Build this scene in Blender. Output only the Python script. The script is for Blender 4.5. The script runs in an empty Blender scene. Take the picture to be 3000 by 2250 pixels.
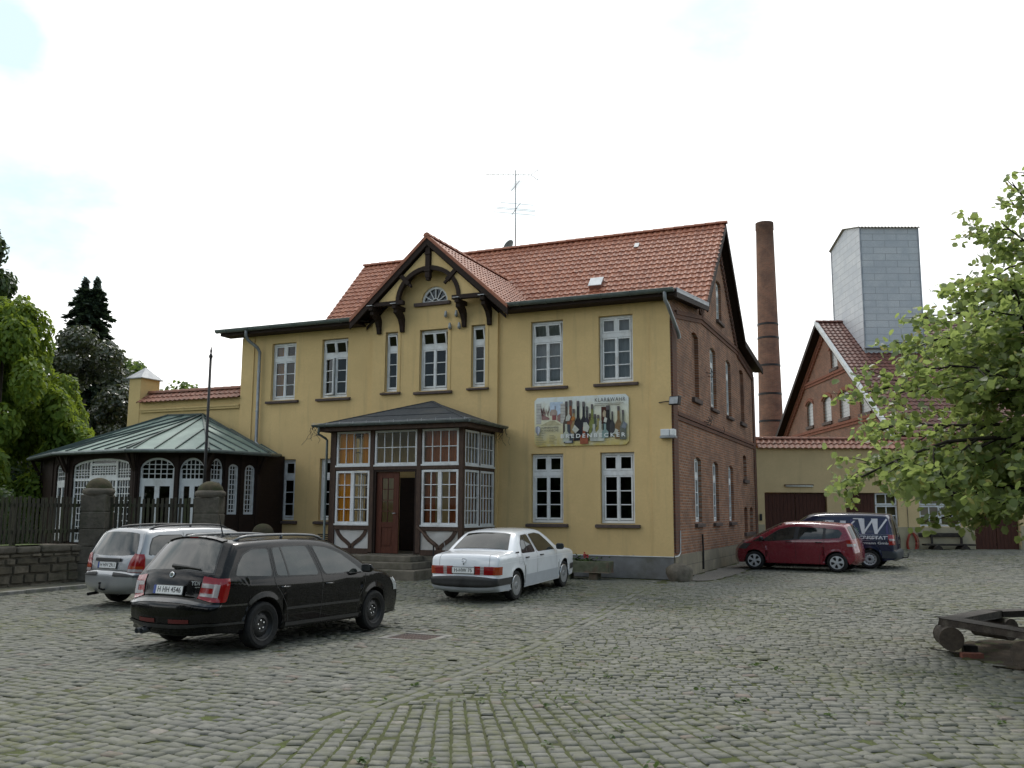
import bpy, math, random
import numpy as np
from mathutils import Vector, Matrix
from mathutils.geometry import tessellate_polygon
random.seed(7); RNG = np.random.default_rng(11)
SC = bpy.context.scene
COL = SC.collection
OFF = {}
PI = math.pi
def V(*a): return Vector(a)

class MB:
    """collects faces of ONE part"""
    def __init__(s): s.v = []; s.f = []; s.t = []
    def add(s, vs, fs, tint=None):
        b = len(s.v); s.v += [tuple(p) for p in vs]
        for f in fs:
            s.f.append(tuple(b + i for i in f)); s.t.append(0.5 if tint is None else tint)
        return s
    def obox(s, o, a, b, c, tint=None):
        o, a, b, c = Vector(o), Vector(a), Vector(b), Vector(c)
        vs = [o, o+a, o+a+b, o+b, o+c, o+a+c, o+a+b+c, o+b+c]
        if a.cross(b).dot(c) > 0: fs = [(0,3,2,1),(4,5,6,7),(0,1,5,4),(1,2,6,5),(2,3,7,6),(3,0,4,7)]
        else: fs = [(0,1,2,3),(4,7,6,5),(0,4,5,1),(1,5,6,2),(2,6,7,3),(3,7,4,0)]
        return s.add(vs, fs, tint)
    def box(s, x0, x1, y0, y1, z0, z1, tint=None):
        return s.obox((x0,y0,z0), (x1-x0,0,0), (0,y1-y0,0), (0,0,z1-z0), tint)
    def bar(s, p, q, w, h, up=(0,0,1), tint=None):
        p, q = Vector(p), Vector(q); d = (q-p)
        side = d.cross(Vector(up)).normalized(); u = side.cross(d).normalized()
        return s.obox(p - side*w/2 - u*h/2, d, side*w, u*h, tint)
    def tube(s, path, r, n=8, cap=True):
        path = [Vector(p) for p in path]; k = len(path)
        rs = r if isinstance(r, (list, tuple)) else [r]*k
        base = len(s.v); ref = None
        for i, p in enumerate(path):
            d = (path[min(i+1,k-1)] - path[max(i-1,0)]).normalized()
            if ref is None: ref = d.orthogonal().normalized()
            ref = (ref - d*ref.dot(d))
            if ref.length < 1e-5: ref = d.orthogonal()
            ref.normalize(); b = d.cross(ref)
            for j in range(n):
                a = 2*PI*j/n
                s.v.append(tuple(p + (ref*math.cos(a) + b*math.sin(a))*rs[i]))
        for i in range(k-1):
            for j in range(n):
                a = base+i*n+j; b2 = base+i*n+(j+1)%n
                s.f.append((a, b2, b2+n, a+n)); s.t.append(.5)
        if cap:
            s.f.append(tuple(base+j for j in range(n))[::-1]); s.t.append(.5)
            s.f.append(tuple(base+(k-1)*n+j for j in range(n))); s.t.append(.5)
        return s
    def lathe(s, prof, c=(0,0,0), n=24, ax=(0,0,1), ux=None, arc=(0, 2*PI)):
        ax = Vector(ax).normalized(); ux = Vector(ux).normalized() if ux else ax.orthogonal().normalized()
        uy = ax.cross(ux); c = Vector(c); full = abs(arc[1]-arc[0]-2*PI) < 1e-6
        base = len(s.v); m = n if full else n+1
        for r, z in prof:
            for j in range(m):
                a = arc[0] + (arc[1]-arc[0])*j/n
                s.v.append(tuple(c + ax*z + (ux*math.cos(a)+uy*math.sin(a))*r))
        for i in range(len(prof)-1):
            for j in range(n):
                a = base+i*m+j; b = base+i*m+(j+1)%m
                s.f.append((a, b, b+m, a+m)); s.t.append(.5)
        return s
    def prism(s, pts, ext):
        """planar polygon (3D points) pushed along ext"""
        pts = [Vector(p) for p in pts]; e = Vector(ext); n = len(pts)
        tri = tessellate_polygon([pts])
        vs = pts + [p+e for p in pts]
        fs = [tuple(t) for t in tri] + [tuple(i+n for i in t[::-1]) for t in tri]
        fs += [(i, (i+1)%n, (i+1)%n+n, i+n) for i in range(n)]
        return s.add(vs, fs)
    def face(s, pts, tint=None): return s.add(pts, [tuple(range(len(pts)))], tint)
    def wall(s, O, u, n, outer, holes=(), depth=.15, back=False):
        """wall face in plane (O,u,z) with openings and their reveals going in along -n"""
        O, u, n = Vector(O), Vector(u), Vector(n)
        P = lambda p: O + u*p[0] + Vector((0,0,p[1]))
        loops = [[P(p) for p in outer]] + [[P(p) for p in h] for h in holes]
        flat = [p for l in loops for p in l]
        s.add(flat, [tuple(t) for t in tessellate_polygon(loops)])
        for l in loops[1:]:
            k = len(l); inn = [p - n*depth for p in l]
            s.add(l+inn, [(i,(i+1)%k,(i+1)%k+k,i+k) for i in range(k)])
            if back: s.add(inn, [tuple(t) for t in tessellate_polygon([inn])])
        return s
    def build(s, name, mat, parent=None, smooth=False, bevel=0, kind=None, label=None, seg=2, auto=None):
        me = bpy.data.meshes.new(name)
        off = Vector((0,0,0))
        if parent is not None: off = OFF.get(parent.name, Vector((0,0,0)))
        elif kind is None:
            xs = np.array(s.v); off = Vector(((xs[:,0].min()+xs[:,0].max())/2, (xs[:,1].min()+xs[:,1].max())/2, xs[:,2].min()))
        A = np.array(s.v, dtype=float) - np.array(off)
        me.from_pydata(A.tolist(), [], s.f)
        if any(t != .5 for t in s.t):
            at = me.attributes.new('tint', 'FLOAT', 'FACE'); at.data.foreach_set('value', s.t)
        me.materials.append(mat)
        if smooth: me.polygons.foreach_set('use_smooth', [True]*len(me.polygons))
        me.update()
        o = bpy.data.objects.new(name, me); COL.objects.link(o)
        if auto is not None:
            me.polygons.foreach_set('use_smooth', [True]*len(me.polygons)); me.set_sharp_from_angle(angle=math.radians(auto))
        if parent is not None: o.parent = parent
        else: o.location = off
        OFF[o.name] = off if parent is not None else Vector(off)
        if bevel:
            b = o.modifiers.new('bevel', 'BEVEL'); b.width = bevel; b.segments = seg; b.limit_method = 'ANGLE'; b.angle_limit = math.radians(40)
        if kind: o['kind'] = kind
        if label: o['label'] = label
        return o
def npmesh(name, verts, faces, mat, parent=None, kind=None, tint=None, smooth=False, loc=None):
    """fast mesh from numpy arrays (faces all of one size), world coordinates"""
    verts = np.asarray(verts, dtype=np.float32); faces = np.asarray(faces, dtype=np.int32)
    off = OFF.get(parent.name, Vector((0,0,0))) if parent is not None else (Vector(loc) if loc else Vector((0,0,0)))
    verts = verts - np.array(off, dtype=np.float32)
    me = bpy.data.meshes.new(name); nf, k = faces.shape
    me.vertices.add(len(verts)); me.vertices.foreach_set('co', verts.ravel())
    me.loops.add(nf*k); me.loops.foreach_set('vertex_index', faces.ravel())
    me.polygons.add(nf); me.polygons.foreach_set('loop_start', np.arange(0, nf*k, k, dtype=np.int32))
    me.update(calc_edges=True)
    if tint is not None:
        at = me.attributes.new('tint', 'FLOAT', 'FACE'); at.data.foreach_set('value', np.asarray(tint, dtype=np.float32))
    if smooth: me.polygons.foreach_set('use_smooth', np.ones(nf, dtype=bool))
    me.materials.append(mat)
    o = bpy.data.objects.new(name, me); COL.objects.link(o)
    if parent is not None: o.parent = parent
    else: o.location = off
    OFF[o.name] = off
    if kind: o['kind'] = kind
    return o
def tag(o, label, cat, group=None):
    o['label'] = label; o['category'] = cat
    if group: o['group'] = group
    return o
def thing(name, label, cat, loc=(0,0,0), rz=0, group=None, local=False):
    o = bpy.data.objects.new(name, None); COL.objects.link(o)
    o.location = loc; o.rotation_euler = (0,0,rz); o.empty_display_size = .3
    OFF[o.name] = Vector((0,0,0)) if local else Vector(loc)
    return tag(o, label, cat, group)
def copy_thing(root, loc=None, rz=None, label=None):
    c = root.copy(); COL.objects.link(c); OFF[c.name] = OFF.get(root.name, Vector())
    if loc is not None: c.location = loc
    if rz is not None: c.rotation_euler = (0,0,rz)
    if label: c['label'] = label
    def rec(a, b):
        for ch in [o for o in KIDS(a)]:
            d = ch.copy(); COL.objects.link(d); d.parent = b; rec(ch, d)
    rec(root, c); return c
def KIDS(o): return [x for x in bpy.data.objects if x.parent == o]
_tc = [0]
def text_geo(txt, size, bold=0.0, align='CENTER', spacing=1.0):
    """outline of a lettering as (verts, faces) in the xy plane"""
    cu = bpy.data.curves.new('lettering_curve', 'FONT'); cu.body = txt; cu.size = size; cu.align_x = align; cu.align_y = 'CENTER'
    cu.offset = bold; cu.space_character = spacing; cu.resolution_u = 3
    ob = bpy.data.objects.new('lettering_tmp', cu); COL.objects.link(ob)
    dg = bpy.context.evaluated_depsgraph_get(); dg.update()
    me = bpy.data.meshes.new_from_object(ob.evaluated_get(dg))
    vs = [tuple(v.co) for v in me.vertices]; fs = [tuple(p.vertices) for p in me.polygons]
    bpy.data.objects.remove(ob); bpy.data.curves.remove(cu); bpy.data.meshes.remove(me)
    return vs, fs
def put_text(mb, txt, O, u, up, size, width=None, bold=0.0, align='CENTER', spacing=1.0, shear=0.0):
    vs, fs = text_geo(txt, size, bold, align, spacing); O, u, up = Vector(O), Vector(u), Vector(up)
    k = 1.0
    if width:
        xs = [v[0] for v in vs]; k = width/(max(xs)-min(xs))
    mb.add([O + u*(v[0]*k + shear*v[1]) + up*v[1] for v in vs], fs)
def arc_top(x0, x1, z0, z1, rise, n=6):
    """rectangle with a segmental arch top: z1 is the crown"""
    pts = [(x0,z0),(x1,z0)]
    for i in range(n+1):
        t = i/n; x = x1+(x0-x1)*t
        pts.append((x, z1 - rise*(2*t-1)**2))
    return pts
def rect(x0, x1, z0, z1): return [(x0,z0),(x1,z0),(x1,z1),(x0,z1)]
# ---------------------------------------------------------------- materials
def nodes(name):
    m = bpy.data.materials.new(name); m.use_nodes = True
    nt = m.node_tree; b = nt.nodes['Principled BSDF']
    return m, nt, b
def N(nt, t, **kw):
    n = nt.nodes.new(t)
    for k, v in kw.items():
        if k in n.inputs.keys(): n.inputs[k].default_value = v
        else: setattr(n, k, v)
    return n
def L(nt, a, b): nt.links.new(a, b)
def coord(nt, scale=(1,1,1), kind='Object'):
    tc = N(nt, 'ShaderNodeTexCoord'); mp = N(nt, 'ShaderNodeMapping'); mp.inputs['Scale'].default_value = scale
    L(nt, tc.outputs[kind], mp.inputs['Vector']); return mp.outputs['Vector']
def mixc(nt, fac, a, b, mode='MIX'):
    n = N(nt, 'ShaderNodeMix', data_type='RGBA', blend_type=mode)
    for s, x in ((0, fac), (6, a), (7, b)):
        if hasattr(x, 'is_linked') or hasattr(x, 'links'): L(nt, x, n.inputs[s])
        else: n.inputs[s].default_value = x if s == 0 else (*x, 1) if len(x) == 3 else x
    return n.outputs[2]
def ramp(nt, fac, p0, p1, c0=(0,0,0,1), c1=(1,1,1,1)):
    r = N(nt, 'ShaderNodeValToRGB'); e = r.color_ramp.elements
    e[0].position = p0; e[1].position = p1; e[0].color = c0; e[1].color = c1
    L(nt, fac, r.inputs[0]); return r.outputs[0]
def noise(nt, vec, scale, detail=5, rough=.6):
    n = N(nt, 'ShaderNodeTexNoise'); n.inputs['Scale'].default_value = scale; n.inputs['Detail'].default_value = detail; n.inputs['Roughness'].default_value = rough
    L(nt, vec, n.inputs['Vector']); return n.outputs['Fac']
def bump(nt, b, h, strength=.3, dist=.02):
    n = N(nt, 'ShaderNodeBump'); n.inputs['Strength'].default_value = strength; n.inputs['Distance'].default_value = dist
    L(nt, h, n.inputs['Height']); L(nt, n.outputs[0], b.inputs['Normal']); return n
def M(name, c1, c2=None, scale=6, rough=.7, metal=0, bmp=0, bscale=None, stretch=(1,1,1), lo=.35, hi=.65, ior=None, dirt=None, dscale=.7, coat=0, detail=5, bdist=.02, spec=None):
    m, nt, b = nodes(name); vec = coord(nt, stretch)
    c2 = c2 or tuple(x*.8 for x in c1)
    f = noise(nt, vec, scale, detail); f = ramp(nt, f, lo, hi)
    c = mixc(nt, f, c1, c2)
    if dirt:
        d = noise(nt, vec, dscale, 6, .65); d = ramp(nt, d, .5, .72); c = mixc(nt, d, c, dirt)
    L(nt, c, b.inputs['Base Color'])
    b.inputs['Roughness'].default_value = rough; b.inputs['Metallic'].default_value = metal
    if ior: b.inputs['IOR'].default_value = ior
    b.inputs['Specular IOR Level'].default_value = .5 if (metal or rough < .5) else .22
    if spec is not None: b.inputs['Specular IOR Level'].default_value = spec
    if coat: b.inputs['Coat Weight'].default_value = coat; b.inputs['Coat Roughness'].default_value = .03
    if bmp: bump(nt, b, noise(nt, vec, bscale or scale*3, 6, .7), bmp, bdist)
    return m
def tintmat(name, ca, cb, cc=None, rough=.6, bmp=.2, bscale=20, nscale=9, moss=None, coat=0):
    """colour runs ca..cb with the per-face tint attribute, speckled by noise"""
    m, nt, b = nodes(name); vec = coord(nt)
    at = N(nt, 'ShaderNodeAttribute', attribute_name='tint')
    c = mixc(nt, at.outputs['Fac'], ca, cb)
    f = ramp(nt, noise(nt, vec, nscale, 6, .65), .4, .75)
    c = mixc(nt, f, c, cc or tuple(x*.6 for x in ca))
    if moss:
        f2 = ramp(nt, noise(nt, vec, .55, 5, .6), .52, .70); f3 = ramp(nt, noise(nt, vec, 14, 4, .6), .45, .6)
        mm = N(nt, 'ShaderNodeMath', operation='MULTIPLY'); L(nt, f2, mm.inputs[0]); L(nt, f3, mm.inputs[1])
        c = mixc(nt, mm.outputs[0], c, moss)
    L(nt, c, b.inputs['Base Color']); b.inputs['Roughness'].default_value = rough
    if coat: b.inputs['Coat Weight'].default_value = coat; b.inputs['Coat Roughness'].default_value = .25
    b.inputs['Specular IOR Level'].default_value = .3
    if bmp: bump(nt, b, noise(nt, vec, bscale, 5, .7), bmp, .01)
    return m
def brickmat(name, du, c1, c2, mortar, bw=.25, bh=.077, rough=.85, ang=None, soot=None, dirt=(.1,.07,.06), off=.5, msize=.013, bmp=.5):
    """bricks laid along direction du (world XY) and z; ang=radius wraps them round a shaft"""
    m, nt, b = nodes(name)
    tc = N(nt, 'ShaderNodeTexCoord'); sp = N(nt, 'ShaderNodeSeparateXYZ'); L(nt, tc.outputs['Object'], sp.inputs[0])
    if ang:
        at = N(nt, 'ShaderNodeMath', operation='ARCTAN2'); L(nt, sp.outputs[1], at.inputs[0]); L(nt, sp.outputs[0], at.inputs[1])
        uu = N(nt, 'ShaderNodeMath', operation='MULTIPLY'); L(nt, at.outputs[0], uu.inputs[0]); uu.inputs[1].default_value = ang; u = uu.outputs[0]
    else:
        dp = N(nt, 'ShaderNodeVectorMath', operation='DOT_PRODUCT'); L(nt, tc.outputs['Object'], dp.inputs[0]); dp.inputs[1].default_value = (*du, 0); u = dp.outputs['Value']
    cb = N(nt, 'ShaderNodeCombineXYZ'); L(nt, u, cb.inputs[0]); L(nt, sp.outputs[2], cb.inputs[1])
    br = N(nt, 'ShaderNodeTexBrick'); L(nt, cb.outputs[0], br.inputs['Vector'])
    br.inputs['Color1'].default_value = (*c1,1); br.inputs['Color2'].default_value = (*c2,1); br.inputs['Mortar'].default_value = (*mortar,1)
    br.inputs['Scale'].default_value = 1; br.inputs['Brick Width'].default_value = bw; br.inputs['Row Height'].default_value = bh
    br.inputs['Mortar Size'].default_value = msize; br.inputs['Mortar Smooth'].default_value = .2; br.inputs['Bias'].default_value = 0; br.offset = off
    c = br.outputs['Color']
    f = ramp(nt, noise(nt, cb.outputs[0], 1.1, 6, .7), .42, .75)
    c = mixc(nt, f, c, dirt)
    f = ramp(nt, noise(nt, cb.outputs[0], 22, 3, .7), .45, .8); c = mixc(nt, f, c, tuple(x*.6 for x in c1))
    if soot:
        mr = N(nt, 'ShaderNodeMapRange'); L(nt, sp.outputs[2], mr.inputs[0]); mr.inputs[1].default_value = soot[0]; mr.inputs[2].default_value = soot[1]
        ad = N(nt, 'ShaderNodeMath', operation='MULTIPLY'); L(nt, mr.outputs[0], ad.inputs[0]); L(nt, ramp(nt, noise(nt, tc.outputs['Object'], 2, 4), .2, .7), ad.inputs[1])
        c = mixc(nt, ad.outputs[0], c, (.05,.035,.03))
    L(nt, c, b.inputs['Base Color']); b.inputs['Roughness'].default_value = rough; b.inputs['Specular IOR Level'].default_value = .2 if rough > .6 else .5
    iv = N(nt, 'ShaderNodeMath', operation='SUBTRACT'); iv.inputs[0].default_value = 1; L(nt, br.outputs['Fac'], iv.inputs[1])
    bump(nt, b, iv.outputs[0], bmp, .008)
    return m
def glassmat(name, tint=(.8,.85,.85), ior=1.55, boost=1.4):
    m, nt, b = nodes(name); nt.nodes.remove(b); out = nt.nodes['Material Output']
    tr = N(nt, 'ShaderNodeBsdfTransparent'); tr.inputs[0].default_value = (*tint, 1)
    gl = N(nt, 'ShaderNodeBsdfGlossy'); gl.inputs['Roughness'].default_value = .02; gl.inputs[0].default_value = (1,1,1,1)
    fr = N(nt, 'ShaderNodeFresnel'); fr.inputs[0].default_value = ior
    mu = N(nt, 'ShaderNodeMath', operation='MULTIPLY', use_clamp=True); L(nt, fr.outputs[0], mu.inputs[0]); mu.inputs[1].default_value = boost
    bm = N(nt, 'ShaderNodeBump'); bm.inputs['Strength'].default_value = .04; bm.inputs['Distance'].default_value = .05
    L(nt, noise(nt, coord(nt), 1.3, 2), bm.inputs['Height']); L(nt, bm.outputs[0], gl.inputs['Normal'])
    mx = N(nt, 'ShaderNodeMixShader'); L(nt, mu.outputs[0], mx.inputs[0]); L(nt, tr.outputs[0], mx.inputs[1]); L(nt, gl.outputs[0], mx.inputs[2])
    L(nt, mx.outputs[0], out.inputs[0]); return m
def plastermat(name, c, grey, base_z=.57):
    """old limewash: mottled, dust runs, and crumbled grey patches low on the wall"""
    m, nt, b = nodes(name); tc = N(nt, 'ShaderNodeTexCoord'); v = tc.outputs['Object']
    col = mixc(nt, ramp(nt, noise(nt, v, 1.1, 6, .65), .35, .7), c, tuple(x*.86 for x in c))
    col = mixc(nt, ramp(nt, noise(nt, v, 16, 4, .7), .45, .75), col, tuple(x*.88 for x in c))
    mp = N(nt, 'ShaderNodeMapping'); mp.inputs['Scale'].default_value = (3.5,3.5,.25); L(nt, v, mp.inputs[0])
    st = ramp(nt, noise(nt, mp.outputs[0], 1.2, 5, .6), .55, .8); mm = N(nt, 'ShaderNodeMath', operation='MULTIPLY'); L(nt, st, mm.inputs[0]); mm.inputs[1].default_value = .42
    col = mixc(nt, mm.outputs[0], col, (.27,.21,.125))
    sp = N(nt, 'ShaderNodeSeparateXYZ'); L(nt, v, sp.inputs[0])
    mr = N(nt, 'ShaderNodeMapRange'); L(nt, sp.outputs[2], mr.inputs[0]); mr.inputs[1].default_value = base_z+.55; mr.inputs[2].default_value = base_z; mr.inputs[3].default_value = -.12; mr.inputs[4].default_value = .12
    ad = N(nt, 'ShaderNodeMath', operation='ADD'); L(nt, mr.outputs[0], ad.inputs[0]); L(nt, noise(nt, v, 1.7, 6, .6), ad.inputs[1])
    col = mixc(nt, ramp(nt, ad.outputs[0], .63, .67), col, grey)
    L(nt, col, b.inputs['Base Color']); b.inputs['Roughness'].default_value = .92; b.inputs['Specular IOR Level'].default_value = .2
    bump(nt, b, noise(nt, v, 30, 6, .7), .35, .012); return m
def carpaint(name, c, metal=0.0, rough=.25, coat=1.0):
    m, nt, b = nodes(name); v = coord(nt)
    col = mixc(nt, ramp(nt, noise(nt, v, 5, 5), .4, .7), c, tuple(x*.93+.004 for x in c))
    L(nt, col, b.inputs['Base Color']); b.inputs['Metallic'].default_value = metal
    b.inputs['Specular IOR Level'].default_value = .08 if max(c) < .1 else .4
    rr = N(nt, 'ShaderNodeMapRange'); L(nt, noise(nt, v, 7, 6, .7), rr.inputs[0]); rr.inputs[1].default_value = .3; rr.inputs[2].default_value = .8; rr.inputs[3].default_value = rough; rr.inputs[4].default_value = rough+.18
    L(nt, rr.outputs[0], b.inputs['Roughness'])
    b.inputs['Coat Weight'].default_value = coat; b.inputs['Coat Roughness'].default_value = .03
    return m
def plain(name, c, rough=.5, metal=0, spec=.5, coat=0, emis=0):
    return M(name, c, tuple(x*.88 for x in c), 12, rough, metal, spec=spec, coat=coat)

YEL = (.69,.495,.235)
m_yellow = plastermat('yellow_plaster', YEL, (.30,.28,.26))
m_yellow2 = plastermat('yellow_wall_plaster', (.64,.47,.22), (.42,.36,.24), -5)
m_annex = plastermat('annex_plaster', (.68,.51,.28), (.42,.37,.25), .45)
m_brick = brickmat('house_brick', (0,1), (.36,.155,.08), (.19,.085,.05), (.31,.26,.21))
m_brickdark = brickmat('dark_moulded_brick', (0,1), (.20,.078,.046), (.14,.058,.038), (.14,.105,.085), bw=.12)
m_fbrick = brickmat('factory_brick', (-.39,.92), (.28,.125,.08), (.19,.09,.06), (.22,.18,.14))
m_cbrick = brickmat('chimney_brick', None, (.31,.145,.09), (.21,.10,.065), (.22,.175,.14), ang=.68, soot=(18.5,21), bmp=.3)
m_plinth = M('cement_render', (.20,.20,.20), (.15,.145,.14), 3, .85, bmp=.4, bscale=25, dirt=(.12,.115,.09), dscale=1.2)
m_block = brickmat('plinth_blockwork', (0,1), (.30,.26,.19), (.22,.19,.14), (.16,.14,.11), bw=.62, bh=.31, dirt=(.13,.12,.10), msize=.012, bmp=.7)
m_tile = tintmat('clay_pantile', (.31,.105,.055), (.43,.175,.10), (.20,.075,.05), rough=.55, bmp=.15, bscale=30, nscale=5)
m_tile2 = tintmat('weathered_pantile', (.215,.085,.055), (.30,.125,.08), (.13,.065,.045), rough=.6, bmp=.3, bscale=30, nscale=4)
m_tiledk = tintmat('dark_pantile', (.13,.055,.045), (.19,.08,.06), (.08,.045,.04), rough=.6, bmp=.3, bscale=30, nscale=4)
m_timber = M('dark_timber', (.03,.017,.012), (.02,.012,.009), 5, .7, stretch=(1,1,6), bmp=.4, bscale=20)
m_porchwood = M('porch_timber', (.085,.052,.036), (.055,.034,.026), 5, .65, stretch=(4,4,1), bmp=.35, bscale=18)
m_door = M('stained_door', (.105,.034,.019), (.07,.022,.013), 4, .6, stretch=(8,8,.7), bmp=.25, bscale=9)
m_gate = M('stained_boards', (.085,.03,.018), (.055,.02,.014), 4, .6, stretch=(9,9,.6), bmp=.4, bscale=9)
m_white = M('white_paint', (.74,.745,.74), (.66,.665,.66), 3, .5, bmp=.05, dirt=(.50,.485,.46), dscale=2.5)
m_whiteold = M('white_infill', (.60,.58,.55), (.50,.48,.45), 2.5, .85, bmp=.3, bscale=25, dirt=(.38,.35,.31))
m_sill = M('sandstone_sill', (.115,.085,.075), (.08,.06,.055), 7, .8, bmp=.4)
m_zinc = M('weathered_zinc', (.33,.34,.35), (.22,.23,.25), 4, .45, .7, bmp=.1)
m_gutter = M('patina_gutter', (.17,.20,.19), (.11,.13,.13), 4, .5, .5, bmp=.1)
m_copper = M('copper_patina', (.19,.265,.225), (.125,.18,.16), 2.2, .5, .25, bmp=.12, bscale=6, dirt=(.26,.33,.29), dscale=1.1)
m_copdark = M('seam_copper', (.085,.11,.10), (.06,.08,.075), 4, .55, .3)
m_felt = M('roofing_felt', (.075,.08,.085), (.055,.058,.062), 9, .85, bmp=.4, bscale=60, dirt=(.11,.105,.095))
m_slate = M('slate_cap', (.22,.22,.24), (.15,.15,.165), 5, .55, .2, bmp=.2)
m_stone = M('old_sandstone', (.155,.135,.108), (.095,.083,.066), 5, .9, bmp=.7, bscale=14, dirt=(.06,.065,.04), dscale=1.4, bdist=.03)
m_rubble = brickmat('rubble_wall', (0,1), (.15,.125,.095), (.10,.085,.07), (.055,.05,.04), bw=.52, bh=.24, dirt=(.045,.05,.03), msize=.018, bmp=1.0)
m_moss = M('moss', (.09,.12,.035), (.06,.08,.03), 14, .95, bmp=.8, bscale=40)
m_fence = M('mossy_fence_wood', (.065,.058,.042), (.038,.035,.028), 6, .85, stretch=(5,5,1), bmp=.4, dirt=(.06,.075,.03), dscale=1.6)
m_oldwood = M('tarred_wood', (.036,.028,.022), (.022,.018,.015), 5, .6, stretch=(2,2,2), bmp=.5, bscale=14, dirt=(.09,.08,.065), dscale=2.2)
m_logend = M('log_end', (.085,.066,.05), (.05,.04,.032), 12, .8, bmp=.5)
m_concrete = M('step_concrete', (.19,.165,.13), (.13,.115,.09), 3.5, .9, bmp=.5, bscale=22, dirt=(.09,.085,.055), dscale=1.8)
m_trough = M('mossy_concrete', (.14,.145,.10), (.09,.095,.06), 6, .9, bmp=.6, dirt=(.17,.10,.08), dscale=2.5)
m_iron = M('black_iron', (.02,.02,.022), (.03,.026,.024), 9, .5, .5)
m_steel = M('galvanised', (.40,.41,.42), (.30,.31,.32), 10, .4, .8)
m_sheet = None
m_glass = glassmat('window_glass', (.55,.58,.58), 1.5, .85)
m_glassclear = glassmat('porch_glass', (.90,.91,.89), 1.5, .5)
m_gblock = brickmat('glass_block', (-.39,.92), (.25,.27,.27), (.17,.19,.20), (.09,.085,.08), bw=.17, bh=.17, off=0, dirt=(.22,.24,.24), msize=.022, bmp=.4, rough=.25)
m_curtain = M('orange_curtain', (.75,.33,.035), (.58,.23,.025), 3, .85, stretch=(9,9,.3))
m_net = M('net_curtain', (.55,.56,.56), (.46,.47,.48), 3, .9, stretch=(9,9,.3))
m_dark = M('dark_interior', (.012,.011,.010), (.018,.016,.014), 4, .9)
m_room = M('room_wall', (.10,.085,.07), (.07,.06,.05), 2, .9)
m_black = M('black_plastic', (.018,.018,.02), (.025,.025,.026), 12, .5, bmp=.05)
m_rubber = M('tyre_rubber', (.018,.018,.019), (.028,.027,.026), 20, .8, bmp=.1)
m_gravel = M('drip_gravel', (.26,.24,.21), (.14,.13,.115), 38, .95, bmp=1.0, bscale=45, bdist=.04)
m_soil = M('bare_soil', (.085,.062,.045), (.05,.038,.028), 9, .95, bmp=.9, bscale=40, dirt=(.07,.085,.03), dscale=1.5, bdist=.03)
m_kerbstone = M('kerb_stone', (.27,.26,.24), (.18,.17,.155), 6, .85, bmp=.5, dirt=(.12,.13,.07), dscale=2)
# ---------------------------------------------------------------- the yard
def sstep(a, b, x):
    t = np.clip((np.asarray(x, dtype=float)-a)/(b-a), 0, 1); return t*t*(3-2*t)
def T(x, y):
    x = np.asarray(x, dtype=float); y = np.asarray(y, dtype=float)
    z = -.11 + .11*sstep(16.6, 21.0, y) + .36*sstep(31, 40.5, y)*sstep(-9, -3, x)
    z = z - .07*np.exp(-((x+7.4)**2+(y-13.0)**2)/(2*1.7**2))
    return z
TREE = (2.0, 14.25)
def build_ground():
    m, nt, b = nodes('yard_earth'); v = coord(nt)
    f = ramp(nt, noise(nt, v, .5, 6, .65), .4, .62)
    f2 = ramp(nt, noise(nt, v, 9, 5, .7), .35, .65)
    c = mixc(nt, f, (.095,.12,.033), (.09,.095,.045)); c = mixc(nt, f2, c, (.068,.072,.036))
    L(nt, c, b.inputs['Base Color']); b.inputs['Roughness'].default_value = .95; b.inputs['Specular IOR Level'].default_value = .2
    bump(nt, b, noise(nt, v, 60, 4, .7), .8, .02)
    gx = np.concatenate([np.linspace(-600,-60,10)[:-1], np.linspace(-60,-22,20)[:-1], np.arange(-22,12,.5), np.linspace(12,60,20), np.linspace(60,600,10)[1:]])
    gy = np.concatenate([np.linspace(-600,-40,8)[:-1], np.linspace(-40,0,12)[:-1], np.arange(0,44,.5), np.linspace(44,90,16), np.linspace(90,700,10)[1:]])
    X, Y = np.meshgrid(gx, gy); Z = T(X, Y) - .012
    nx, ny = len(gx), len(gy); i = np.arange(nx*ny).reshape(ny, nx)
    F = np.stack([i[:-1,:-1], i[:-1,1:], i[1:,1:], i[1:,:-1]], -1).reshape(-1,4)
    npmesh('ground', np.stack([X.ravel(), Y.ravel(), Z.ravel()], 1), F, m, kind='structure', smooth=True)
build_ground()

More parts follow.
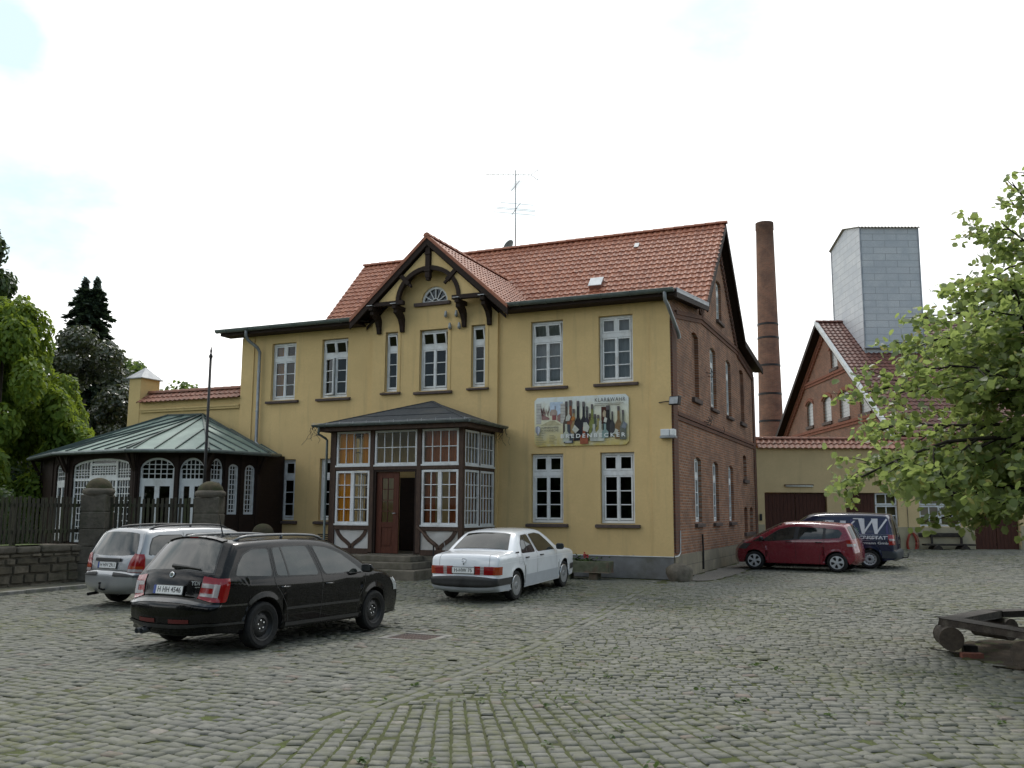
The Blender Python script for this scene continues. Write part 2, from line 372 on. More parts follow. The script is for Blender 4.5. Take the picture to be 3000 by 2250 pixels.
GX = lambda y: np.interp(y, [4, 7.28, 9.85, 11.08, 14.69, 21.3, 24], [-4.62, -4.82, -4.86, -4.87, -5.21, -5.82, -6.05])
ABX = [-9,-4.85,-4.8,-4.24,-3.78,-3.22,-2.52,-1.81,-.93,.6,2.2,4]; ABY = [0,5.0,7.6,8.4,8.7,9.07,9.15,9.0,8.6,7.7,6.3,4.2]
def cobbles():
    sets = []   # cx, cy, ux, uy, half length, half width, tint, wear
    r = np.random.default_rng(5)
    def rows(ang, x0, x1, y0, y1, pitch, lmin, lmax, keep):
        u = np.array([math.cos(ang), math.sin(ang)]); w = np.array([-u[1], u[0]])
        cs = np.array([[x0,y0],[x1,y0],[x1,y1],[x0,y1]]); a = cs@u; b = cs@w
        bb = b.min()
        while bb < b.max():
            p = pitch*r.uniform(.9,1.12); n = int((a.max()-a.min())/lmin)+2
            ln = r.uniform(lmin, lmax, n); st = a.min()+r.uniform(0,.2)+np.cumsum(ln)-ln/2
            wob = .035*np.sin(st*.45+bb*.6)+.02*np.sin(st*1.3+bb*2.1)
            C = st[:,None]*u + (bb+p/2+wob+r.normal(0,.004,n))[:,None]*w
            ok = keep(C[:,0], C[:,1]); da = r.normal(0,.035,n)
            for c, l, d in zip(C[ok], ln[ok], da[ok]):
                sets.append((c[0], c[1], math.cos(ang+d), math.sin(ang+d), l/2-.005, p/2-.006))
            bb += p
    def inA(x, y): return (x > -4.8) & (y < np.interp(x, ABX, ABY))
    def yard(x, y):
        va = np.arctan2(-(x+0), y) - math.radians(23.81)      # stay near what a visitor at the gate sees
        ok = (np.abs(va) < math.radians(34)) | (np.hypot(x-(-1.5), y-4) < 4)
        ok &= (x > -18.0) & (y > 3.2) & ~((x < -5.2) & (y > 23.55) & (x > -21)) & ~((x > -15.9) & (x < -10.7) & (y > 21.2))
        ok &= ~((x > -5.2) & (x < -4.75) & (y > 24.3)) | ((x > -4.75))
        ok &= (-x*math.sin(math.radians(22.9)) + y*math.cos(math.radians(22.9)) < 36.5) & ~((x < -4.95) & (y > 23.6))
        ok &= np.hypot(x-TREE[0], y-TREE[1]) > 1.72
        ok &= ~((np.abs(x+7.16) < .47) & (np.abs(y-12.6) < .40))
        return ok
    left = lambda x, y: yard(x, y) & (x < np.where(y < 7.1, -4.72, GX(y)-.16)) & ~inA(x, y)
    right = lambda x, y: yard(x, y) & (x > GX(y)+.16) & ~inA(x, y)
    rows(math.radians(-2), -18.2, -4, 3, 24, .138, .13, .19, left)
    rows(math.radians(23), -7, 9, 2, 40, .132, .125, .185, right)
    # fan of straight courses in front
    px, py = -8.65, 16.7
    for j in range(165):
        th = -1.35 + j*.0132; rr = 6.5
        rs = []
        while rr < 16: l = r.uniform(.125,.172); rs.append((rr+l/2, l)); rr += l
        for q, l in rs:
            x, y = px+math.cos(th)*q, py+math.sin(th)*q
            if inA(x, y) and yard(np.array([x]), np.array([y]))[0]:
                a = th+r.normal(0,.03); sets.append((x, y, math.cos(a), math.sin(a), l/2-.006, q*.0066-.009))
    # the paved channel: two courses of longer stones
    for s in (-.078, .078):
        y = 6.9
        while y < 22.3:
            l = r.uniform(.22,.34); yc = y+l/2; x = float(GX(yc))+s
            d = np.array([float(GX(yc+.3)-GX(yc-.3)), .6]); d /= np.hypot(*d)
            sets.append((x, yc, d[0], d[1], l/2-.006, .068)); y += l
    S = np.array(sets); n = len(S)
    tint = r.beta(2.2,2.2,n)*.78; odd = r.random(n); tint = np.where(odd > .965, .88+r.random(n)*.12, tint)
    # 4x4 control net per stone
    g = np.array([-1,-.82,.82,1]); GU, GV = np.meshgrid(g, g); gu, gv = GU.ravel(), GV.ravel()
    edge = np.maximum(np.abs(gu), np.abs(gv)) > .9; corner = (np.abs(gu) > .9) & (np.abs(gv) > .9)
    su = np.where(corner, gu*.91, gu); sv = np.where(corner, gv*.91, gv)
    a = S[:,4:5]*su[None]*(1+r.normal(0,.045,(n,16))); b = S[:,5:6]*sv[None]*(1+r.normal(0,.06,(n,16)))
    X = S[:,0:1] + S[:,2:3]*a - S[:,3:4]*b; Y = S[:,1:2] + S[:,3:4]*a + S[:,2:3]*b
    tilt = r.normal(0,.022,(n,2)); Z = np.where(edge[None], -.016, 0) + tilt[:,0:1]*a + tilt[:,1:2]*b + r.normal(0,.0022,(n,16)) + r.normal(0,.005,(n,1)) + T(S[:,0], S[:,1])[:,None]
    Vv = np.stack([X, Y, Z], -1).reshape(-1,3)
    q = np.array([[i*4+j, i*4+j+1, (i+1)*4+j+1, (i+1)*4+j] for i in range(3) for j in range(3)])
    F = (np.arange(n)[:,None,None]*16 + q[None]).reshape(-1,4)
    m, nt, bs = nodes('granite_setts'); v = coord(nt)
    at = N(nt, 'ShaderNodeAttribute', attribute_name='tint')
    rp = N(nt, 'ShaderNodeValToRGB'); L(nt, at.outputs['Fac'], rp.inputs[0]); e = rp.color_ramp.elements
    e[0].position = 0; e[0].color = (.112,.114,.098,1); e[1].position = .45; e[1].color = (.152,.152,.13,1)
    for p, c in ((.78,(.20,.198,.168)),(.86,(.185,.155,.125)),(.93,(.175,.132,.11)),(1,(.27,.26,.23))):
        k = e.new(p); k.color = (*c,1)
    c = mixc(nt, ramp(nt, noise(nt, v, 11, 6, .7), .38, .72), rp.outputs[0], (.08,.082,.07))
    f = ramp(nt, noise(nt, v, .32, 5, .6), .40, .62); f2 = ramp(nt, noise(nt, v, 7, 5, .7), .42, .62)
    mm = N(nt, 'ShaderNodeMath', operation='MULTIPLY'); L(nt, f, mm.inputs[0]); L(nt, f2, mm.inputs[1])
    c = mixc(nt, mm.outputs[0], c, (.10,.105,.048))
    L(nt, c, bs.inputs['Base Color']); bs.inputs['Roughness'].default_value = .72; bs.inputs['Specular IOR Level'].default_value = .35
    bump(nt, bs, noise(nt, v, 55, 5, .7), .45, .008)
    npmesh('pavement', Vv, F, m, kind='structure', tint=np.repeat(tint, 9), smooth=True)
cobbles()

def flat_patch(name, pts, mat, dz, step=.35, kind='structure', jag=.0, rough=.0):
    """a sheet that follows the ground inside the polygon pts"""
    from mathutils.geometry import delaunay_2d_cdt
    r = np.random.default_rng(3); P = []
    for i, a in enumerate(pts):
        b = pts[(i+1)%len(pts)]; k = max(1, int(math.dist(a,b)/step))
        for j in range(k): P.append((a[0]+(b[0]-a[0])*j/k + r.normal(0,jag), a[1]+(b[1]-a[1])*j/k + r.normal(0,jag)))
    n = len(P); xs = [p[0] for p in P]; ys = [p[1] for p in P]; Q = list(P)
    for x in np.arange(min(xs), max(xs), step):
        for y in np.arange(min(ys), max(ys), step): Q.append((x+.01, y+.013))
    vs, _, fs, *_ = delaunay_2d_cdt([Vector(p) for p in Q], [(i,(i+1)%n) for i in range(n)], [], 1, 1e-4)
    mb = MB(); mb.add([(v.x, v.y, float(T(v.x, v.y))+dz+float(r.normal(0,rough))) for v in vs], [tuple(f) for f in fs])
    return mb.build(name, mat, kind=kind, smooth=True)
cir = [(TREE[0]+1.8*math.cos(a), TREE[1]+1.8*math.sin(a)) for a in np.linspace(0, 2*PI, 18)[:-1]]
flat_patch('soil', cir, m_soil, -.002, .16, jag=.09, rough=.012)
flat_patch('gravel', [(-5.72,23.7),(-5.2,23.6),(-4.85,24.2),(-4.82,36.6),(-5.80,36.8)], m_gravel, .004, .3, jag=.05, rough=.006)
flat_patch('sidewalk', [(-19.35,3),(-18.22,3),(-18.22,17.2),(-17.2,19),(-14.2,21.4),(-14.2,24),(-20.2,24),(-19.35,17)], M('trodden_gravel', (.155,.145,.115), (.10,.095,.07), 7, .95, bmp=.7, bscale=50, dirt=(.085,.09,.05), dscale=.8), .055, .5)
k = MB(); y = 3.0
while y < 17.1:
    l = random.uniform(.75,1.05); k.box(-18.22+random.uniform(-.008,.008), -18.06+random.uniform(-.008,.008), y, y+l-.012, -.3, -.03+random.uniform(-.008,.008)); y += l
k.build('kerb', m_kerbstone, kind='structure', bevel=.015)
# the drain: an iron grating in a concrete surround
dr = thing('drain_cover', 'rusty iron drain grating in a concrete surround near the black car', 'drain', (-7.16,12.6,float(T(-7.16,12.6))-.03))
dz = float(T(-7.16,12.6))
fr = MB()
for a in ((-7.62,-6.70,12.21,12.30),(-7.62,-6.70,12.9,12.99),(-7.62,-7.50,12.30,12.9),(-6.82,-6.70,12.30,12.9)): fr.box(a[0],a[1],a[2],a[3],dz-.06,dz+.006)
fr.build('surround', m_kerbstone, dr, bevel=.006)
gr = MB()
for i in range(13): gr.box(-7.49+i*.052, -7.465+i*.052, 12.31, 12.89, dz-.04, dz-.002)
for i in range(3): gr.box(-7.5, -6.82, 12.4+i*.2, 12.43+i*.2, dz-.03, dz-.005)
gr.build('grating', M('rusty_iron', (.14,.10,.085), (.10,.075,.07), 8, .8, .3, bmp=.4), dr)
# ---------------------------------------------------------------- the main house
UX, UY, UZ = V(1,0,0), V(0,1,0), V(0,0,1)
def tiles(mb, o, u, v, n, W, Ls, pw=.21, pl=.27, amp=.034, left=None, right=None, sub=6, seed=1):
    """pantiles as real waves, laid in courses that step down the slope"""
    r = np.random.default_rng(seed); o, u, v, n = Vector(o), Vector(u).normalized(), Vector(v).normalized(), Vector(n).normalized()
    nc = max(1, int(round(W/pw))); pw = W/nc; nr = max(1, int(round(Ls/pl))); pl = Ls/nr
    prof = [0,.55,1,.8,.28,.04][:sub]
    xs = [(c + k/sub)*pw for c in range(nc) for k in range(sub)] + [W]; hs = [prof[k]*amp for c in range(nc) for k in range(sub)] + [0]
    for i in range(nr):
        b0, b1 = i*pl-.035, (i+1)*pl
        lo = left(b1) if left else 0; hi = right(b1) if right else W
        idx = [j for j in range(len(xs)) if lo-1e-6 <= xs[j] <= hi+1e-6]
        if len(idx) < 2: continue
        jit = r.normal(0,.0025,nc+1); vs = []
        for j in idx: vs.append(o+u*xs[j]+v*b0+n*(hs[j]+.030+jit[j//sub]))
        for j in idx: vs.append(o+u*xs[j]+v*b1+n*(hs[j]*.92))
        for j in idx: vs.append(o+u*xs[j]+v*(b0+.012)+n*(hs[j]-.012))
        k = len(idx); tn = np.clip(r.normal(.5,.24,nc+1),0,1)
        for q in range(k-1):
            t = float(tn[idx[q]//sub])
            if abs(t-.5) < .001: t = .51
            b = len(mb.v)
            mb.f.append((b+q, b+q+1, b+k+q+1, b+k+q)); mb.t.append(t)
            mb.f.append((b+2*k+q, b+2*k+q+1, b+q+1, b+q)); mb.t.append(t*.7)
        mb.v += [tuple(p) for p in vs]
def ridge_caps(mb, p, q, r=.11, step=.36):
    p, q = Vector(p), Vector(q); Ln = (q-p).length; d = (q-p).normalized(); k = int(Ln/step)
    for i in range(k):
        a = p + d*(Ln*i/k); b = p + d*(Ln*(i+1)/k+.03); s = d.cross(UZ).normalized(); u = s.cross(d)
        vs = []
        for c, rr in ((a, r), (b, r*.86)):
            for j in range(7):
                t = PI*j/6; vs.append(c + s*math.cos(t)*rr + u*(math.sin(t)*rr-.03))
        mb.add(vs, [(j,j+1,j+8,j+7) for j in range(6)] + [tuple(range(7)), tuple(range(7,14))[::-1]], random.uniform(.1,.9))
def casement(parent, O, u, n, w, h, cols=2, rows=3, hopper=0, curtain=None, sill=None, split=.70, ajar=0, fat=.065):
    """white window; O = lower left corner of the frame's face, seen from outside"""
    O, u, n = Vector(O), Vector(u), Vector(n); fr = MB(); gl = MB()
    def bx(a0, a1, z0, z1, d0=-.06, d1=0, mb=fr): mb.obox(O+u*a0+UZ*z0+n*d0, u*(a1-a0), n*(d1-d0), UZ*(z1-z0))
    zt = h*split
    bx(0, fat, 0, h); bx(w-fat, w, 0, h); bx(fat, w-fat, 0, fat*1.1); bx(fat, w-fat, h-fat, h)
    bx(fat, w-fat, zt-.04, zt+.085, -.06, .012)
    mid = [w/2] if cols == 2 else []
    sash = .042
    def leaf(a0, a1, z0, z1, nrow, ang=0, axis=None):
        m0 = len(fr.v); g0 = len(gl.v)
        bx(a0, a0+sash, z0, z1, -.05, .008); bx(a1-sash, a1, z0, z1, -.05, .008)
        bx(a0+sash, a1-sash, z0, z0+sash*1.25, -.05, .008); bx(a0+sash, a1-sash, z1-sash, z1, -.05, .008)
        for i in range(1, nrow):
            zz = z0 + sash + (z1-z0-2*sash)*i/nrow; bx(a0+sash, a1-sash, zz-.014, zz+.014, -.045, .004)
        gl.face([O+u*(a0+sash)+UZ*(z0+sash)-n*.025, O+u*(a1-sash)+UZ*(z0+sash)-n*.025, O+u*(a1-sash)+UZ*(z1-sash)-n*.025, O+u*(a0+sash)+UZ*(z1-sash)-n*.025])
        if ang:
            if axis == 'h': R = Matrix.Rotation(ang, 4, u); piv = O+u*a0+UZ*z0-n*.02
            else: R = Matrix.Rotation(ang, 4, UZ); piv = O+u*a0-n*.02
            Mx = Matrix.Translation(piv) @ R @ Matrix.Translation(-piv)
            for mb, s in ((fr, m0), (gl, g0)): mb.v[s:] = [tuple(Mx @ Vector(p)) for p in mb.v[s:]]
    g = .012
    if cols == 2:
        leaf(fat+g, w/2-.006, fat*1.1+g, zt-.045, rows, ajar, 'v'); leaf(w/2+.006, w-fat-g, fat*1.1+g, zt-.045, rows)
        bx(w/2-.03, w/2+.03, fat*1.1, zt-.045, -.045, .018)
        if hopper:
            m0 = len(fr.v); g0 = len(gl.v); leaf(fat+g, w/2-.002, zt+.09, h-fat-g, 1); leaf(w/2+.002, w-fat-g, zt+.09, h-fat-g, 1)
            piv = O+UZ*(zt+.09)-n*.02; Mx = Matrix.Translation(piv) @ Matrix.Rotation(hopper, 4, u) @ Matrix.Translation(-piv)
            for mb, s in ((fr, m0), (gl, g0)): mb.v[s:] = [tuple(Mx @ Vector(p)) for p in mb.v[s:]]
        else:
            leaf(fat+g, w/2-.035, zt+.09, h-fat-g, 1); leaf(w/2+.035, w-fat-g, zt+.09, h-fat-g, 1); bx(w/2-.035, w/2+.035, zt+.085, h-fat, -.045, .01)
    else:
        leaf(fat*.8, w-fat*.8, fat*1.1+g, zt-.045, rows); leaf(fat*.8, w-fat*.8, zt+.09, h-fat-g, 1, hopper, 'h')
    win = fr.build('window', m_white, parent, bevel=.004, seg=1); gl.build('pane', m_glass, win)
    if curtain:
        mat, a0, a1 = curtain; cu = MB(); k = 22; vs = []
        for i in range(k+1):
            a = (a0+(a1-a0)*i/k)*w; dd = -.16-.018*math.sin(i*1.9)
            vs += [O+u*a+UZ*.02+n*dd, O+u*a+UZ*(h-.02)+n*dd]
        cu.add(vs, [(2*i,2*i+2,2*i+3,2*i+1) for i in range(k)]); cu.build('curtain', mat, win, smooth=True)
    if sill:
        s = MB(); a0, a1, dz, pr = sill; s.add([O+u*a0+UZ*(-.01)-n*.02, O+u*a1+UZ*(-.01)-n*.02, O+u*a1+UZ*(-.045)+n*pr, O+u*a0+UZ*(-.045)+n*pr,
            O+u*a0-UZ*dz-n*.02, O+u*a1-UZ*dz-n*.02, O+u*a1-UZ*dz+n*pr, O+u*a0-UZ*dz+n*pr], [(0,1,2,3),(7,6,5,4),(3,2,6,7),(0,3,7,4),(1,5,6,2),(0,4,5,1)])
        s.build('sill', m_sill, win, bevel=.008)
    return win

XL, XR, YF, YB = -20.25, -5.86, 23.75, 37.35
house = thing('main_house', 'two-storey yellow plastered house with brick side, red pantile roof and timbered front gable', 'house', (-13,30,0))
H = house; NF = V(0,-1,0)
low = [(-18.9,.96),(-17.02,.96),(-9.88,.96),(-7.85,.96)]
upp = [(-19.04,.96),(-17.08,.98),(-9.9,.98),(-7.87,.98)]
holes_l = [rect(x, x+w, 1.42, 3.33) for x, w in low]; holes_u = [rect(x, x+w, 5.24, 7.11) for x, w in upp]
for side_x0, side_x1 in ((XL,-15.14),(-10.9,XR)):
    fw = MB(); fw.wall((0,YF,0), UX, NF, [(side_x0,.57),(side_x1,.57),(side_x1,7.5),(side_x0,7.5)], [h for h in holes_l+holes_u if side_x0 < h[0][0] < side_x1], .14); fw.build('front_wall', m_yellow, H)
for px0, px1 in ((-6.41,XR-.004),(XL+.004,XL+.5)): pl_ = MB(); pl_.box(px0, px1, YF-.035, YF+.05, .575, 7.36); pl_.build('pilaster', m_yellow, H, bevel=.006)
# the middle bay with its gable
YBY = 23.65; AX = -13.0
bay = MB()
lun = [(-12.55,7.95)] + [(AX+.45*math.cos(a), 7.95+.49*math.sin(a)) for a in np.linspace(0,PI,13)[1:-1]] + [(-13.45,7.95)]
bay.wall((0,YBY,0), UX, NF, [(-15.14,.57),(-10.9,.57),(-10.9,7.45),(AX,9.42),(-15.14,7.45)], [rect(-13.47,-12.52,5.27,7.12), rect(-14.67,-14.23,5.3,7.14), rect(-11.74,-11.29,5.3,7.14), lun], .15)
bay.face([(-15.14,YBY,.57),(-15.14,YF+.1,.57),(-15.14,YF+.1,7.45),(-15.14,YBY,7.45)]); bay.face([(-10.9,YBY,.57),(-10.9,YF+.1,.57),(-10.9,YF+.1,7.45),(-10.9,YBY,7.45)])
bay.build('bay_wall', m_yellow, H)
tr = MB()                                                     # raised plaster bands round the bay windows
for x0, x1, z0, z1 in ((-13.47,-12.52,5.27,7.12),(-14.67,-14.23,5.3,7.14),(-11.74,-11.29,5.3,7.14)):
    tr.box(x0-.1, x0, YBY-.018, YBY+.02, z0, z1+.1); tr.box(x1, x1+.1, YBY-.018, YBY+.02, z0, z1+.1); tr.box(x0, x1, YBY-.018, YBY+.02, z1, z1+.1)
tr.build('window_surround', m_yellow, H)
# closed shell behind: side, back, party walls, floor
sh = MB(); sh.face([(XL,YF,0),(XL,YB,0),(XL,YB,7.4),(XL,33.94,7.8),(XL,30.62,11.3),(XL,27.3,7.8),(XL,YF,7.4)]); sh.face([(XL,YB,0),(XR,YB,0),(XR,YB,7.4),(XL,YB,7.4)])
sh.build('rear_wall', m_yellow2, H)
fl = MB(); fl.box(XL+.05, XR-.2, YF+.3, YB-.05, 4.1, 4.3); fl.box(XL+.05, XR-.2, YF+4.5, YF+4.6, .1, 7.3); fl.box(XL+.06, XR-.2, YF+.06, YB-.06, 7.27, 7.32); fl.box(-15.1,-10.95,YBY+.03,YF+.06,7.27,7.32); fl.build('floor_slab', m_room, H)
pb = MB(); pb.box(XL-.03, XR-.01, YF-.03, YF+.02, 0, .57); pb.build('plinth', m_plinth, H, bevel=.01)
dr_ = MB(); dr_.box(-10.9, XR+.0, YF-.05, YF-.028, .572, .592); dr_.tube([(XR+.03,YF-.02,.585),(XR+.06,YF+.25,.60),(XR+.07,YF+.42,.68),(XR+.07,YF+.45,1.25)], .014, 6); dr_.build('cable', m_white, H)
# front windows
ins = .11
def fwin(x, z, w, h, y=YF, **k): return casement(H, (x+.005, y+ins, z+.01), UX, NF, w-.01, h-.02, **k)
SL = (-.14, 1.10, .12, ins+.10)
for i, (x, w) in enumerate(low): fwin(x, 1.42, w, 1.91, sill=SL)
for i, (x, w) in enumerate(upp):
    fwin(x, 5.24, w, 1.87, sill=(-.14,1.12,.12,ins+.10), hopper=(.22 if i in (1,2) else 0), ajar=(-.3 if i == 1 else 0), curtain=((m_curtain,.0,.47) if i == 0 else (m_net,0,1) if i > 1 else None))
fwin(-13.47, 5.27, .95, 1.85, YBY, hopper=.22, sill=(-.16,1.11,.12,ins+.10)); fwin(-14.67, 5.3, .44, 1.84, YBY, cols=1, hopper=.22, sill=(-.12,.56,.1,ins+.1)); fwin(-11.74, 5.3, .45, 1.84, YBY, cols=1, hopper=.22, sill=(-.12,.57,.1,ins+.1))
# lunette
lf = MB(); c0 = V(AX, YBY+ins, 7.95)
for k in range(16):
    a, b = PI*k/16, PI*(k+1)/16
    for r0, r1 in ((.385,.45),(.10,.13)):
        lf.prism([c0+V(r*math.cos(t),0,r*1.09*math.sin(t)) for r, t in ((r0,a),(r1,a),(r1,b),(r0,b))], (0,-.05,0))
for k in range(1,6): a = PI*k/6; lf.bar(c0+V(.12*math.cos(a),-.02,.13*math.sin(a)), c0+V(.40*math.cos(a),-.02,.435*math.sin(a)), .03, .03, (0,1,0))
lf.box(AX-.45, AX+.45, YBY+ins-.05, YBY+ins, 7.95, 8.0)
lw = lf.build('fan_window', m_white, H); lg = MB(); lg.prism([c0+V(.44*math.cos(t),.01,.48*math.sin(t)) for t in np.linspace(0,PI,14)], (0,.004,0)); lg.build('pane', m_glass, lw)
ls = MB(); ls.box(-13.66, -12.44, YBY-.10, YBY+.03, 7.84, 7.945); ls.build('sill', m_sill, lw, bevel=.008)

# brick flank facing the yard
NB = V(1,0,0)
bh = {}
B = MB(); bholes = []; blind = []
for y in (26.36, 28.94, 31.56): bholes.append(arc_top(y, y+.90, 1.45, 3.34, .10))
for y in (28.94, 31.58): bholes.append(arc_top(y, y+.90, 5.06, 7.02, .10))
bholes.append(arc_top(30.2, 31.06, 8.16, 9.54, .10))
for y in (26.33, 34.2): blind.append(arc_top(y, y+.90, 5.06, 7.05, .10))
blind.append(arc_top(34.48, 35.25, 2.95, 3.86, .10)); blind.append(arc_top(34.44, 35.14, 1.02, 1.95, .1)); blind.append(arc_top(35.66, 36.38, 1.02, 1.95, .1))
prof = [(YF,.60),(YB,.66),(YB,7.36),(33.94,7.86),(30.62,11.36),(27.3,7.86),(YF,7.46)]
B.wall((XR,0,0), UY, NB, prof, bholes+blind, .13)
for h in blind: B.add([(XR-.11, p[0], p[1]) for p in h], [tuple(t) for t in tessellate_polygon([[V(0,p[0],p[1]) for p in h]])])
B.build('brick_wall', m_brick, H)
st = MB()
for y0, y1 in ((23.80,24.30),(36.95,37.36)): st.box(XR-.02, XR+.045, y0, y1, .68, 7.15)
for z, d in ((4.22,.035),(4.34,.06)): st.box(XR-.02, XR+d, 24.3, 36.95, z, z+.1)
bd = [(24.3,7.0),(27.65,7.5),(33.6,7.5),(36.95,7.0)]
for (a, za), (b, zb) in zip(bd, bd[1:]):
    for dz, d in ((0,.035),(.12,.065)): st.obox((XR-.02, a, za+dz), (.02+d,0,0), (0,b-a,zb-za), (0,0,.115))
for (a, za), (b, zb) in (((30.62,11.05),(27.45,7.75)), ((30.62,11.05),(33.8,7.75)), ((33.9,7.66),(37.2,7.2))):
    n_ = int(math.dist((a,za),(b,zb))/.17); s = V(0, b-a, zb-za)/n_; t = V(0,-s.z,s.y).normalized()
    if t.z > 0: t = -t
    for k in range(n_): st.obox(V(XR-.02,a,za)+s*k, (.085,0,0), s*.55, t*.26)
    st.obox((XR-.02,a,za), (.06,0,0), (0,b-a,zb-za), (0,0,.10))
st.build('brick_moulding', m_brickdark, H)
for y, z, h in [(26.36,1.45,1.89),(28.94,1.45,1.89),(31.56,1.45,1.89),(28.94,5.06,1.96),(31.58,5.06,1.96),(30.2,8.16,1.38)]:
    casement(H, (XR-.10, y+.005, z), UY, NB, .89, h-.02, rows=3, sill=(-.1,.99,.14,.19))
for y, y2, z in ((26.23,27.33,5.06),(34.1,35.2,5.06),(34.38,35.35,2.95),(34.34,36.48,1.02)): ss = MB(); ss.box(XR-.1, XR+.09, y, y2, z-.14, z-.005); ss.build('niche_sill', m_sill, H, bevel=.01)
bp = MB(); bp.add([(XR+.03,YF+.02,0),(XR+.03,YB,0),(XR+.03,YB,.66),(XR+.03,YF+.02,.60),(XR-.05,YF+.02,.60),(XR-.05,YB,.66)],[(0,1,2,3),(3,2,5,4)]); bp.add([(XR+.03,YF+.02,0),(XR+.03,YF+.02,.6),(XR-.05,YF+.02,.6),(XR-.05,YF+.02,0)],[(0,1,2,3)]); bp.build('stone_base', m_block, H)
hk = MB()
for y, z in ((27.7,4.47),(27.95,4.42),(28.1,4.55),(30.05,4.35),(28.2,6.05),(28.45,5.97)):
    hk.tube([(XR+.02,y,z),(XR+.16,y,z-.05),(XR+.2,y,z+.05),(XR+.16,y,z+.14)], .012, 5)
hk.tube([(XR+.05,27.0,1.1),(XR+.06,27.02,.6),(XR+.06,27.0,.1)], .03, 6); hk.build('iron_hook', m_iron, H)

# roofs
YV, ZV, YR, ZR = 27.3, 7.98, 30.62, 11.52; X0, X1 = -20.1, -5.54
sv = V(0, YR-YV, ZR-ZV); Ls = sv.length
rt_ = MB(); tiles(rt_, (X0,YV,ZV), UX, sv, UX.cross(sv), X1-X0, Ls, seed=2)
sb = V(0, -(YR-YV), ZR-ZV); rt_b = MB()
tiles(rt_b, (X1,2*YR-YV,ZV), -UX, sb, (-UX).cross(sb), X1-X0, Ls, sub=3, seed=3)
ridge_caps(rt_, (X0,YR,ZR+.05), (X1+.02,YR,ZR+.05))
rt_.build('tile_roof', m_tile, H, smooth=False, auto=50); rt_b.build('tile_roof', m_tile, H, auto=50)
sr = MB()

for xa, xb, ya in ((-20.85,-15.3,23.28),(-15.3,-10.7,24.0),(-10.7,X1,23.28)):
    za = 7.5+(ya-23.28)*.1184; sr.add([(xa,ya,za),(xb,ya,za),(xb,YV+.12,7.99),(xa,YV+.12,7.99)],[(0,1,2,3)])
sr.add([(-20.85,2*YR-YV-.12,7.99),(X1,2*YR-YV-.12,7.99),(X1,37.9,7.42),(-20.85,37.9,7.42)],[(0,1,2,3)])
sr.build('low_roof', m_felt, H)
vg = MB()
def rake(x0, x1, a, b, th): vg.obox((x0,a[0],a[1]), (x1-x0,0,0), (0,b[0]-a[0],b[1]-a[1]), (0,0,-th))
for s in (1,-1):
    f = lambda y: YR + s*(y-YR)
    rake(XR-.02, X1+.0, (f(YV-.02),ZV-.03), (f(YR),ZR-.03), .07)
    rake(X1-.045, X1+.008, (f(YV-.04),ZV+.01), (f(YR),ZR+.02), .24)
    rake(XR-.02, X1, (f(23.26),7.47), (f(YV),7.95), .06); rake(X1-.045, X1+.01, (f(23.24),7.56), (f(YV+.05),8.02), .22)
vg.build('verge_board', m_timber, H)
vm = MB(); vm.obox((X1-.02,23.24,7.565), (.045,0,0), (0,YV-23.2,.46), (0,0,.03)); vm.obox((X1+.01,23.24,7.48), (.008,0,0), (0,YV-23.2,.46), (0,0,.10)); vm.build('verge_flashing', m_zinc, H)
for a, b in ((-20.8,-15.45),(-10.6,XR+.28)): ev = MB(); ev.box(a, b, 23.30, YF+.02, 7.40, 7.45); ev.box(a, b, 23.27, 23.30, 7.40, 7.53); ev.build('eaves_board', m_timber, H, bevel=.006)
gu = MB()
def gutter(mb, p, q, r=.098):
    p, q = Vector(p), Vector(q); d = (q-p).normalized(); s = d.cross(UZ).normalized(); k = 8
    for rr, sg in ((r, 1), (r*.9, -1)):
        vs = [c + s*math.cos(PI+PI*j/k)*rr + UZ*math.sin(PI+PI*j/k)*rr for c in (p, q) for j in range(k+1)]
        mb.add(vs, [(j,j+1,j+k+2,j+k+1)[::sg] for j in range(k)])
    for c in (p, q): mb.add([c + s*math.cos(PI+PI*j/k)*r + UZ*math.sin(PI+PI*j/k)*r for j in range(k+1)], [tuple(range(k+1))])
    for e in (s*r, -s*r): mb.tube([p+e, q+e], .012, 6)
    n_ = int((q-p).length/.8)
    for i in range(n_): c = p + (q-p)*((i+.5)/n_); mb.tube([c + s*math.cos(PI+PI*j/8)*r*1.06 + UZ*math.sin(PI+PI*j/8)*r*1.06 for j in range(9)], .012, 5)
for xa, xb in ((-20.91,-15.6),(-10.42,-5.6)): gu = MB(); gutter(gu, (xa,23.20,7.58), (xb,23.20,7.58)); gu.build('gutter', m_gutter, H)
def downpipe(path, r=.05, mat=m_zinc, parent=H, clips=()):
    d = MB(); d.tube(path, r, 10)
    for c in clips: d.lathe([(r*1.25,-.02),(r*1.25,.02)], c, 10)
    return d.build('downpipe', mat, parent, auto=50)
downpipe([(-19.68,23.2,7.5),(-19.68,23.2,7.32),(-19.66,23.28,7.2),(-19.48,23.55,6.98),(-19.44,23.62,6.85),(-19.44,23.62,6.0),(-19.43,23.62,4.05),(-19.40,23.58,3.88),(-18.98,23.4,3.62),(-18.6,23.36,3.5)], .052, clips=((-19.44,23.62,6.2),(-19.44,23.62,4.9)))
downpipe([(-5.85,23.2,7.5),(-5.84,23.2,7.28),(-5.80,23.28,7.18),(-5.70,24.05,6.52),(-5.70,24.12,6.40)], .052)
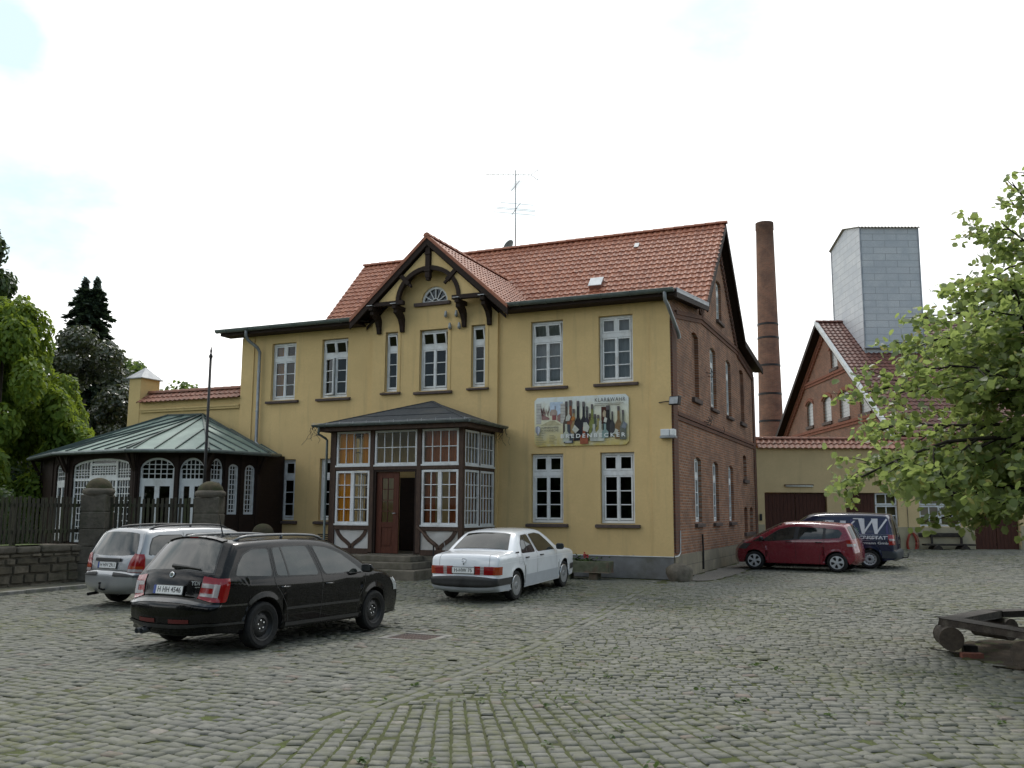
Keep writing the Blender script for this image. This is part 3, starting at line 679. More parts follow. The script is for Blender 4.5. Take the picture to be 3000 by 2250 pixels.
# bay roof
fe, fz = 2.62, 7.50; AZ = 9.83
for s in (1,-1):
    e = V(AX+s*fe, 23.1, fz); vv = V(-s*fe, 0, AZ-fz); u = UY if s > 0 else -UY
    o = e if s > 0 else e + UY*6.3
    mb = MB(); tiles(mb, o, u, vv, u.cross(vv), 6.3, vv.length, pw=.21, pl=.30, seed=5+s)
    if s > 0: ridge_caps(mb, (AX,23.08,AZ+.05), (AX,28.9,AZ+.05))
    mb.build('bay_roof', m_tile, H, auto=50)
bb = MB()
for s in (1,-1):
    a, b = V(AX+s*(fe+.03), 23.12, fz-.01), V(AX, 23.12, AZ+.02)
    bb.obox(a, (0,.06,0), b-a, (0,0,-.27)); bb.obox(a+V(0,.06,-.04), (0,.56,0), b-a, (0,0,-.05))   # barge board and soffit
    bb.obox(V(AX+s*(fe-.25),23.62,7.36), (0,.04,0), (-s*(fe-.4),0,AZ-fz-.28), (0,0,-.10))
bb.build('barge_board', m_timber, H, bevel=.006)
tt = MB()
for s in (1,-1):
    a, b = V(AX+s*(fe+.02), 23.095, fz+.03), V(AX, 23.095, AZ+.05); tt.obox(a, (0,.03,0), b-a, (0,0,-.09), tint=.35)
    tt.obox(a+V(0,.0,.0), (0,.16,0), b-a, (0,0,.03), tint=.6)
tt.build('verge_tile', m_tile, H)
kp = MB(); YT = 23.2; kp.box(AX-.08, AX+.08, YT-.03, YT+.13, 8.6, 9.56); kp.box(AX-.055, AX+.055, YT-.02, YT+.12, 8.52, 8.6); kp.box(AX-.1, AX+.1, YT-.05, YT+.14, 8.78, 8.84); kp.box(AX-.1, AX+.1, YT-.05, YT+.14, 9.3, 9.36); kp.build('king_post', m_timber, H, bevel=.01)
def arch_pts(r0, rz, k=20): return [(AX+r0*math.cos(PI*i/k), 7.95+rz*math.sin(PI*i/k)) for i in range(k+1)]
ar = MB(); A1, A2 = arch_pts(1.09,1.02), arch_pts(.97,.89)
for i in range(20): ar.prism([(A1[i][0],YT,A1[i][1]),(A1[i+1][0],YT,A1[i+1][1]),(A2[i+1][0],YT,A2[i+1][1]),(A2[i][0],YT,A2[i][1])], (0,.13,0))
ar.build('arch_timber', m_timber, H)
for s in (1,-1):
    st_ = MB(); a = V(AX+s*.98, YT+.03, 8.80); b = V(AX+s*.64, YT+.03, 8.46); st_.bar(a, b, .13, .12, (0,1,0)); st_.bar(b, b+(b-a)*.25, .08, .09, (0,1,0)); st_.build('strut', m_timber, H, bevel=.01)
    cb = MB(); x0, x1 = sorted((AX+s*.82, AX+s*1.98)); cb.box(x0, x1, YT-.02, YT+.12, 7.86, 7.99); cb.build('collar_beam', m_timber, H, bevel=.01)
    sp_ = MB(); pts = [(AX+s*1.09,7.99)] + [(AX+s*abs(x-AX), z) for x, z in A1[1:10]] + [(AX+s*.1,8.97),(AX+s*.1,9.42),(AX+s*.2,9.36),(AX+s*1.72,7.99)]
    sp_.prism([(x,YT+.05,z) for x, z in pts], (0,.04,0)); sp_.build('gable_panel', m_yellow, H)
for x in (-14.88,-14.06,-11.96,-11.14):
    pr = MB(); pr.box(x-.065, x+.065, 23.06, 23.7, 7.73, 7.86); pr.build('purlin', m_timber, H, bevel=.01)
    cap = MB(); cap.box(x-.1, x+.1, 23.0, 23.2, 7.862, 7.878); cap.build('purlin_cap', m_steel, H)
    br = MB(); k = 9; pts = []
    for i in range(k+1): t = i/k*PI/2; pts.append((YBY-.50*math.sin(t)**1.0, 7.16+.56*(1-math.cos(t))))
    out = pts + [(y, z) for y, z in [(YBY-.50,7.73),(YBY-.28,7.73),(YBY-.16,7.6),(YBY-.09,7.45),(YBY,7.22)]]
    outp = [(YBY,7.10),(YBY-.10,7.10),(YBY-.14,7.28),(YBY-.24,7.46),(YBY-.40,7.58),(YBY-.50,7.62),(YBY-.50,7.73),(YBY-.20,7.73),(YBY-.06,7.62),(YBY,7.5)]
    br.prism([(x-.055,y,z) for y, z in outp], (.11,0,0)); br.build('bracket', m_timber, H, bevel=.008)
# things fixed to the roof
sk = MB(); n_ = UX.cross(sv).normalized(); o = V(-9.68,28.32,7.98+(28.32-YV)*1.066)
svn = sv.normalized(); sk.obox(o, (.42,0,0), svn*.42, n_*.16); skl = sk.build('roof_hatch', M('hatch_lead', (.30,.16,.12),(.25,.14,.11),5,.6), H)
sg = MB(); sg.obox(o+n_*.16+V(-.02,0,0)-svn*.02, (.46,0,0), svn*.46, n_*.03); sg.build('hatch_lid', m_white, skl, bevel=.008)
sk2 = MB(); o = V(-8.6,29.95,7.98+(29.95-YV)*1.066); sk2.obox(o, (.16,0,0), svn*.26, n_*.07); sk2.build('vent_tile', m_steel, H)
# ---------------------------------------------------------------- glazed entrance porch and its steps
PX0, PX1, PY, PZ = -15.17, -10.96, 21.65, .56
P_ = porch = thing('entrance_porch', 'half-timbered glazed entrance porch with white lattice windows and grey hipped roof', 'porch', (-13.06,22.7,.56))
def lattice(parent, O, u, n, w, h, cols, rows, fat=.055, mid=False, mat=m_white, glass=m_glassclear, sill=True, bar=.022):
    O, u, n = Vector(O), Vector(u), Vector(n); fr = MB(); gl = MB()
    def bx(a0, a1, z0, z1, d0=-.045, d1=.02): fr.obox(O+u*a0+UZ*z0+n*d0, u*(a1-a0), n*(d1-d0), UZ*(z1-z0))
    bx(0, fat, 0, h); bx(w-fat, w, 0, h); bx(fat, w-fat, 0, fat); bx(fat, w-fat, h-fat, h)
    if mid: bx(w/2-.055, w/2+.055, fat, h-fat, -.045, .026)
    secs = [(fat, w/2-.055), (w/2+.055, w-fat)] if mid else [(fat, w-fat)]
    for a0, a1 in secs:
        k = cols//len(secs)
        for i in range(1, k): a = a0+(a1-a0)*i/k; bx(a-bar/2, a+bar/2, fat, h-fat, -.035, .006)
        for i in range(1, rows): z = fat+(h-2*fat)*i/rows; bx(a0, a1, z-bar/2, z+bar/2, -.035, .008)
        gl.face([O+u*a0+UZ*fat-n*.02, O+u*a1+UZ*fat-n*.02, O+u*a1+UZ*(h-fat)-n*.02, O+u*a0+UZ*(h-fat)-n*.02])
    if sill: bx(-.02, w+.02, -.045, 0, -.045, .05)
    wn = fr.build('window', mat, parent, bevel=.003, seg=1); gl.build('pane', glass, wn); return wn
fb = MB()      # front timbers
def post(x0, x1, z0, z1, y0=PY, y1=PY+.14):
    b = MB(); b.box(x0, x1, y0, y1, z0, z1); b.build('post', m_porchwood, P_, bevel=.012)
for x0, x1 in ((PX0,-14.98),(-13.855,-13.72),(-12.365,-12.225),(-11.095,PX1)): post(x0, x1, .6, 3.96)
post(PX1-.14, PX1, .6, 3.96, 22.67, 22.73+.0); post(PX1-.14, PX1, .6, 3.96, 23.63, YBY-.0); post(PX0, PX0+.14, .6, 3.96, 23.5, YBY)
def beam(p, q, w, h):
    b = MB(); b.bar(p, q, w, h); b.build('beam', m_porchwood, P_, bevel=.01)
yb = PY+.075
for x0, x1 in ((PX0,PX1),): beam((x0-.02,yb-.005,4.0),(x1+.02,yb-.005,4.0),.17,.13)
for x0, x1 in ((-14.98,-13.855),(-13.72,-12.365),(-12.225,-11.095)): beam((x0,yb,2.905),(x1,yb,2.905),.13,.12)
for x0, x1 in ((-14.98,-13.855),(-12.225,-11.095)): beam((x0,yb,1.27),(x1,yb,1.27),.13,.13); beam((x0,yb,.63),(x1,yb,.63),.13,.15)
xs_ = PX1-.075
beam((xs_+.005,PY+.14,4.0),(xs_+.005,YBY,4.0),.17,.13)
for y0, y1 in ((PY+.14,22.67),(22.73,23.63)):
    beam((xs_,y0,2.895),(xs_,y1,2.895),.13,.10); beam((xs_,y0,1.26),(xs_,y1,1.26),.13,.12); beam((xs_,y0,.63),(xs_,y1,.63),.13,.15)
beam((PX0+.075,PY+.14,4.0),(PX0+.075,YBY,4.0),.15,.13)
# windows
yw = PY+.045
for x0, x1, c in ((-14.97,-13.865,4),(-13.71,-12.375,5),(-12.215,-11.105,4)): lattice(P_, (x0,yw,2.985), UX, NF, x1-x0, .945, c, 2)
lattice(P_, (-14.97,yw,1.37), UX, NF, 1.105, 1.46, 4, 4, mid=True, fat=.06); lattice(P_, (-12.215,yw,1.36), UX, NF, 1.11, 1.47, 4, 4, mid=True, fat=.06)
xw = PX1-.03
for y0, y1 in ((PY+.15,22.66),(22.74,23.62)):
    lattice(P_, (xw,y0,2.97), UY, NB, y1-y0, .93, 4, 2); lattice(P_, (xw,y0,1.34), UY, NB, y1-y0, 1.49, 4, 4)
lattice(P_, (PX0+.05,YBY-.08,2.97), -UY, V(-1,0,0), 1.7, .93, 7, 2); lattice(P_, (PX0+.05,YBY-.08,1.34), -UY, V(-1,0,0), 1.7, 1.49, 7, 4)
# infill panels with curved braces
for x0, x1 in ((-14.98,-13.855),(-12.225,-11.095)):
    b = MB(); b.box(x0, x1, PY+.05, PY+.1, .70, 1.21); b.build('infill_panel', m_whiteold, P_)
    c = (x0+x1)/2; hw_ = (x1-x0)/2
    for s in (1,-1):
        br = MB(); pth = []
        for i in range(9):
            t = i/8; pth.append((c+s*(.03+hw_*.93*(math.sin(t*PI/2)**1.0)*(.35+.65*t)), .72+.50*t**.8 if t > 0 else .70))
        pth = [(c+s*a*hw_, z) for a, z in ((.05,.70),(.10,.80),(.32,.89),(.55,.975),(.73,1.08),(.86,1.21))]
        k = len(pth); lf_, rg_ = [], []
        for i, p in enumerate(pth):
            a, b2 = pth[max(i-1,0)], pth[min(i+1,k-1)]; dx, dz = b2[0]-a[0], b2[1]-a[1]; ln = math.hypot(dx,dz); nx_, nz_ = -dz/ln*.055, dx/ln*.055
            lf_.append((p[0]+nx_, PY+.03, p[1]+nz_)); rg_.append((p[0]-nx_, PY+.03, p[1]-nz_))
        for i in range(k-1): br.prism([lf_[i],lf_[i+1],rg_[i+1],rg_[i]], (0,.05,0))
        br.build('brace', m_porchwood, P_)
b = MB(); b.box(PX1-.1, PX1-.06, PY+.14, 23.63, .70, 1.2); b.build('infill_panel', m_whiteold, P_)
b = MB(); b.box(PX0+.03, PX0+.09, PY+.14, YBY, .6, 1.32); b.build('infill_panel', m_whiteold, P_)
fl_ = MB(); fl_.box(PX0+.02, PX1-.02, PY+.02, YBY, -.05, .575); fl_.build('floor', m_concrete, P_)
ce = MB(); ce.box(PX0+.1, PX1-.1, PY+.1, YBY, 4.06, 4.09); ce.build('ceiling', m_room, P_)
# roof: hip of grey felt against the wall
rf = MB(); ez = 4.10; e = [V(-15.42,21.27,ez), V(-10.63,21.27,ez), V(-10.63,23.66,ez), V(-15.42,23.66,ez)]; ap = V(-13.0,23.62,4.94)
nseg = 6
rf.add(e+[ap], [(0,1,4),(1,2,4),(3,0,4)]); rf.add([p-UZ*.05 for p in e], [(3,2,1,0)])
for a, b2 in ((e[0],e[1]),(e[1],e[2]),(e[3],e[0])): rf.add([a,b2,b2-UZ*.06,a-UZ*.06],[(0,1,2,3)])
for a in (e[0],e[1]): rf.bar(a+UZ*.005, ap+UZ*.005, .10, .025)
for t in (.33,.66): rf.bar(e[0].lerp(ap,t)+UZ*.006, e[1].lerp(ap,t)+UZ*.006, .05, .012)
rf.build('roof', m_felt, P_)
fa = MB(); fa.box(-15.36, -10.69, 21.33, 21.37, 3.93, 4.05); fa.box(-10.73, -10.69, 21.37, 23.6, 3.93, 4.05); fa.box(-15.36, -15.32, 21.37, 23.6, 3.93, 4.05); fa.box(-15.32,-10.73,21.37,21.66,4.03,4.05); fa.box(-10.95,-10.73,21.66,23.6,4.03,4.05); fa.build('fascia', m_porchwood, P_)
g_ = MB(); gutter(g_, (-15.50,21.22,4.10), (-10.60,21.22,4.10), .06); gutter(g_, (-10.58,21.2,4.10), (-10.58,23.6,4.10), .06); g_.build('gutter', m_gutter, P_)
wr = MB(); wr.tube([(-15.5,21.15,4.135),(-10.52,21.15,4.135),(-10.52,23.6,4.12)], .006, 4)
for i in range(12): wr.tube([(-15.4+i*.43,21.15,4.1),(-15.4+i*.43,21.15,4.17)], .006, 4)
wr.build('lightning_wire', m_steel, P_)
downpipe([(-15.3,21.24,4.05),(-15.3,21.24,3.85),(-15.22,21.45,3.75),(-15.24,21.58,3.7),(-15.24,21.58,.8),(-15.26,21.5,.66),(-15.42,21.36,.60)], .035, m_gutter, P_)
tw = MB()
for x, y in ((-15.45,21.25),(-10.6,23.35)):
    for k in range(9):
        p = [V(x+random.uniform(-.12,.12), y+random.uniform(-.1,.1), 4.04)]
        for j in range(5): p.append(p[-1]+V(random.uniform(-.09,.09), random.uniform(-.06,.06), random.uniform(-.13,.0)))
        tw.tube(p, .005, 4)
tw.build('light_string', m_iron, P_)
# entrance door: left leaf shut, right leaf open inwards
fz_ = MB(); fz_.box(-13.72, -13.66, PY+.03, PY+.12, .57, 2.85); fz_.box(-12.425, -12.365, PY+.03, PY+.12, .57, 2.85); fz_.box(-13.66, -12.425, PY+.03, PY+.12, 2.79, 2.85); fz_.build('door_frame', m_timber, P_)
def leaf_door(O, u, n, w, h):
    O, u, n = Vector(O), Vector(u), Vector(n); d = MB()
    def bx(a0,a1,z0,z1,d0=-.045,d1=0): d.obox(O+u*a0+UZ*z0+n*d0, u*(a1-a0), n*(d1-d0), UZ*(z1-z0))
    s = .17; bx(0,s,0,h); bx(w-s,w,0,h); bx(s,w-s,0,.16); bx(s,w-s,.70,.84); bx(s,w-s,h-.17,h); bx(s,w-s,.16,.70,-.035,-.016); bx(s+.05,w-s-.05,.22,.64,-.03,-.004); bx(w/2-.015,w/2+.015,.2,.66,-.02,0)
    for i in range(1,4): z = .84+(h-1.01)*i/4; bx(s,w-s,z-.012,z+.012,-.035,-.006)
    bx(w/2-.012,w/2+.012,.84,h-.17,-.035,-.006)
    dd = d.build('door', m_door, P_, bevel=.006); g = MB(); g.face([O+u*s+UZ*.84-n*.02, O+u*(w-s)+UZ*.84-n*.02, O+u*(w-s)+UZ*(h-.17)-n*.02, O+u*s+UZ*(h-.17)-n*.02]); g.build('pane', m_glass, dd)
    k = MB(); k.tube([O+u*(w-.07)+UZ*1.08+n*.0, O+u*(w-.07)+UZ*1.08+n*.05, O+u*(w-.17)+UZ*1.08+n*.05], .011, 8); k.build('handle', m_steel, dd)
leaf_door((-13.655,PY+.09,.585), UX, NF, .70, 2.20)
leaf_door((-12.44,PY+.10,.585), V(-.12,.99,0).normalized(), V(-.99,-.12,0), .60, 2.20)
# curtains and an inner doorway behind the glass
def drape(p, q, z0, z1, mat, parent, k=26, amp=.02):
    p, q = Vector(p), Vector(q); d = q-p; s = d.cross(UZ).normalized(); c = MB(); vs = []
    for i in range(k+1):
        o = p+d*(i/k)+s*amp*math.sin(i*1.7); vs += [o+UZ*z0, o+UZ*z1]
    c.add(vs, [(2*i,2*i+2,2*i+3,2*i+1) for i in range(k)]); return c.build('curtain', mat, parent, smooth=True)
m_rust = M('rust_curtain', (.33,.10,.03), (.22,.065,.025), 3, .85, stretch=(9,9,.3))
drape((-14.93,PY+.13,0),(-14.42,PY+.14,0),1.36,3.95,m_curtain,P_); drape((-14.16,PY+.13,0),(-13.9,PY+.13,0),2.95,3.95,m_curtain,P_); drape((-13.98,PY+.16,0),(-13.88,PY+.16,0),1.36,2.9,m_curtain,P_,8)
for x0, x1 in ((-12.16,-11.85),(-11.42,-11.14)): drape((x0,PY+.16,0),(x1,PY+.16,0),1.36,2.85,m_rust,P_)
drape((-12.18,PY+.15,0),(-11.14,PY+.15,0),2.95,3.95,m_rust,P_)
for y0, y1 in ((21.9,22.1),(22.5,22.7),(22.85,23.05),(23.4,23.6)): drape((PX1-.2,y0,0),(PX1-.2,y1,0),1.3,2.85,m_rust,P_,10)
idr = MB(); idr.box(-14.02, -12.9, YBY-.06, YBY-.004, .575, 2.7); idr.box(-13.9, -13.02, YBY-.09, YBY-.06, .575, 2.6); idr.build('inner_door', m_timber, P_)

# outside steps
sp = thing('entrance_steps', 'worn concrete entrance steps below the half-timbered porch', 'steps', (-13.9,21.5,0))
for n_s, (x0, x1, y0, z0, z1) in enumerate(((-16.5,-11.62,20.33,-.06,.24),(-16.2,-11.88,20.66,.24,.41),(-15.95,-12.1,20.98,.41,.555))):
    b = MB(); b.box(x0, x1, y0, YBY-.1 if n_s < 0 else 21.66, z0, z1); b.build('step', m_concrete, sp, bevel=.018)
hr = thing('handrail', 'plain dark wooden handrail beside the porch steps', 'handrail', (-12.0,21.3,.6))
b = MB(); b.tube([(-12.26,21.56,1.32),(-12.2,21.48,1.30),(-11.42,20.95,.90),(-11.34,20.9,.86)], .028, 8); b.build('rail', m_porchwood, hr, smooth=True)
b = MB(); b.tube([(-11.42,20.95,.88),(-11.42,20.95,.0)], .02, 8); b.build('leg', m_iron, hr)
# ---------------------------------------------------------------- garden pavilion
WP = [(-27.29,22.16),(-23.78,20.21),(-20.61,19.83),(-18.72,20.62),(-18.32,22.50)]
EP = [(-27.48,21.81),(-23.91,19.82),(-20.55,19.42),(-18.38,20.33),(-17.93,22.39)]
pav = thing('garden_pavilion', 'dark timber garden pavilion with green copper roof and white arched lattice windows', 'pavilion', (-22.5,22,.1))
ZB, ZT = .0, 3.42
def seg(i, s):
    a, b = V(*WP[i],0), V(*WP[i+1],0); return a + (b-a)*s
def seg_frame(i):
    a, b = V(*WP[i],0), V(*WP[i+1],0); u = (b-a).normalized(); return a, u, V(u.y,-u.x,0), (b-a).length
def arched_window(i, s0, s1, zb, zs, zc, spec):
    """window in facet i from s0..s1 (fraction), sill zb, springing zs, crown zc"""
    a, u, n, Ln = seg_frame(i); x0, x1 = s0*Ln, s1*Ln; w = x1-x0; fr = MB(); gl = MB(); O = a+u*x0-n*.06
    def top(x): t = 2*x/w-1; return zs+(zc-zs)*math.sqrt(max(0,1-t*t*.96))
    def bx(a0,a1,z0,z1,d0=-.05,d1=.0): fr.obox(O+u*a0+UZ*z0+n*d0, u*(a1-a0), n*(d1-d0), UZ*(z1-z0))
    fat = .065; k = 16
    bx(0,fat,zb,top(0)); bx(w-fat,w,zb,top(w)); bx(fat,w-fat,zb,zb+.07)
    for j in range(k):
        xa, xb = w*j/k, w*(j+1)/k
        fr.prism([O+u*xa+UZ*top(xa), O+u*xb+UZ*top(xb), O+u*xb+UZ*(top(xb)-fat), O+u*xa+UZ*(top(xa)-fat)], -n*.05)
    bar = .022
    def grid(x0_, x1_, z0_, z1_, c, r_, arch=False):
        for q in range(1, c):
            x = x0_+(x1_-x0_)*q/c; bx(x-bar/2, x+bar/2, z0_, (top(x)-fat*.6) if arch else z1_, -.035, -.008)
        for q in range(1, r_):
            z = z0_+(z1_-z0_)*q/r_
            xa, xb = x0_, x1_
            if arch:
                xx = [x0_+(x1_-x0_)*t/60 for t in range(61)]; ok = [x for x in xx if top(x)-fat > z]
                if not ok: continue
                xa, xb = min(ok), max(ok)
            bx(xa, xb, z-bar/2, z+bar/2, -.035, -.006)
    if spec == 'B':
        t0, t1 = 2.57, 2.65; m0, m1 = w*.295, w*.745
        bx(0,w,t0,t1,-.05,.006); bx(m0-.045,m0+.045,zb,top(m0)-.02,-.05,.004); bx(m1-.045,m1+.045,zb,top(m1)-.02,-.05,.004)
        bx(m0,m1,t1,t1+.09,-.05,.003); bx(m0,m1,zs+.03,zs+.11,-.05,.003)
        grid(m0+.05,m1-.05,t1+.09,zs+.03,9,4); grid(fat,m0-.045,t1,zs,5,4,True); grid(m1+.045,w-fat,t1,zs,5,4,True)
        grid(fat,m0-.045,zb+.07,t0,5,9); grid(m1+.045,w-fat,zb+.07,t0,5,9); grid(m0+.045,m1-.045,zb+.07,t0,9,9)
    elif spec == 'D':
        bx(0,w,2.52,2.62,-.05,.006); grid(fat,w-fat,2.62,zc-fat,5 if w > .6 else 3,4,True)
        bx(w/2-.07,w/2+.07,zb,2.52); bx(fat,w-fat,2.40,2.52,-.05,-.002); bx(fat,w-fat,zb,1.15,-.05,-.002); bx(0,.13,zb,2.5,-.05,.002); bx(w-.13,w,zb,2.5,-.05,.002)
    elif spec == 'E':
        bx(0,w,2.52,2.62,-.05,.006); grid(fat,w-fat,2.62,zc-fat,3,4,True); grid(fat,w-fat,zb,2.52,3,8)
    elif spec == 'L': grid(0,w,zb,zc-.02,4,10,True)
    pts = [O+u*0+UZ*zb-n*.03, O+u*w+UZ*zb-n*.03] + [O+u*(w*(1-j/k))+UZ*(top(w*(1-j/k))-.01)-n*.03 for j in range(k+1)]
    gl.add(pts, [tuple(t) for t in tessellate_polygon([pts])])
    wn = fr.build('window', m_white if spec != 'L' else m_white, pav); gl.build('pane', m_glass, wn)
    return [(x0,zb),(x1,zb)] + [(x0+w*(1-j/k), top(w*(1-j/k))) for j in range(k+1)]
op = {0: [], 1: [], 2: [], 3: []}
op[0].append(arched_window(0,.60,.955,.75,2.95,3.2,'D'))
op[1].append(arched_window(1,.085,.935,.75,2.98,3.23,'B'))
op[2].append(arched_window(2,.065,.555,.35,2.85,3.22,'D')); op[2].append(arched_window(2,.625,.985,.35,2.80,3.22,'D'))
op[3].append(arched_window(3,.09,.315,.6,2.85,3.22,'E')); op[3].append(arched_window(3,.41,.605,1.6,2.95,3.08,'L')); op[3].append(arched_window(3,.715,.92,1.6,2.90,3.08,'L'))
for i in range(4):
    a, u, n, Ln = seg_frame(i); w = MB(); w.wall(a, u, n, rect(0,Ln,ZB,ZT), op[i], .09); w.build('timber_wall', m_timber, pav)
    for s in {0:(0,.5,1),1:(0.02,1),2:(.005,.59),3:(0,.36,.66,.97)}[i]:
        c = a+u*(s*Ln); p = MB(); p.obox(c-u*.06-n*.02, u*.12, n*.06, UZ*(ZT-ZB)); p.build('post', m_timber, pav, bevel=.01)
        if s in (0,.02,.005,.97,1):
            k = MB(); k.obox(c-u*.04+UZ*3.38+n*.0, u*.08, n*.34, UZ*(.06)); k.bar(c+UZ*2.85+n*.05, c+UZ*3.38+n*.33, .08, .09); k.build('bracket', m_timber, pav)
b = MB(); b.wall((*WP[4],0), (V(-18.37,23.75,0)-V(*WP[4],0)).normalized(), V(1,0,0), rect(0,1.25,0,ZT)); b.wall((*WP[0],0), (V(-27.3,23.75,0)-V(*WP[0],0)).normalized(), V(-1,0,0), rect(0,1.58,0,ZT))
b.add([(-27.3,23.7,0),(-18.4,23.7,0),(-18.4,23.7,3.4),(-27.3,23.7,3.4)],[(0,1,2,3)]); b.build('back_wall', m_timber, pav)
b = MB(); b.add([(*p,.12) for p in WP]+[(-18.37,23.7,.12),(-27.3,23.7,.12)],[tuple(range(7))]); b.build('floor', m_room, pav)
# copper roof with standing seams
E3 = [V(-27.15,23.72,3.44)] + [V(*p,3.44) for p in EP] + [V(-18.55,23.70,3.50)]
PK, P2 = V(-21.75,23.66,4.87), V(-23.25,23.68,4.90)
m_roof = MB(); seam = MB()
def facet(pts, dirv, sp_, skip=()):
    """roof plane plus its standing seams, which run along dirv"""
    pts = [Vector(p) for p in pts]; m_roof.face(pts); nrm = (pts[1]-pts[0]).cross(pts[2]-pts[0]).normalized()
    if nrm.z < 0: nrm = -nrm
    d = Vector(dirv); d = (d - nrm*d.dot(nrm)).normalized(); s = nrm.cross(d); vals = [p.dot(s) for p in pts]; t = min(vals)+sp_*.6
    while t < max(vals)-.05:
        hit = []
        for i, a in enumerate(pts):
            b2 = pts[(i+1)%len(pts)]; da, db = a.dot(s)-t, b2.dot(s)-t
            if da*db < 0: hit.append(a+(b2-a)*(da/(da-db)))
        if len(hit) == 2 and (hit[0]-hit[1]).length > .15: seam.bar(hit[0]+nrm*.015, hit[1]+nrm*.015, .03, .045, nrm)
        t += sp_
    for i in range(int((max(vals)-min(vals))/sp_)):     # cross joints, staggered
        pass
hips = []
facet([E3[0],E3[1],P2], (.35,1,0), .62); facet([E3[1],E3[2],PK,P2], (.88,1,0), .62); facet([E3[2],E3[3],PK], (.12,1,0), .62); facet([E3[3],E3[4],PK], (-.45,1,0), .60); facet([E3[4],E3[5],PK], (-1,.22,0), .46); facet([E3[5],E3[6],PK], (-1,.3,0), .5)
for a, b2 in ((E3[2],PK),(E3[3],PK),(E3[4],PK),(E3[1],P2),(P2,PK),(E3[5],PK)): seam.bar(a+UZ*.02, b2+UZ*.03, .06, .05)
m_roof.build('roof', m_copper, pav); seam.build('roof_seam', m_copdark, pav)
ee = MB()
for a, b2 in zip(E3, E3[1:]):
    ee.add([a-UZ*.0,b2-UZ*.0,b2-UZ*.12,a-UZ*.12],[(0,1,2,3)]); 
WI = [V(-27.3,23.6,3.42)]+[V(*p,3.36) for p in WP]+[V(-18.4,23.6,3.42)]
for (a, b2), (c, d2) in zip(zip(E3,E3[1:]), zip(WI,WI[1:])): ee.add([a-UZ*.12,b2-UZ*.12,d2,c],[(0,1,2,3)])
ee.build('eaves', m_timber, pav)
gg = MB()
for a, b2 in zip(E3[1:], E3[2:-0 or None]): gg.tube([a-UZ*.05+(a-V(-22,24,3.44)).normalized()*.05, b2-UZ*.05+(b2-V(-22,24,3.44)).normalized()*.05], .055, 8)
gg.build('gutter', m_gutter, pav)

# ---------------------------------------------------------------- yellow garden wall with tiled coping and its pier
gw = thing('garden_wall', 'yellow plastered garden wall with red tile coping and zinc-capped pier', 'wall', (-23,24,0))
b = MB(); b.box(-24.7, XL+.0, 23.76, 24.5, 0, 5.42); b.build('wall', m_yellow2, gw)
b = MB(); b.box(-24.6, XL-.01, 23.69, 23.76, 5.05, 5.12); b.box(-24.6, XL-.01, 23.66, 23.76, 5.12, 5.18); b.build('moulding', m_yellow2, gw, bevel=.008)
b = MB(); sl_ = V(0,.55,.36); tiles(b, (-24.66,23.62,5.40), UX, sl_, UX.cross(sl_), 4.4, sl_.length, pw=.21, pl=.33, seed=21); ridge_caps(b, (-24.66,24.17,5.80), (-20.26,24.17,5.80)); s2 = V(0,-.55,.36); tiles(b, (-20.26,24.72,5.40), -UX, s2, (-UX).cross(s2), 4.4, s2.length, sub=3, seed=22); b.build('tile_coping', m_tile2, gw, auto=50)
b = MB(); b.box(-25.2, -24.66, 23.74, 24.62, 0, 6.32); b.build('pier', m_yellow2, gw, bevel=.012)
b = MB(); c = V(-24.93,24.18,6.74); q = [V(-25.28,23.66,6.31),V(-24.58,23.66,6.31),V(-24.58,24.70,6.31),V(-25.28,24.70,6.31)]; b.add(q+[c]+[p-UZ*.03 for p in q],[(0,1,4),(1,2,4),(2,3,4),(3,0,4),(0,1,6,5),(1,2,7,6),(2,3,8,7),(3,0,5,8),(8,7,6,5)]); b.build('pier_cap', m_zinc, gw)

# ---------------------------------------------------------------- rubble retaining wall, pickets, gate piers, flagpole
rw = thing('stone_wall', 'low mossy rubble stone wall below the picket fence', 'wall', (-19.5,11,-.1))
b = MB(); b.box(-20.0, -19.26, 3, 17.0, -.2, .70); zz = -.18; rq = random.Random(3)
while zz < .62:
    hh = rq.uniform(.15,.26); hh = min(hh, .70-zz); yy = 8.0+rq.uniform(0,.3)
    while yy < 17.0:
        l = rq.uniform(.22,.62); e = rq.uniform(-.015,.025); dz = rq.uniform(-.012,.012)
        b.add([(-19.30,yy+.012,zz+.01+dz),(-19.30,yy+l-.012,zz+.01-dz),(-19.30,yy+l-.014,zz+hh-.012+dz),(-19.30,yy+.015,zz+hh-.01),(-19.21+e,yy+.03,zz+.03+dz),(-19.215+e,yy+l-.035,zz+.028-dz),(-19.22+e,yy+l-.03,zz+hh-.035+dz),(-19.21+e,yy+.035,zz+hh-.03)],[(4,5,6,7),(0,1,5,4),(1,2,6,5),(2,3,7,6),(3,0,4,7)], rq.random()); yy += l
    zz += hh
b.build('rubble_wall', tintmat('rubble_stone', (.10,.085,.06), (.19,.16,.12), (.05,.045,.035), rough=.95, bmp=.8, bscale=16, nscale=5, moss=(.06,.075,.03)), rw)
cp = MB(); y = 3.0
while y < 17:
    l = random.uniform(.55,.95); dx = random.uniform(-.02,.03)
    cp.box(-20.02, -19.17+dx, y+.01, min(y+l,17.05)-.01, .70, .86+random.uniform(-.02,.025)); y += l
cp.build('coping_stone', m_stone, rw, bevel=.05, seg=3)
ms = MB(); ms.add([(-20,5,.885),(-19.35,5,.885),(-19.35,16,.885),(-20,16,.885)],[(0,1,2,3)]); ms.build('moss', m_moss, rw)
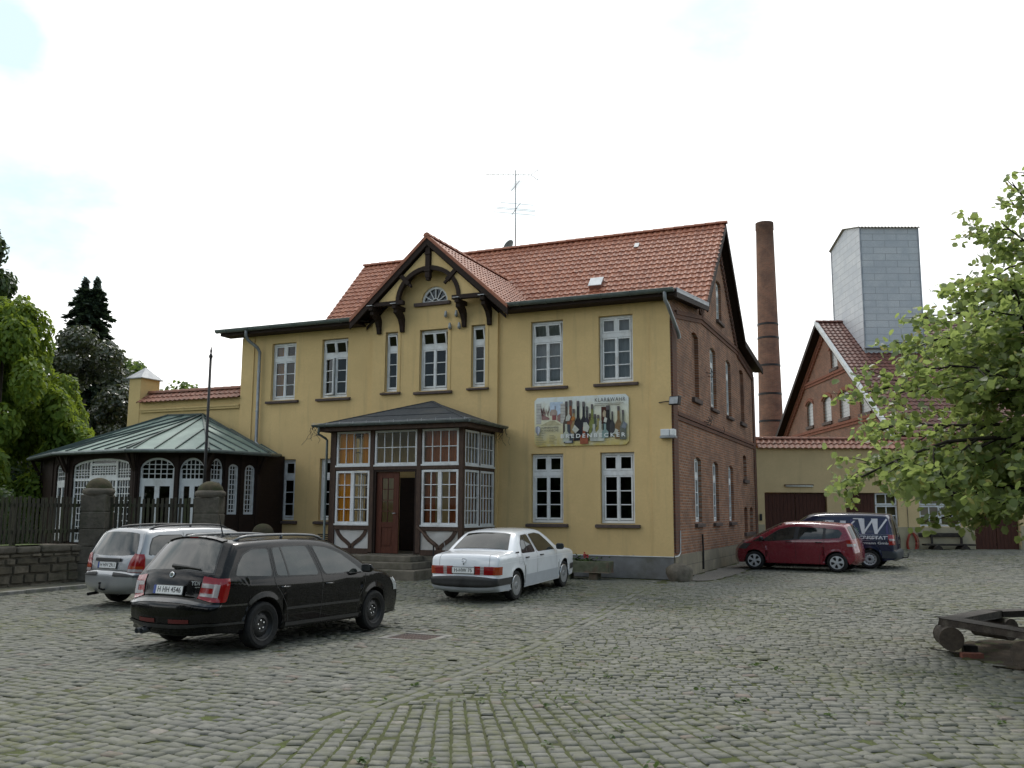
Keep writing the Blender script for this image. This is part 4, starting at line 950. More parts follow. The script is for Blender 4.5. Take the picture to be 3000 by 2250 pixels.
def pickets(parent, p, q, z0, z1, sp_=.118, w=.066):
    p, q = V(*p,0), V(*q,0); d = (q-p).normalized(); n = V(d.y,-d.x,0); Ln = (q-p).length; pk = MB(); k = int(Ln/sp_)
    for i in range(k):
        a = p + d*(i*sp_+random.uniform(-.008,.008)); h = z1+random.uniform(-.025,.02); ln = random.uniform(-.012,.012); ww = w*random.uniform(.92,1.08)
        pk.obox(a+UZ*(z0+random.uniform(-.02,.03))+n*.02, d*ww, n*.022, V(d.x*ln,d.y*ln,h-z0))
    pk.build('picket_panel', m_fence, parent)
    for z in (z0+.22, z1-.24):
        r = MB(); r.obox(p+UZ*z-n*.035, q-p, n*.05, UZ*.09); r.build('rail', m_fence, parent)
fn = thing('picket_fence', 'weathered dark picket fence standing on the rubble stone wall', 'fence', (-19.4,11,.87))
pickets(fn, (-19.42,4.0), (-19.42,16.95), .93, 2.02)
for y in (6.2,9.2,12.2,15.2):
    b = MB(); b.box(-19.56, -19.46, y-.05, y+.05, .85, 1.95); b.build('post', m_fence, fn, bevel=.008)
ga = thing('picket_gate', 'dark picket gate between the two domed sandstone piers', 'gate', (-17.8,17.9,0))
pickets(ga, (-18.85,17.42), (-16.82,18.38), .08, 2.03, .115)
m_stonemoss = M('mossy_stone', (.085,.068,.042), (.05,.047,.03), 7, .95, bmp=.8, bscale=18, dirt=(.05,.06,.025), dscale=2.5)
def pier(name, label, x, y, z0, zc, zt, w, ang, group=None):
    """square drum pier with a round moulded cap and a dome"""
    t = thing(name, label, 'gate pier', (x,y,z0), ang, group, local=True); h = zc-z0; b = MB(); z = 0; r = random.Random(int(x*10))
    k = max(1, round(h/.42))
    for i in range(k):
        e = r.uniform(-.008,.008); b.box(-w/2+e, w/2+e, -w/2-e, w/2-e, h*i/k+.006, h*(i+1)/k-.006)
    b.box(-w/2+.02, w/2-.02, -w/2+.02, w/2-.02, 0, h); b.build('shaft', m_stone, t, bevel=.022, seg=3)
    c = MB(); R0 = w*.60; c.lathe([(0,h-.01),(R0*.92,h-.01),(R0,h+.03),(R0*1.05,h+.08),(R0*1.0,h+.13),(R0*.86,h+.16),(0,h+.16)], (0,0,0), 28); c.build('cap_ring', m_stone, t, smooth=False, auto=50)
    d = MB(); hh = zt-z0-h-.15; rd = R0*.86; d.lathe([(rd*math.cos(a), h+.15+hh*math.sin(a)) for a in np.linspace(0,PI/2,9)], (0,0,0), 28); d.build('dome', m_stonemoss, t, smooth=True); return t
pier('stone_pier', 'brown-domed sandstone gate pier where the picket fence ends', -19.12, 17.25, -.05, 2.10, 2.53, .62, .45, 'domed sandstone piers')
pier('stone_pier', 'domed sandstone gate pier with the slim flagpole beside it', -16.62, 18.52, -.05, 2.06, 2.46, .62, .45, 'domed sandstone piers')
pier('stone_pier', 'low domed stone bollard under the ground-floor window', -15.85, 19.7, -.02, .98, 1.38, .54, .3, 'domed sandstone piers')
fp = thing('flagpole', 'slim dark iron flagpole with spear tip in front of the pavilion', 'flagpole', (-17.05,18.75,0))
b = MB(); b.tube([(-17.05,18.75,0),(-17.05,18.75,5.72)], [.045,.034], 10); b.build('pole', m_iron, fp, smooth=True)
b = MB(); b.lathe([(.02,5.70),(.05,5.76),(.05,5.80),(.02,5.86),(.03,5.92),(0.0,6.08)], (-17.05,18.75,0), 12); b.build('finial', m_iron, fp, smooth=True)
b = MB(); b.box(-17.13, -16.9, 18.6, 18.8, 1.95, 2.35); b.build('clamp', m_iron, fp, bevel=.01)
# garden soil level behind the wall
flat_patch('lawn', [(-60,3),(-20,3),(-20,17.5),(-17,19.2),(-18.6,23.7),(-60,23.7)], m_moss, .06, 1.2)
# ---------------------------------------------------------------- annex, old distillery works, clad tower, chimney
AA = math.radians(23); RV, GV = V(math.cos(AA),math.sin(AA),0), V(-math.sin(AA),math.cos(AA),0)
A0 = V(-5.86,37.35,0)
def ap(s, z, d=0): return A0 + RV*s + UZ*z - GV*d            # d = distance in front of the annex wall
an = thing('garage_annex', 'low yellow plastered garage wing with brown board doors and red tile coping', 'outbuilding', tuple(ap(5,0)))
b = MB(); holes = [rect(.32,2.78,.2,2.53), rect(3.52,4.69,.2,2.53), rect(4.69,5.56,1.22,2.53), rect(6.4,8.03,1.23,2.53), rect(8.52,10.29,.2,2.45)]
holes[1] = [(3.52,.2),(4.69,.2),(4.69,1.22),(5.56,1.22),(5.56,2.53),(3.52,2.53)]; del holes[2]
b.wall(A0, RV, -GV, [(.0,0),(16,0),(16,4.3),(.0,4.3)], holes, .18); b.obox(ap(0,0)+GV*.4, RV*16, GV*.05, UZ*4.3); b.build('wall', m_annex, an)
m_abase = M('annex_base', (.42,.36,.24), (.33,.29,.2), 3, .9, bmp=.4, dirt=(.26,.25,.2), dscale=1.2)
for x0, x1, zt in ((0,.30,1.27),(2.80,3.50,1.27),(4.69,8.50,1.2),(10.31,16,1.27)): b = MB(); b.obox(ap(x0,.0), RV*(x1-x0), -GV*.025, UZ*zt); b.build('plinth', m_abase, an, bevel=.008)
def boards(x0, x1, z0, z1, name, leafs=2):
    for k in range(leafs):
        a, c = x0+(x1-x0)*k/leafs+.01, x0+(x1-x0)*(k+1)/leafs-.01; d = MB(); n_ = max(3, int((c-a)/.14))
        for i in range(n_): d.obox(ap(a+(c-a)*i/n_+.004, z0, -.10-random.uniform(0,.004)), RV*((c-a)/n_-.008), GV*.04, UZ*(z1-z0))
        for z in (z0+.25, z1-.22): d.obox(ap(a,z,-.14), RV*(c-a), GV*.03, UZ*.12)
        d.build(name, m_gate, an)
boards(.34,2.76,.22,2.5,'garage_door'); boards(3.54,4.68,.22,2.5,'board_door',1); boards(8.54,10.27,.22,2.42,'garage_door')
def shop_window(s0, w):
    lattice(an, ap(s0,1.24,-.10), RV, -GV, w, .80, 2, 2, fat=.06, bar=.045, glass=m_glass); lattice(an, ap(s0,2.06,-.10), RV, -GV, w, .46, 2, 1, fat=.06, bar=.045, glass=m_glass, sill=False)
shop_window(4.70,.85); shop_window(6.41,.80); shop_window(7.22,.80)
b = MB(); sl_ = GV*.55+UZ*.40; tiles(b, ap(.1,4.27,.16), RV, sl_, RV.cross(sl_), 15.9, sl_.length, pw=.22, pl=.34, amp=.045, seed=31); s2 = -GV*.55+UZ*.40; tiles(b, ap(16,4.27,-.94), -RV, s2, (-RV).cross(s2), 15.9, s2.length, pw=.22, pl=.34, sub=3, seed=32); ridge_caps(b, ap(.1,4.70,-.39), ap(16,4.70,-.39)); b.build('tile_coping', m_tile2, an, auto=50)
# its fittings
la = thing('tube_lamp', 'rusty fluorescent tube lamp above the brown garage door', 'lamp', tuple(ap(1.7,2.82,.05)))
b = MB(); b.obox(ap(1.12,2.80,.0), RV*1.15, -GV*.07, UZ*.05); b.build('housing', M('lamp_rust',(.16,.11,.08),(.1,.08,.06),6,.8), la, bevel=.01)
b = MB(); b.tube([ap(1.16,2.775,.06), ap(2.23,2.775,.06)], .035, 10); b.build('tube', M('lamp_tube',(.62,.60,.52),(.5,.48,.42),6,.4), la, smooth=True)
b = MB(); b.obox(ap(.10,1.42,0), RV*.09, -GV*.06, UZ*.26); tag(b.build('switch_box', m_black, bevel=.01), 'small dark switch box on the yellow wall between brick house and garage door', 'switch box')
ho = thing('garden_hose', 'red garden hose coiled on the yellow wall behind the blue van', 'hose', tuple(ap(6,.2,.1)))
b = MB(); m_hose = M('red_hose',(.42,.085,.055),(.32,.06,.045),8,.5)
for k in range(6):
    rx, rz, cx, cz = random.uniform(.15,.24), random.uniform(.33,.41), 6.0+random.uniform(-.03,.03), .62+random.uniform(-.03,.02)
    b.tube([ap(cx+rx*math.cos(t)*(1+.2*math.sin(-t)), cz+rz*math.sin(t), .08+.012*k+.02*math.sin(3*t)) for t in np.linspace(0,2*PI,26)], .016, 6)
b.build('coil', m_hose, ho, smooth=True)
b = MB(); b.tube([ap(5.9,1.0,.05),ap(5.92,1.6,.03),ap(5.9,2.35,.03)], .01, 5); b.build('cord', m_iron, ho)
bn = thing('log_bench', 'rustic plank bench with backrest on two logs against the yellow annex', 'bench', tuple(ap(7.2,.2,.35)))
def plank(parent, O, a, b_, c, name, mat=m_oldwood): m_ = MB(); m_.obox(O, a, b_, c); return m_.build(name, mat, parent, bevel=.015)
plank(bn, ap(6.3,.50,.62), RV*1.95, GV*.36, UZ*.07, 'seat'); plank(bn, ap(6.25,.82,.16), RV*1.75, GV*.05, UZ*.16, 'backrest')
for s in (6.7,7.85): plank(bn, ap(s,.5,.2), RV*.09, GV*.06, UZ*.45, 'back_post')
for s in (6.75,7.8):
    b = MB(); b.tube([ap(s,.33,.72), ap(s,.33,.18)], .18, 14); b.build('log', m_oldwood, bn, auto=50)

fa_ = factory = thing('distillery_works', 'red-brown brick works building with steep gable and dark tile roof', 'factory', tuple(RV*22+GV*47))
def fp_(r, g, z): return RV*r + GV*g + UZ*z
GA, GB, GC, RW = (38.3,5.35), (46.9,11.45), (56.3,5.55), 15.6
O_ = RV*RW
ah = []
for g0, g1, z0, z1, rs in ((45.3,46.3,8.98,10.1,.22),(49.45,50.5,6.42,7.74,.2),(46.5,47.75,6.38,7.69,.2),(43.9,45.25,6.34,7.63,.2),(41.2,42.5,6.3,7.5,.2),(50.9,52.0,3.3,5.1,.2),(47.6,48.8,3.3,5.1,.2),(44.2,45.6,3.3,5.1,.2)): ah.append(arc_top(g0,g1,z0,z1,rs))
b = MB(); b.wall(O_, GV, -RV, [(GA[0],0),(GC[0],0),GC,GB,GA], ah, .14); b.wall(GV*GA[0], RV, -GV, rect(RW,32,0,5.4)); b.wall(GV*GC[0], RV, GV, rect(RW,32,0,5.6)); b.build('brick_wall', m_fbrick, fa_)
for h in ah:
    g0, g1, z0, z1 = h[0][0], h[1][0], h[0][1], max(p[1] for p in h); f = MB()
    f.add([O_+GV*p[0]+UZ*p[1]+RV*.09 for p in h], [tuple(t) for t in tessellate_polygon([[V(p[0],p[1],0) for p in h]])]); w = f.build('window', m_gblock, fa_)
    s = MB(); s.obox(O_+GV*(g0-.1)+UZ*(z0-.16)-RV*.08, GV*(g1-g0+.2), RV*.2, UZ*.155); s.build('sill', m_sill, w, bevel=.01)
mo = MB()
for z, d in ((5.88,.05),(6.02,.09),(8.52,.05),(8.66,.09)):
    gl0 = GA[0]+.3 if z < 7 else GB[0]-(GB[1]-z)/((GB[1]-GA[1])/(GB[0]-GA[0]))+.25; gl1 = GC[0]-.3 if z < 7 else GB[0]+(GB[1]-z)/((GB[1]-GC[1])/(GC[0]-GB[0]))-.25
    if z < 7: gl0 = GA[0]+(z-GA[1])/((GB[1]-GA[1])/(GB[0]-GA[0]))+.2; gl1 = GC[0]-(z-GC[1])/((GB[1]-GC[1])/(GC[0]-GB[0]))-.2
    mo.obox(O_+GV*gl0+UZ*z-RV*d, GV*(gl1-gl0), RV*(d+.02), UZ*.13)
for (a, b_) in ((GA,GB),(GC,GB)):
    n_ = int(math.dist(a,b_)/.26); st_ = V(0,0,0)+GV*((b_[0]-a[0])/n_)+UZ*((b_[1]-a[1])/n_); dn = V(0,0,-1)
    for k in range(1,n_-1): mo.obox(O_+GV*a[0]+UZ*(a[1]-.38)+st_*k-RV*.10, st_*.55, RV*.12, UZ*-.22)
    mo.obox(O_+GV*a[0]+UZ*(a[1]-.16)-RV*.12, st_*n_, RV*.14, UZ*-.22)
for h in ah[:5]:
    g0, g1 = h[0][0]-.14, h[1][0]+.14; z1 = max(p[1] for p in h)+.05; k = 8
    for j in range(k):
        t0, t1 = j/k, (j+1)/k; f = lambda t: O_+GV*(g0+(g1-g0)*t)+UZ*(z1-.22*(2*t-1)**2)-RV*.05
        mo.prism([f(t0), f(t1), f(t1)+UZ*.16, f(t0)+UZ*.16], RV*.06)
mo.build('brick_moulding', M('factory_moulding',(.24,.095,.06),(.16,.07,.05),9,.9,bmp=.6), fa_)
for (a, s, u) in ((GA,1,RV),(GC,-1,-RV)):
    e = fp_(15.12 if s > 0 else 32, a[0]-s*.55, a[1]-.36); vv = fp_(15.12 if s > 0 else 32, GB[0], GB[1]+.08)-e
    b = MB(); tiles(b, e, u, vv, u.cross(vv), 16.9, vv.length, pw=.24, pl=.34, amp=.04, sub=6 if s > 0 else 3, seed=41); 
    if s > 0: ridge_caps(b, fp_(15.12,GB[0],GB[1]+.12), fp_(32,GB[0],GB[1]+.12), .13)
    b.build('tile_roof', m_tiledk, fa_, auto=50)
    v_ = MB(); a0 = fp_(15.08, a[0]-s*.58, a[1]-.36); v_.obox(a0, RV*.05, fp_(15.08,GB[0],GB[1]+.12)-a0, UZ*-.26); v_.obox(a0+RV*.05-UZ*.06, RV*.5, fp_(15.08,GB[0],GB[1]+.12)-a0, UZ*-.05); v_.build('verge_board', m_timber, fa_)
v_ = MB(); a0 = fp_(15.04, GA[0]-.6, GA[1]-.30); v_.obox(a0, RV*.16, fp_(15.04,GB[0],GB[1]+.16)-a0, UZ*-.20); v_.build('verge_flashing', M('pale_flashing',(.58,.60,.60),(.46,.48,.48),3,.5), fa_)

# tower clad in pale fibre-cement strips
m_sheet = brickmat('fibre_cement_strips', (RV.x+GV.x, RV.y+GV.y), (.56,.585,.61), (.48,.51,.55), (.20,.21,.23), bw=1.15, bh=.335, rough=.5, dirt=(.38,.42,.47), msize=.012, bmp=.35)
tw_ = thing('clad_tower', 'square tower clad in pale grey-blue sheet strips on the works roof', 'tower', tuple(fp_(17.9,46,7)))
T0, T1, G0, G1, ZE, ZRg = 16.5, 19.35, 43.9, 48.1, 15.72, 16.22
b = MB(); q = lambda r, g, z: fp_(r,g,z)
b.face([q(T0,G0,7.5),q(T1,G0,7.5),q(T1,G0,ZE),q(T0,G0,ZE)])
for r in (T0,T1): b.add([q(r,G0,7.5),q(r,G1,7.5),q(r,G1,ZE),q(r,46,ZRg),q(r,G0,ZE)],[(0,1,2,3,4)])
b.face([q(T0,G1,7.5),q(T1,G1,7.5),q(T1,G1,ZE),q(T0,G1,ZE)]); b.build('cladding', m_sheet, tw_)
b = MB()
for r, g in ((T0,G0),(T1,G0),(T0,G1)): b.obox(q(r-.03,g-.03,7.5), RV*.06, GV*.06, UZ*(ZE-7.5))
b.build('corner_trim', m_zinc, tw_)
b = MB(); k = 76
for ga, za, gb, zb in ((G0-.14,ZE-.03,46,ZRg+.05),(46,ZRg+.05,G1+.14,ZE-.03)):
    vs = []
    for i in range(k+1):
        r = T0-.12+(T1-T0+.24)*i/k; h = .035*math.sin(i*PI/2.0)
        vs += [q(r,ga,za+h), q(r,gb,zb+h)]
    b.add(vs, [(2*i,2*i+2,2*i+3,2*i+1) for i in range(k)])
b.build('corrugated_roof', M('corrugated_sheet',(.36,.35,.32),(.27,.26,.24),4,.7,bmp=.2), tw_, smooth=True)
b = MB(); b.obox(q(T0-.05,G0-.2,9.62), RV*(T1-T0+.1), GV*.2, UZ*.06); b.build('flashing', m_zinc, tw_)

ch = thing('brick_chimney', 'tall tapering round brick chimney with dark iron bands and sooty top', 'chimney', (-8.35,60.0,0))
rc = lambda z: .745-(z-7.5)*.0150
b = MB(); b.lathe([(rc(z),z) for z in np.linspace(0,20.1,24)]+[(rc(20.1)+.03,20.15),(rc(20.5)+.03,20.62),(rc(20.5)-.12,20.66),(rc(20.5)-.2,19.5)], (-8.35,60.0,0), 40); b.build('shaft', m_cbrick, ch, auto=40)
for z in (7.5,9.25,11.1,12.9,13.8): b = MB(); b.lathe([(rc(z)+.004,z-.07),(rc(z)+.022,z-.06),(rc(z)+.022,z+.06),(rc(z)+.004,z+.07)], (-8.35,60.0,0), 40); b.build('iron_band', m_iron, ch)
# ---------------------------------------------------------------- things fixed to or standing round the house
# painted advertising board
sg = thing('sign_board', 'printed distillery board with a row of bottles on the yellow front wall', 'sign', (-8.39,23.7,3.53))
SX0, SX1, SZ0, SZ1 = -9.76, -7.02, 3.53, 4.90; c_ = .09
def spt(u, v): return V(SX0+(SX1-SX0)*u, 0, SZ0+(SZ1-SZ0)*v)
def signmat():
    m, nt, b = nodes('sign_print'); tc = N(nt, 'ShaderNodeTexCoord'); sp = N(nt, 'ShaderNodeSeparateXYZ'); L(nt, tc.outputs['Object'], sp.inputs[0])
    r = N(nt, 'ShaderNodeValToRGB'); mr = N(nt, 'ShaderNodeMapRange'); L(nt, sp.outputs[2], mr.inputs[0]); mr.inputs[1].default_value = 0; mr.inputs[2].default_value = 1.37; L(nt, mr.outputs[0], r.inputs[0])
    e = r.color_ramp.elements; e[0].position = 0; e[0].color = (.52,.40,.11,1); e[1].position = 1; e[1].color = (.66,.70,.70,1); k = e.new(.55); k.color = (.68,.66,.48,1)
    c = mixc(nt, ramp(nt, noise(nt, tc.outputs['Object'], 5, 5), .45, .8), r.outputs[0], (.55,.52,.38)); L(nt, c, b.inputs['Base Color']); b.inputs['Roughness'].default_value = .45; return m
b = MB(); pl = [(SX0+c_,SZ0),(SX1-c_,SZ0),(SX1,SZ0+c_),(SX1,SZ1-c_),(SX1-c_,SZ1),(SX0+c_,SZ1),(SX0,SZ1-c_),(SX0,SZ0+c_)]
b.prism([(x,23.70,z) for x, z in pl], (0,.05,0)); b.build('panel', signmat(), sg, bevel=.008)
layer = [23.6985]
def ink(name, polys, col, rough=.5):
    """flat print: each layer a hair in front of the last"""
    layer[0] -= .0012; mb = MB()
    for p in polys:
        pts = [V(SX0+(SX1-SX0)*u, layer[0], SZ0+(SZ1-SZ0)*v) for u, v in p]; mb.add(pts, [tuple(t) for t in tessellate_polygon([pts])])
    return mb.build(name, M('print_'+name+str(len(bpy.data.materials)), col, tuple(x*.75 for x in col), 9, rough), sg)
def quad(u0,v0,u1,v1): return [(u0,v0),(u1,v0),(u1,v1),(u0,v1)]
ink('picture', [quad(.17,.62,.31,.90)], (.52,.62,.74)); ink('picture', [[(.06,.42),(.30,.42),(.22,.52),(.17,.52)]], (.50,.45,.28))
ink('picture', [quad(.02,.46,.075,.88), quad(.285,.46,.345,.86)], (.52,.50,.45)); ink('picture', [quad(.022,.46+i*.06,.073,.464+i*.06) for i in range(7)]+[quad(.287,.46+i*.06,.343,.464+i*.06) for i in range(7)], (.16,.13,.13))
ink('picture', [[(.17,.62),(.25,.62),(.25,.70),(.235,.745),(.185,.745),(.17,.69)]], (.42,.33,.28)); ink('picture', [quad(.195,.53,.24,.63)], (.30,.10,.10))
ink('picture', [[(.08,.54),(.165,.54),(.165,.58),(.08,.66)], [(.25,.52),(.285,.48),(.285,.66),(.25,.62)]], (.33,.19,.17))
tb = []; rr = random.Random(4)
for i in range(26):
    u = rr.uniform(.075,.16); v0 = rr.uniform(.60,.68); d = rr.uniform(-.02,.02); tb.append([(u,v0),(u+.003,v0),(u+d+.002,v0+rr.uniform(.08,.2)),(u+d,v0+.1)])
ink('picture', tb, (.22,.10,.10)); ink('picture', [quad(.225,.745,.231,.82)], (.2,.1,.1))
def bottle(u, base, h, w, neck=.33, shoulder=.55):
    n_ = w*neck; s = base+h*shoulder; t = base+h
    pts = [(u-w/2,base),(u+w/2,base)]
    for a in np.linspace(0,1,6): pts.append((u+w/2-(w-n_)/2*(a*a*(3-2*a)), s-h*.15+a*h*.22))
    pts += [(u+n_/2,t),(u-n_/2,t)]
    for a in np.linspace(1,0,6): pts.append((u-w/2+(w-n_)/2*(a*a*(3-2*a)), s-h*.15+a*h*.22))
    return pts
bots = [(.35,.12,.78,.075,(.10,.08,.06)),(.395,.10,.82,.085,(.28,.10,.05)),(.43,.12,.62,.07,(.36,.25,.12)),(.475,.10,.80,.085,(.028,.026,.03)),(.535,.16,.72,.075,(.025,.025,.032)),(.57,.20,.58,.06,(.05,.045,.06)),
    (.60,.10,.54,.06,(.10,.06,.04)),(.625,.12,.70,.07,(.22,.24,.07)),(.655,.10,.52,.07,(.08,.10,.07)),(.69,.10,.50,.065,(.30,.26,.08)),(.79,.16,.62,.11,(.03,.028,.028)),(.835,.22,.44,.05,(.06,.06,.06)),(.90,.12,.64,.075,(.24,.15,.07)),(.945,.10,.58,.065,(.16,.17,.14)),
    (.375,.05,.38,.10,(.07,.08,.09)),(.54,.03,.34,.085,(.34,.10,.05)),(.71,.08,.40,.085,(.55,.56,.48)),(.76,.14,.28,.07,(.26,.36,.34)),(.645,.08,.34,.08,(.46,.47,.42)),(.35,.08,.36,.07,(.48,.50,.40))]
ink('print', [quad(.72,.42,.80,.76)], (.09,.03,.02)); ink('print', [[(.735,.56),(.765,.56),(.77,.66),(.75,.70),(.735,.64)]], (.45,.36,.24))
for u, v, h, w, c in bots: ink('bottle_print', [bottle(u,v,h,w)], c)
ink('bottle_print', [quad(u-w*.15,v+h*.86,u+w*.15,v+h) for u,v,h,w,c in bots[:14]], (.14,.12,.12))
ink('label_print', [[(.345,.50),(.385,.50),(.40,.58),(.38,.66),(.35,.58)], [(.53,.30),(.58,.26),(.60,.36),(.57,.46),(.535,.46)], [(.415,.32),(.45,.24),(.49,.32),(.44,.42)], [(.745,.46),(.775,.44),(.785,.52),(.76,.56)], [(.85,.22),(.88,.20),(.90,.28),(.87,.32)]], (.58,.58,.50))
ink('label_print', [quad(.34,.06,.41,.10), quad(.34,.20,.41,.24)], (.45,.46,.46)); ink('label_print', [[(.40,.52),(.435,.50),(.45,.56),(.42,.60)]], (.50,.20,.05)); ink('label_print', [[(.93,.34),(.97,.30),(1-.01,.40),(.955,.46)]], (.22,.24,.27))
ink('crest', [[(.018,.30),(.044,.215),(.07,.30),(.07,.39),(.044,.42),(.018,.39)]], (.30,.31,.36)); ink('crest', [[(.044,.225),(.066,.30),(.066,.38),(.044,.41)]], (.62,.63,.66))
def print_text(txt, u, v, size, width, col, bold=0, align='LEFT', spacing=1.0):
    layer[0] -= .0012; mb = MB(); put_text(mb, txt, V(SX0+(SX1-SX0)*u, layer[0], SZ0+(SZ1-SZ0)*v), UX, UZ, size, width, bold, align, spacing); mb.build('lettering', M('ink'+str(len(bpy.data.materials)), col, tuple(x*.9 for x in col), 20, .6), sg)
print_text('KLAR&WAHR', .655, .895, .155, .86, (.035,.03,.03), .0, spacing=1.2); print_text('BREDENBECKER', .29, .19, .15, 1.86, (.74,.75,.72), .004, spacing=1.5)
print_text('KORNBRENNEREI', .085, .375, .075, .50, (.05,.045,.04), .001); print_text('H.WARNECKE', .085, .315, .085, .50, (.07,.06,.055)); print_text('SEIT', .085, .265, .06, .12, (.12,.1,.09))
layer[0] -= .0012
fine = [quad(.655,.815,.655+.30,.826), quad(.655,.785,.655+.26,.796)]
for i in range(6): fine.append(quad(.02,.215-i*.034,.02+rr.uniform(.08,.135),.222-i*.034))
for i in range(6): fine.append(quad(.17,.21-i*.03,.17+rr.uniform(.05,.085),.217-i*.03))
ink('fine_print', fine, (.20,.17,.12))
# insulators
m_porc = M('insulator_porcelain',(.34,.35,.34),(.26,.27,.27),8,.3)
for i, (x, z) in enumerate(((-12.56,7.54),(-12.21,7.53),(-12.42,7.17),(-12.11,7.16))):
    t = thing('wire_insulator', ['bell insulator just below the fan window sill, farther from the curved bracket','bell insulator just below the fan window sill, beside the curved bracket','bell insulator above the tall bay window, farther from the narrow window','bell insulator above the tall bay window, nearer the narrow window'][i], 'insulator', (x,23.6,z-.1), 0, 'wall insulators')
    b = MB(); b.lathe([(0,.09),(.03,.08),(.042,.03),(.05,-.03),(.062,-.05),(.05,-.06),(.045,-.1),(0,-.11)], (x,23.56,z), 14); b.build('bell', m_porc, t, smooth=True)
    b = MB(); b.tube([(x,23.66,z-.06),(x,23.57,z-.12),(x,23.56,z-.08)], .012, 6); b.build('pin', m_iron, t)
# floodlight and box lamp at the corner
t = thing('floodlight', 'dark floodlight on a bracket at the brick corner of the house', 'floodlight', (-5.72,23.55,4.5))
b = MB(); b.obox((-5.86,23.44,4.52), (.27,-.04,0), (.03,.16,0), (.02,.02,.23)); b.build('housing', m_iron, t, bevel=.015)
b = MB(); b.obox((-5.84,23.43,4.545), (.23,-.034,0), (.001,-.008,0), (.018,.018,.18)); b.build('lens', M('lamp_lens',(.34,.35,.36),(.25,.26,.27),9,.2), t)
b = MB(); b.tube([(-6.2,23.74,4.62),(-6.05,23.6,4.62),(-5.85,23.52,4.62)], .015, 6); b.build('bracket', m_iron, t)
t = thing('wall_lamp', 'white box wall lamp wrapped round the house corner', 'lamp', (-5.86,23.6,3.7))
b = MB(); b.box(-6.12,-5.88,23.55,23.70,3.72,3.90); b.build('shade', M('opal_shade',(.68,.69,.70),(.6,.61,.62),6,.35), t, bevel=.02); b = MB(); b.box(-5.87,-5.74,23.55,23.76,3.72,3.90); b.build('shade', m_white, t, bevel=.02)
b = MB(); b.box(-6.14,-5.72,23.54,23.77,3.66,3.72); b.build('base', m_zinc, t, bevel=.01)
# aerial mast with dish behind the ridge
t = thing('aerial_mast', 'tall roof mast with three television aerials', 'antenna', (-13.3,30.7,11.4))
mx, my = -13.45, 30.72
b = MB(); b.tube([(mx,my,11.2),(mx,my,14.66)], .022, 8); b.build('mast', m_steel, t, smooth=True)
def yagi(O, d, e, Lb, n_, el, name, fold=False):
    O, d, e = Vector(O), Vector(d).normalized(), Vector(e).normalized(); b = MB(); b.tube([O-d*Lb*.5, O+d*Lb*.5], .012, 6)
    for i in range(n_): c = O+d*Lb*((i+.5)/n_-.5); b.tube([c-e*el*(.42+.10*i/n_), c+e*el*(.42+.1*i/n_)], .007, 5)
    return b
rt_v = V(.914,.404,0)
b = yagi((mx+.0,my,14.48), rt_v, V(-.404,.914,0), 1.75, 9, .16, 'x'); o = V(mx,my,14.48)+rt_v*.78
b.v = [tuple(Vector(p)-rt_v*.28) for p in b.v]; o = V(mx,my,14.48)+rt_v*.58
b.tube([V(mx,my,14.48),o], .012, 6)
for s in (1,-1): b.tube([o, o+rt_v*.26+UZ*.20*s], .010, 5); b.tube([o+rt_v*.26+UZ*.10*s, o+rt_v*.27+UZ*.32*s], .008, 5)
b.build('aerial', m_steel, t)
b = yagi((mx,my,14.05), (.25,.2,.42), (1,.3,0), .55, 9, .28, 'y'); b.build('aerial', m_steel, t)
b = MB()
for k, (dz, l, dx) in enumerate(((.16,1.25,.25),(.02,1.5,.05),(-.03,1.5,.05),(-.12,1.6,-.15))): c = V(mx,my,13.1)+V(.5,-.6,0)*(dx)+UZ*dz; b.tube([c-V(.95,.3,-.12)*l*.5, c+V(.95,.3,-.12)*l*.5], .008, 5)
b.tube([V(mx-.2,my+.1,12.95), V(mx+.25,my-.1,13.3)], .012, 6); b.build('aerial', m_steel, t)
t = thing('satellite_dish', 'dark satellite dish peeping over the roof ridge beside the mast', 'satellite dish', (-13.72,30.7,11.5))
b = MB(); b.lathe([(0,-.06),(.12,-.045),(.2,-.02),(.25,.02),(.245,.03),(.19,-.01),(0,-.045)], (-13.74,30.75,11.72), 22, V(-.35,-.9,.35)); b.build('dish', M('dish_grey',(.10,.11,.10),(.075,.08,.08),8,.5), t, smooth=True)
b = MB(); b.tube([(-13.74,30.78,11.2),(-13.74,30.8,11.7)], .025, 8); b.build('arm', m_iron, t)
# flower trough
t = thing('flower_trough', 'mossy concrete flower trough with a red geranium below the window', 'planter', (-8.0,22.95,0))
b = MB(); tp = [(-8.75,22.72),(-7.3,22.72),(-7.3,23.16),(-8.75,23.16)]
b.add([(x,y,.47) for x,y in tp]+[(x*.985-8.03*.015,y*.97+22.94*.03,.18) for x,y in tp]+[(x*.94-8.03*.06,y*.8+22.94*.2,.47) for x,y in tp]+[(x*.94-8.03*.06,y*.8+22.94*.2,.38) for x,y in tp],
    [(0,1,5,4),(1,2,6,5),(2,3,7,6),(3,0,4,7),(7,6,5,4),(0,8,9,1),(1,9,10,2),(2,10,11,3),(3,11,8,0),(8,12,13,9),(9,13,14,10),(10,14,15,11),(11,15,12,8),(12,15,14,13)]); b.build('trough', m_trough, t, bevel=.02)
for x in (-8.5,-7.75): b = MB(); b.box(x-.12,x+.12,22.78,23.1,-.02,.18); b.build('foot', m_trough, t, bevel=.02)
pl_t = thing('geranium', 'small red geranium growing in the concrete trough', 'plant', (-7.95,22.94,.4))
lv = MB(); fl = MB(); rr = random.Random(9)
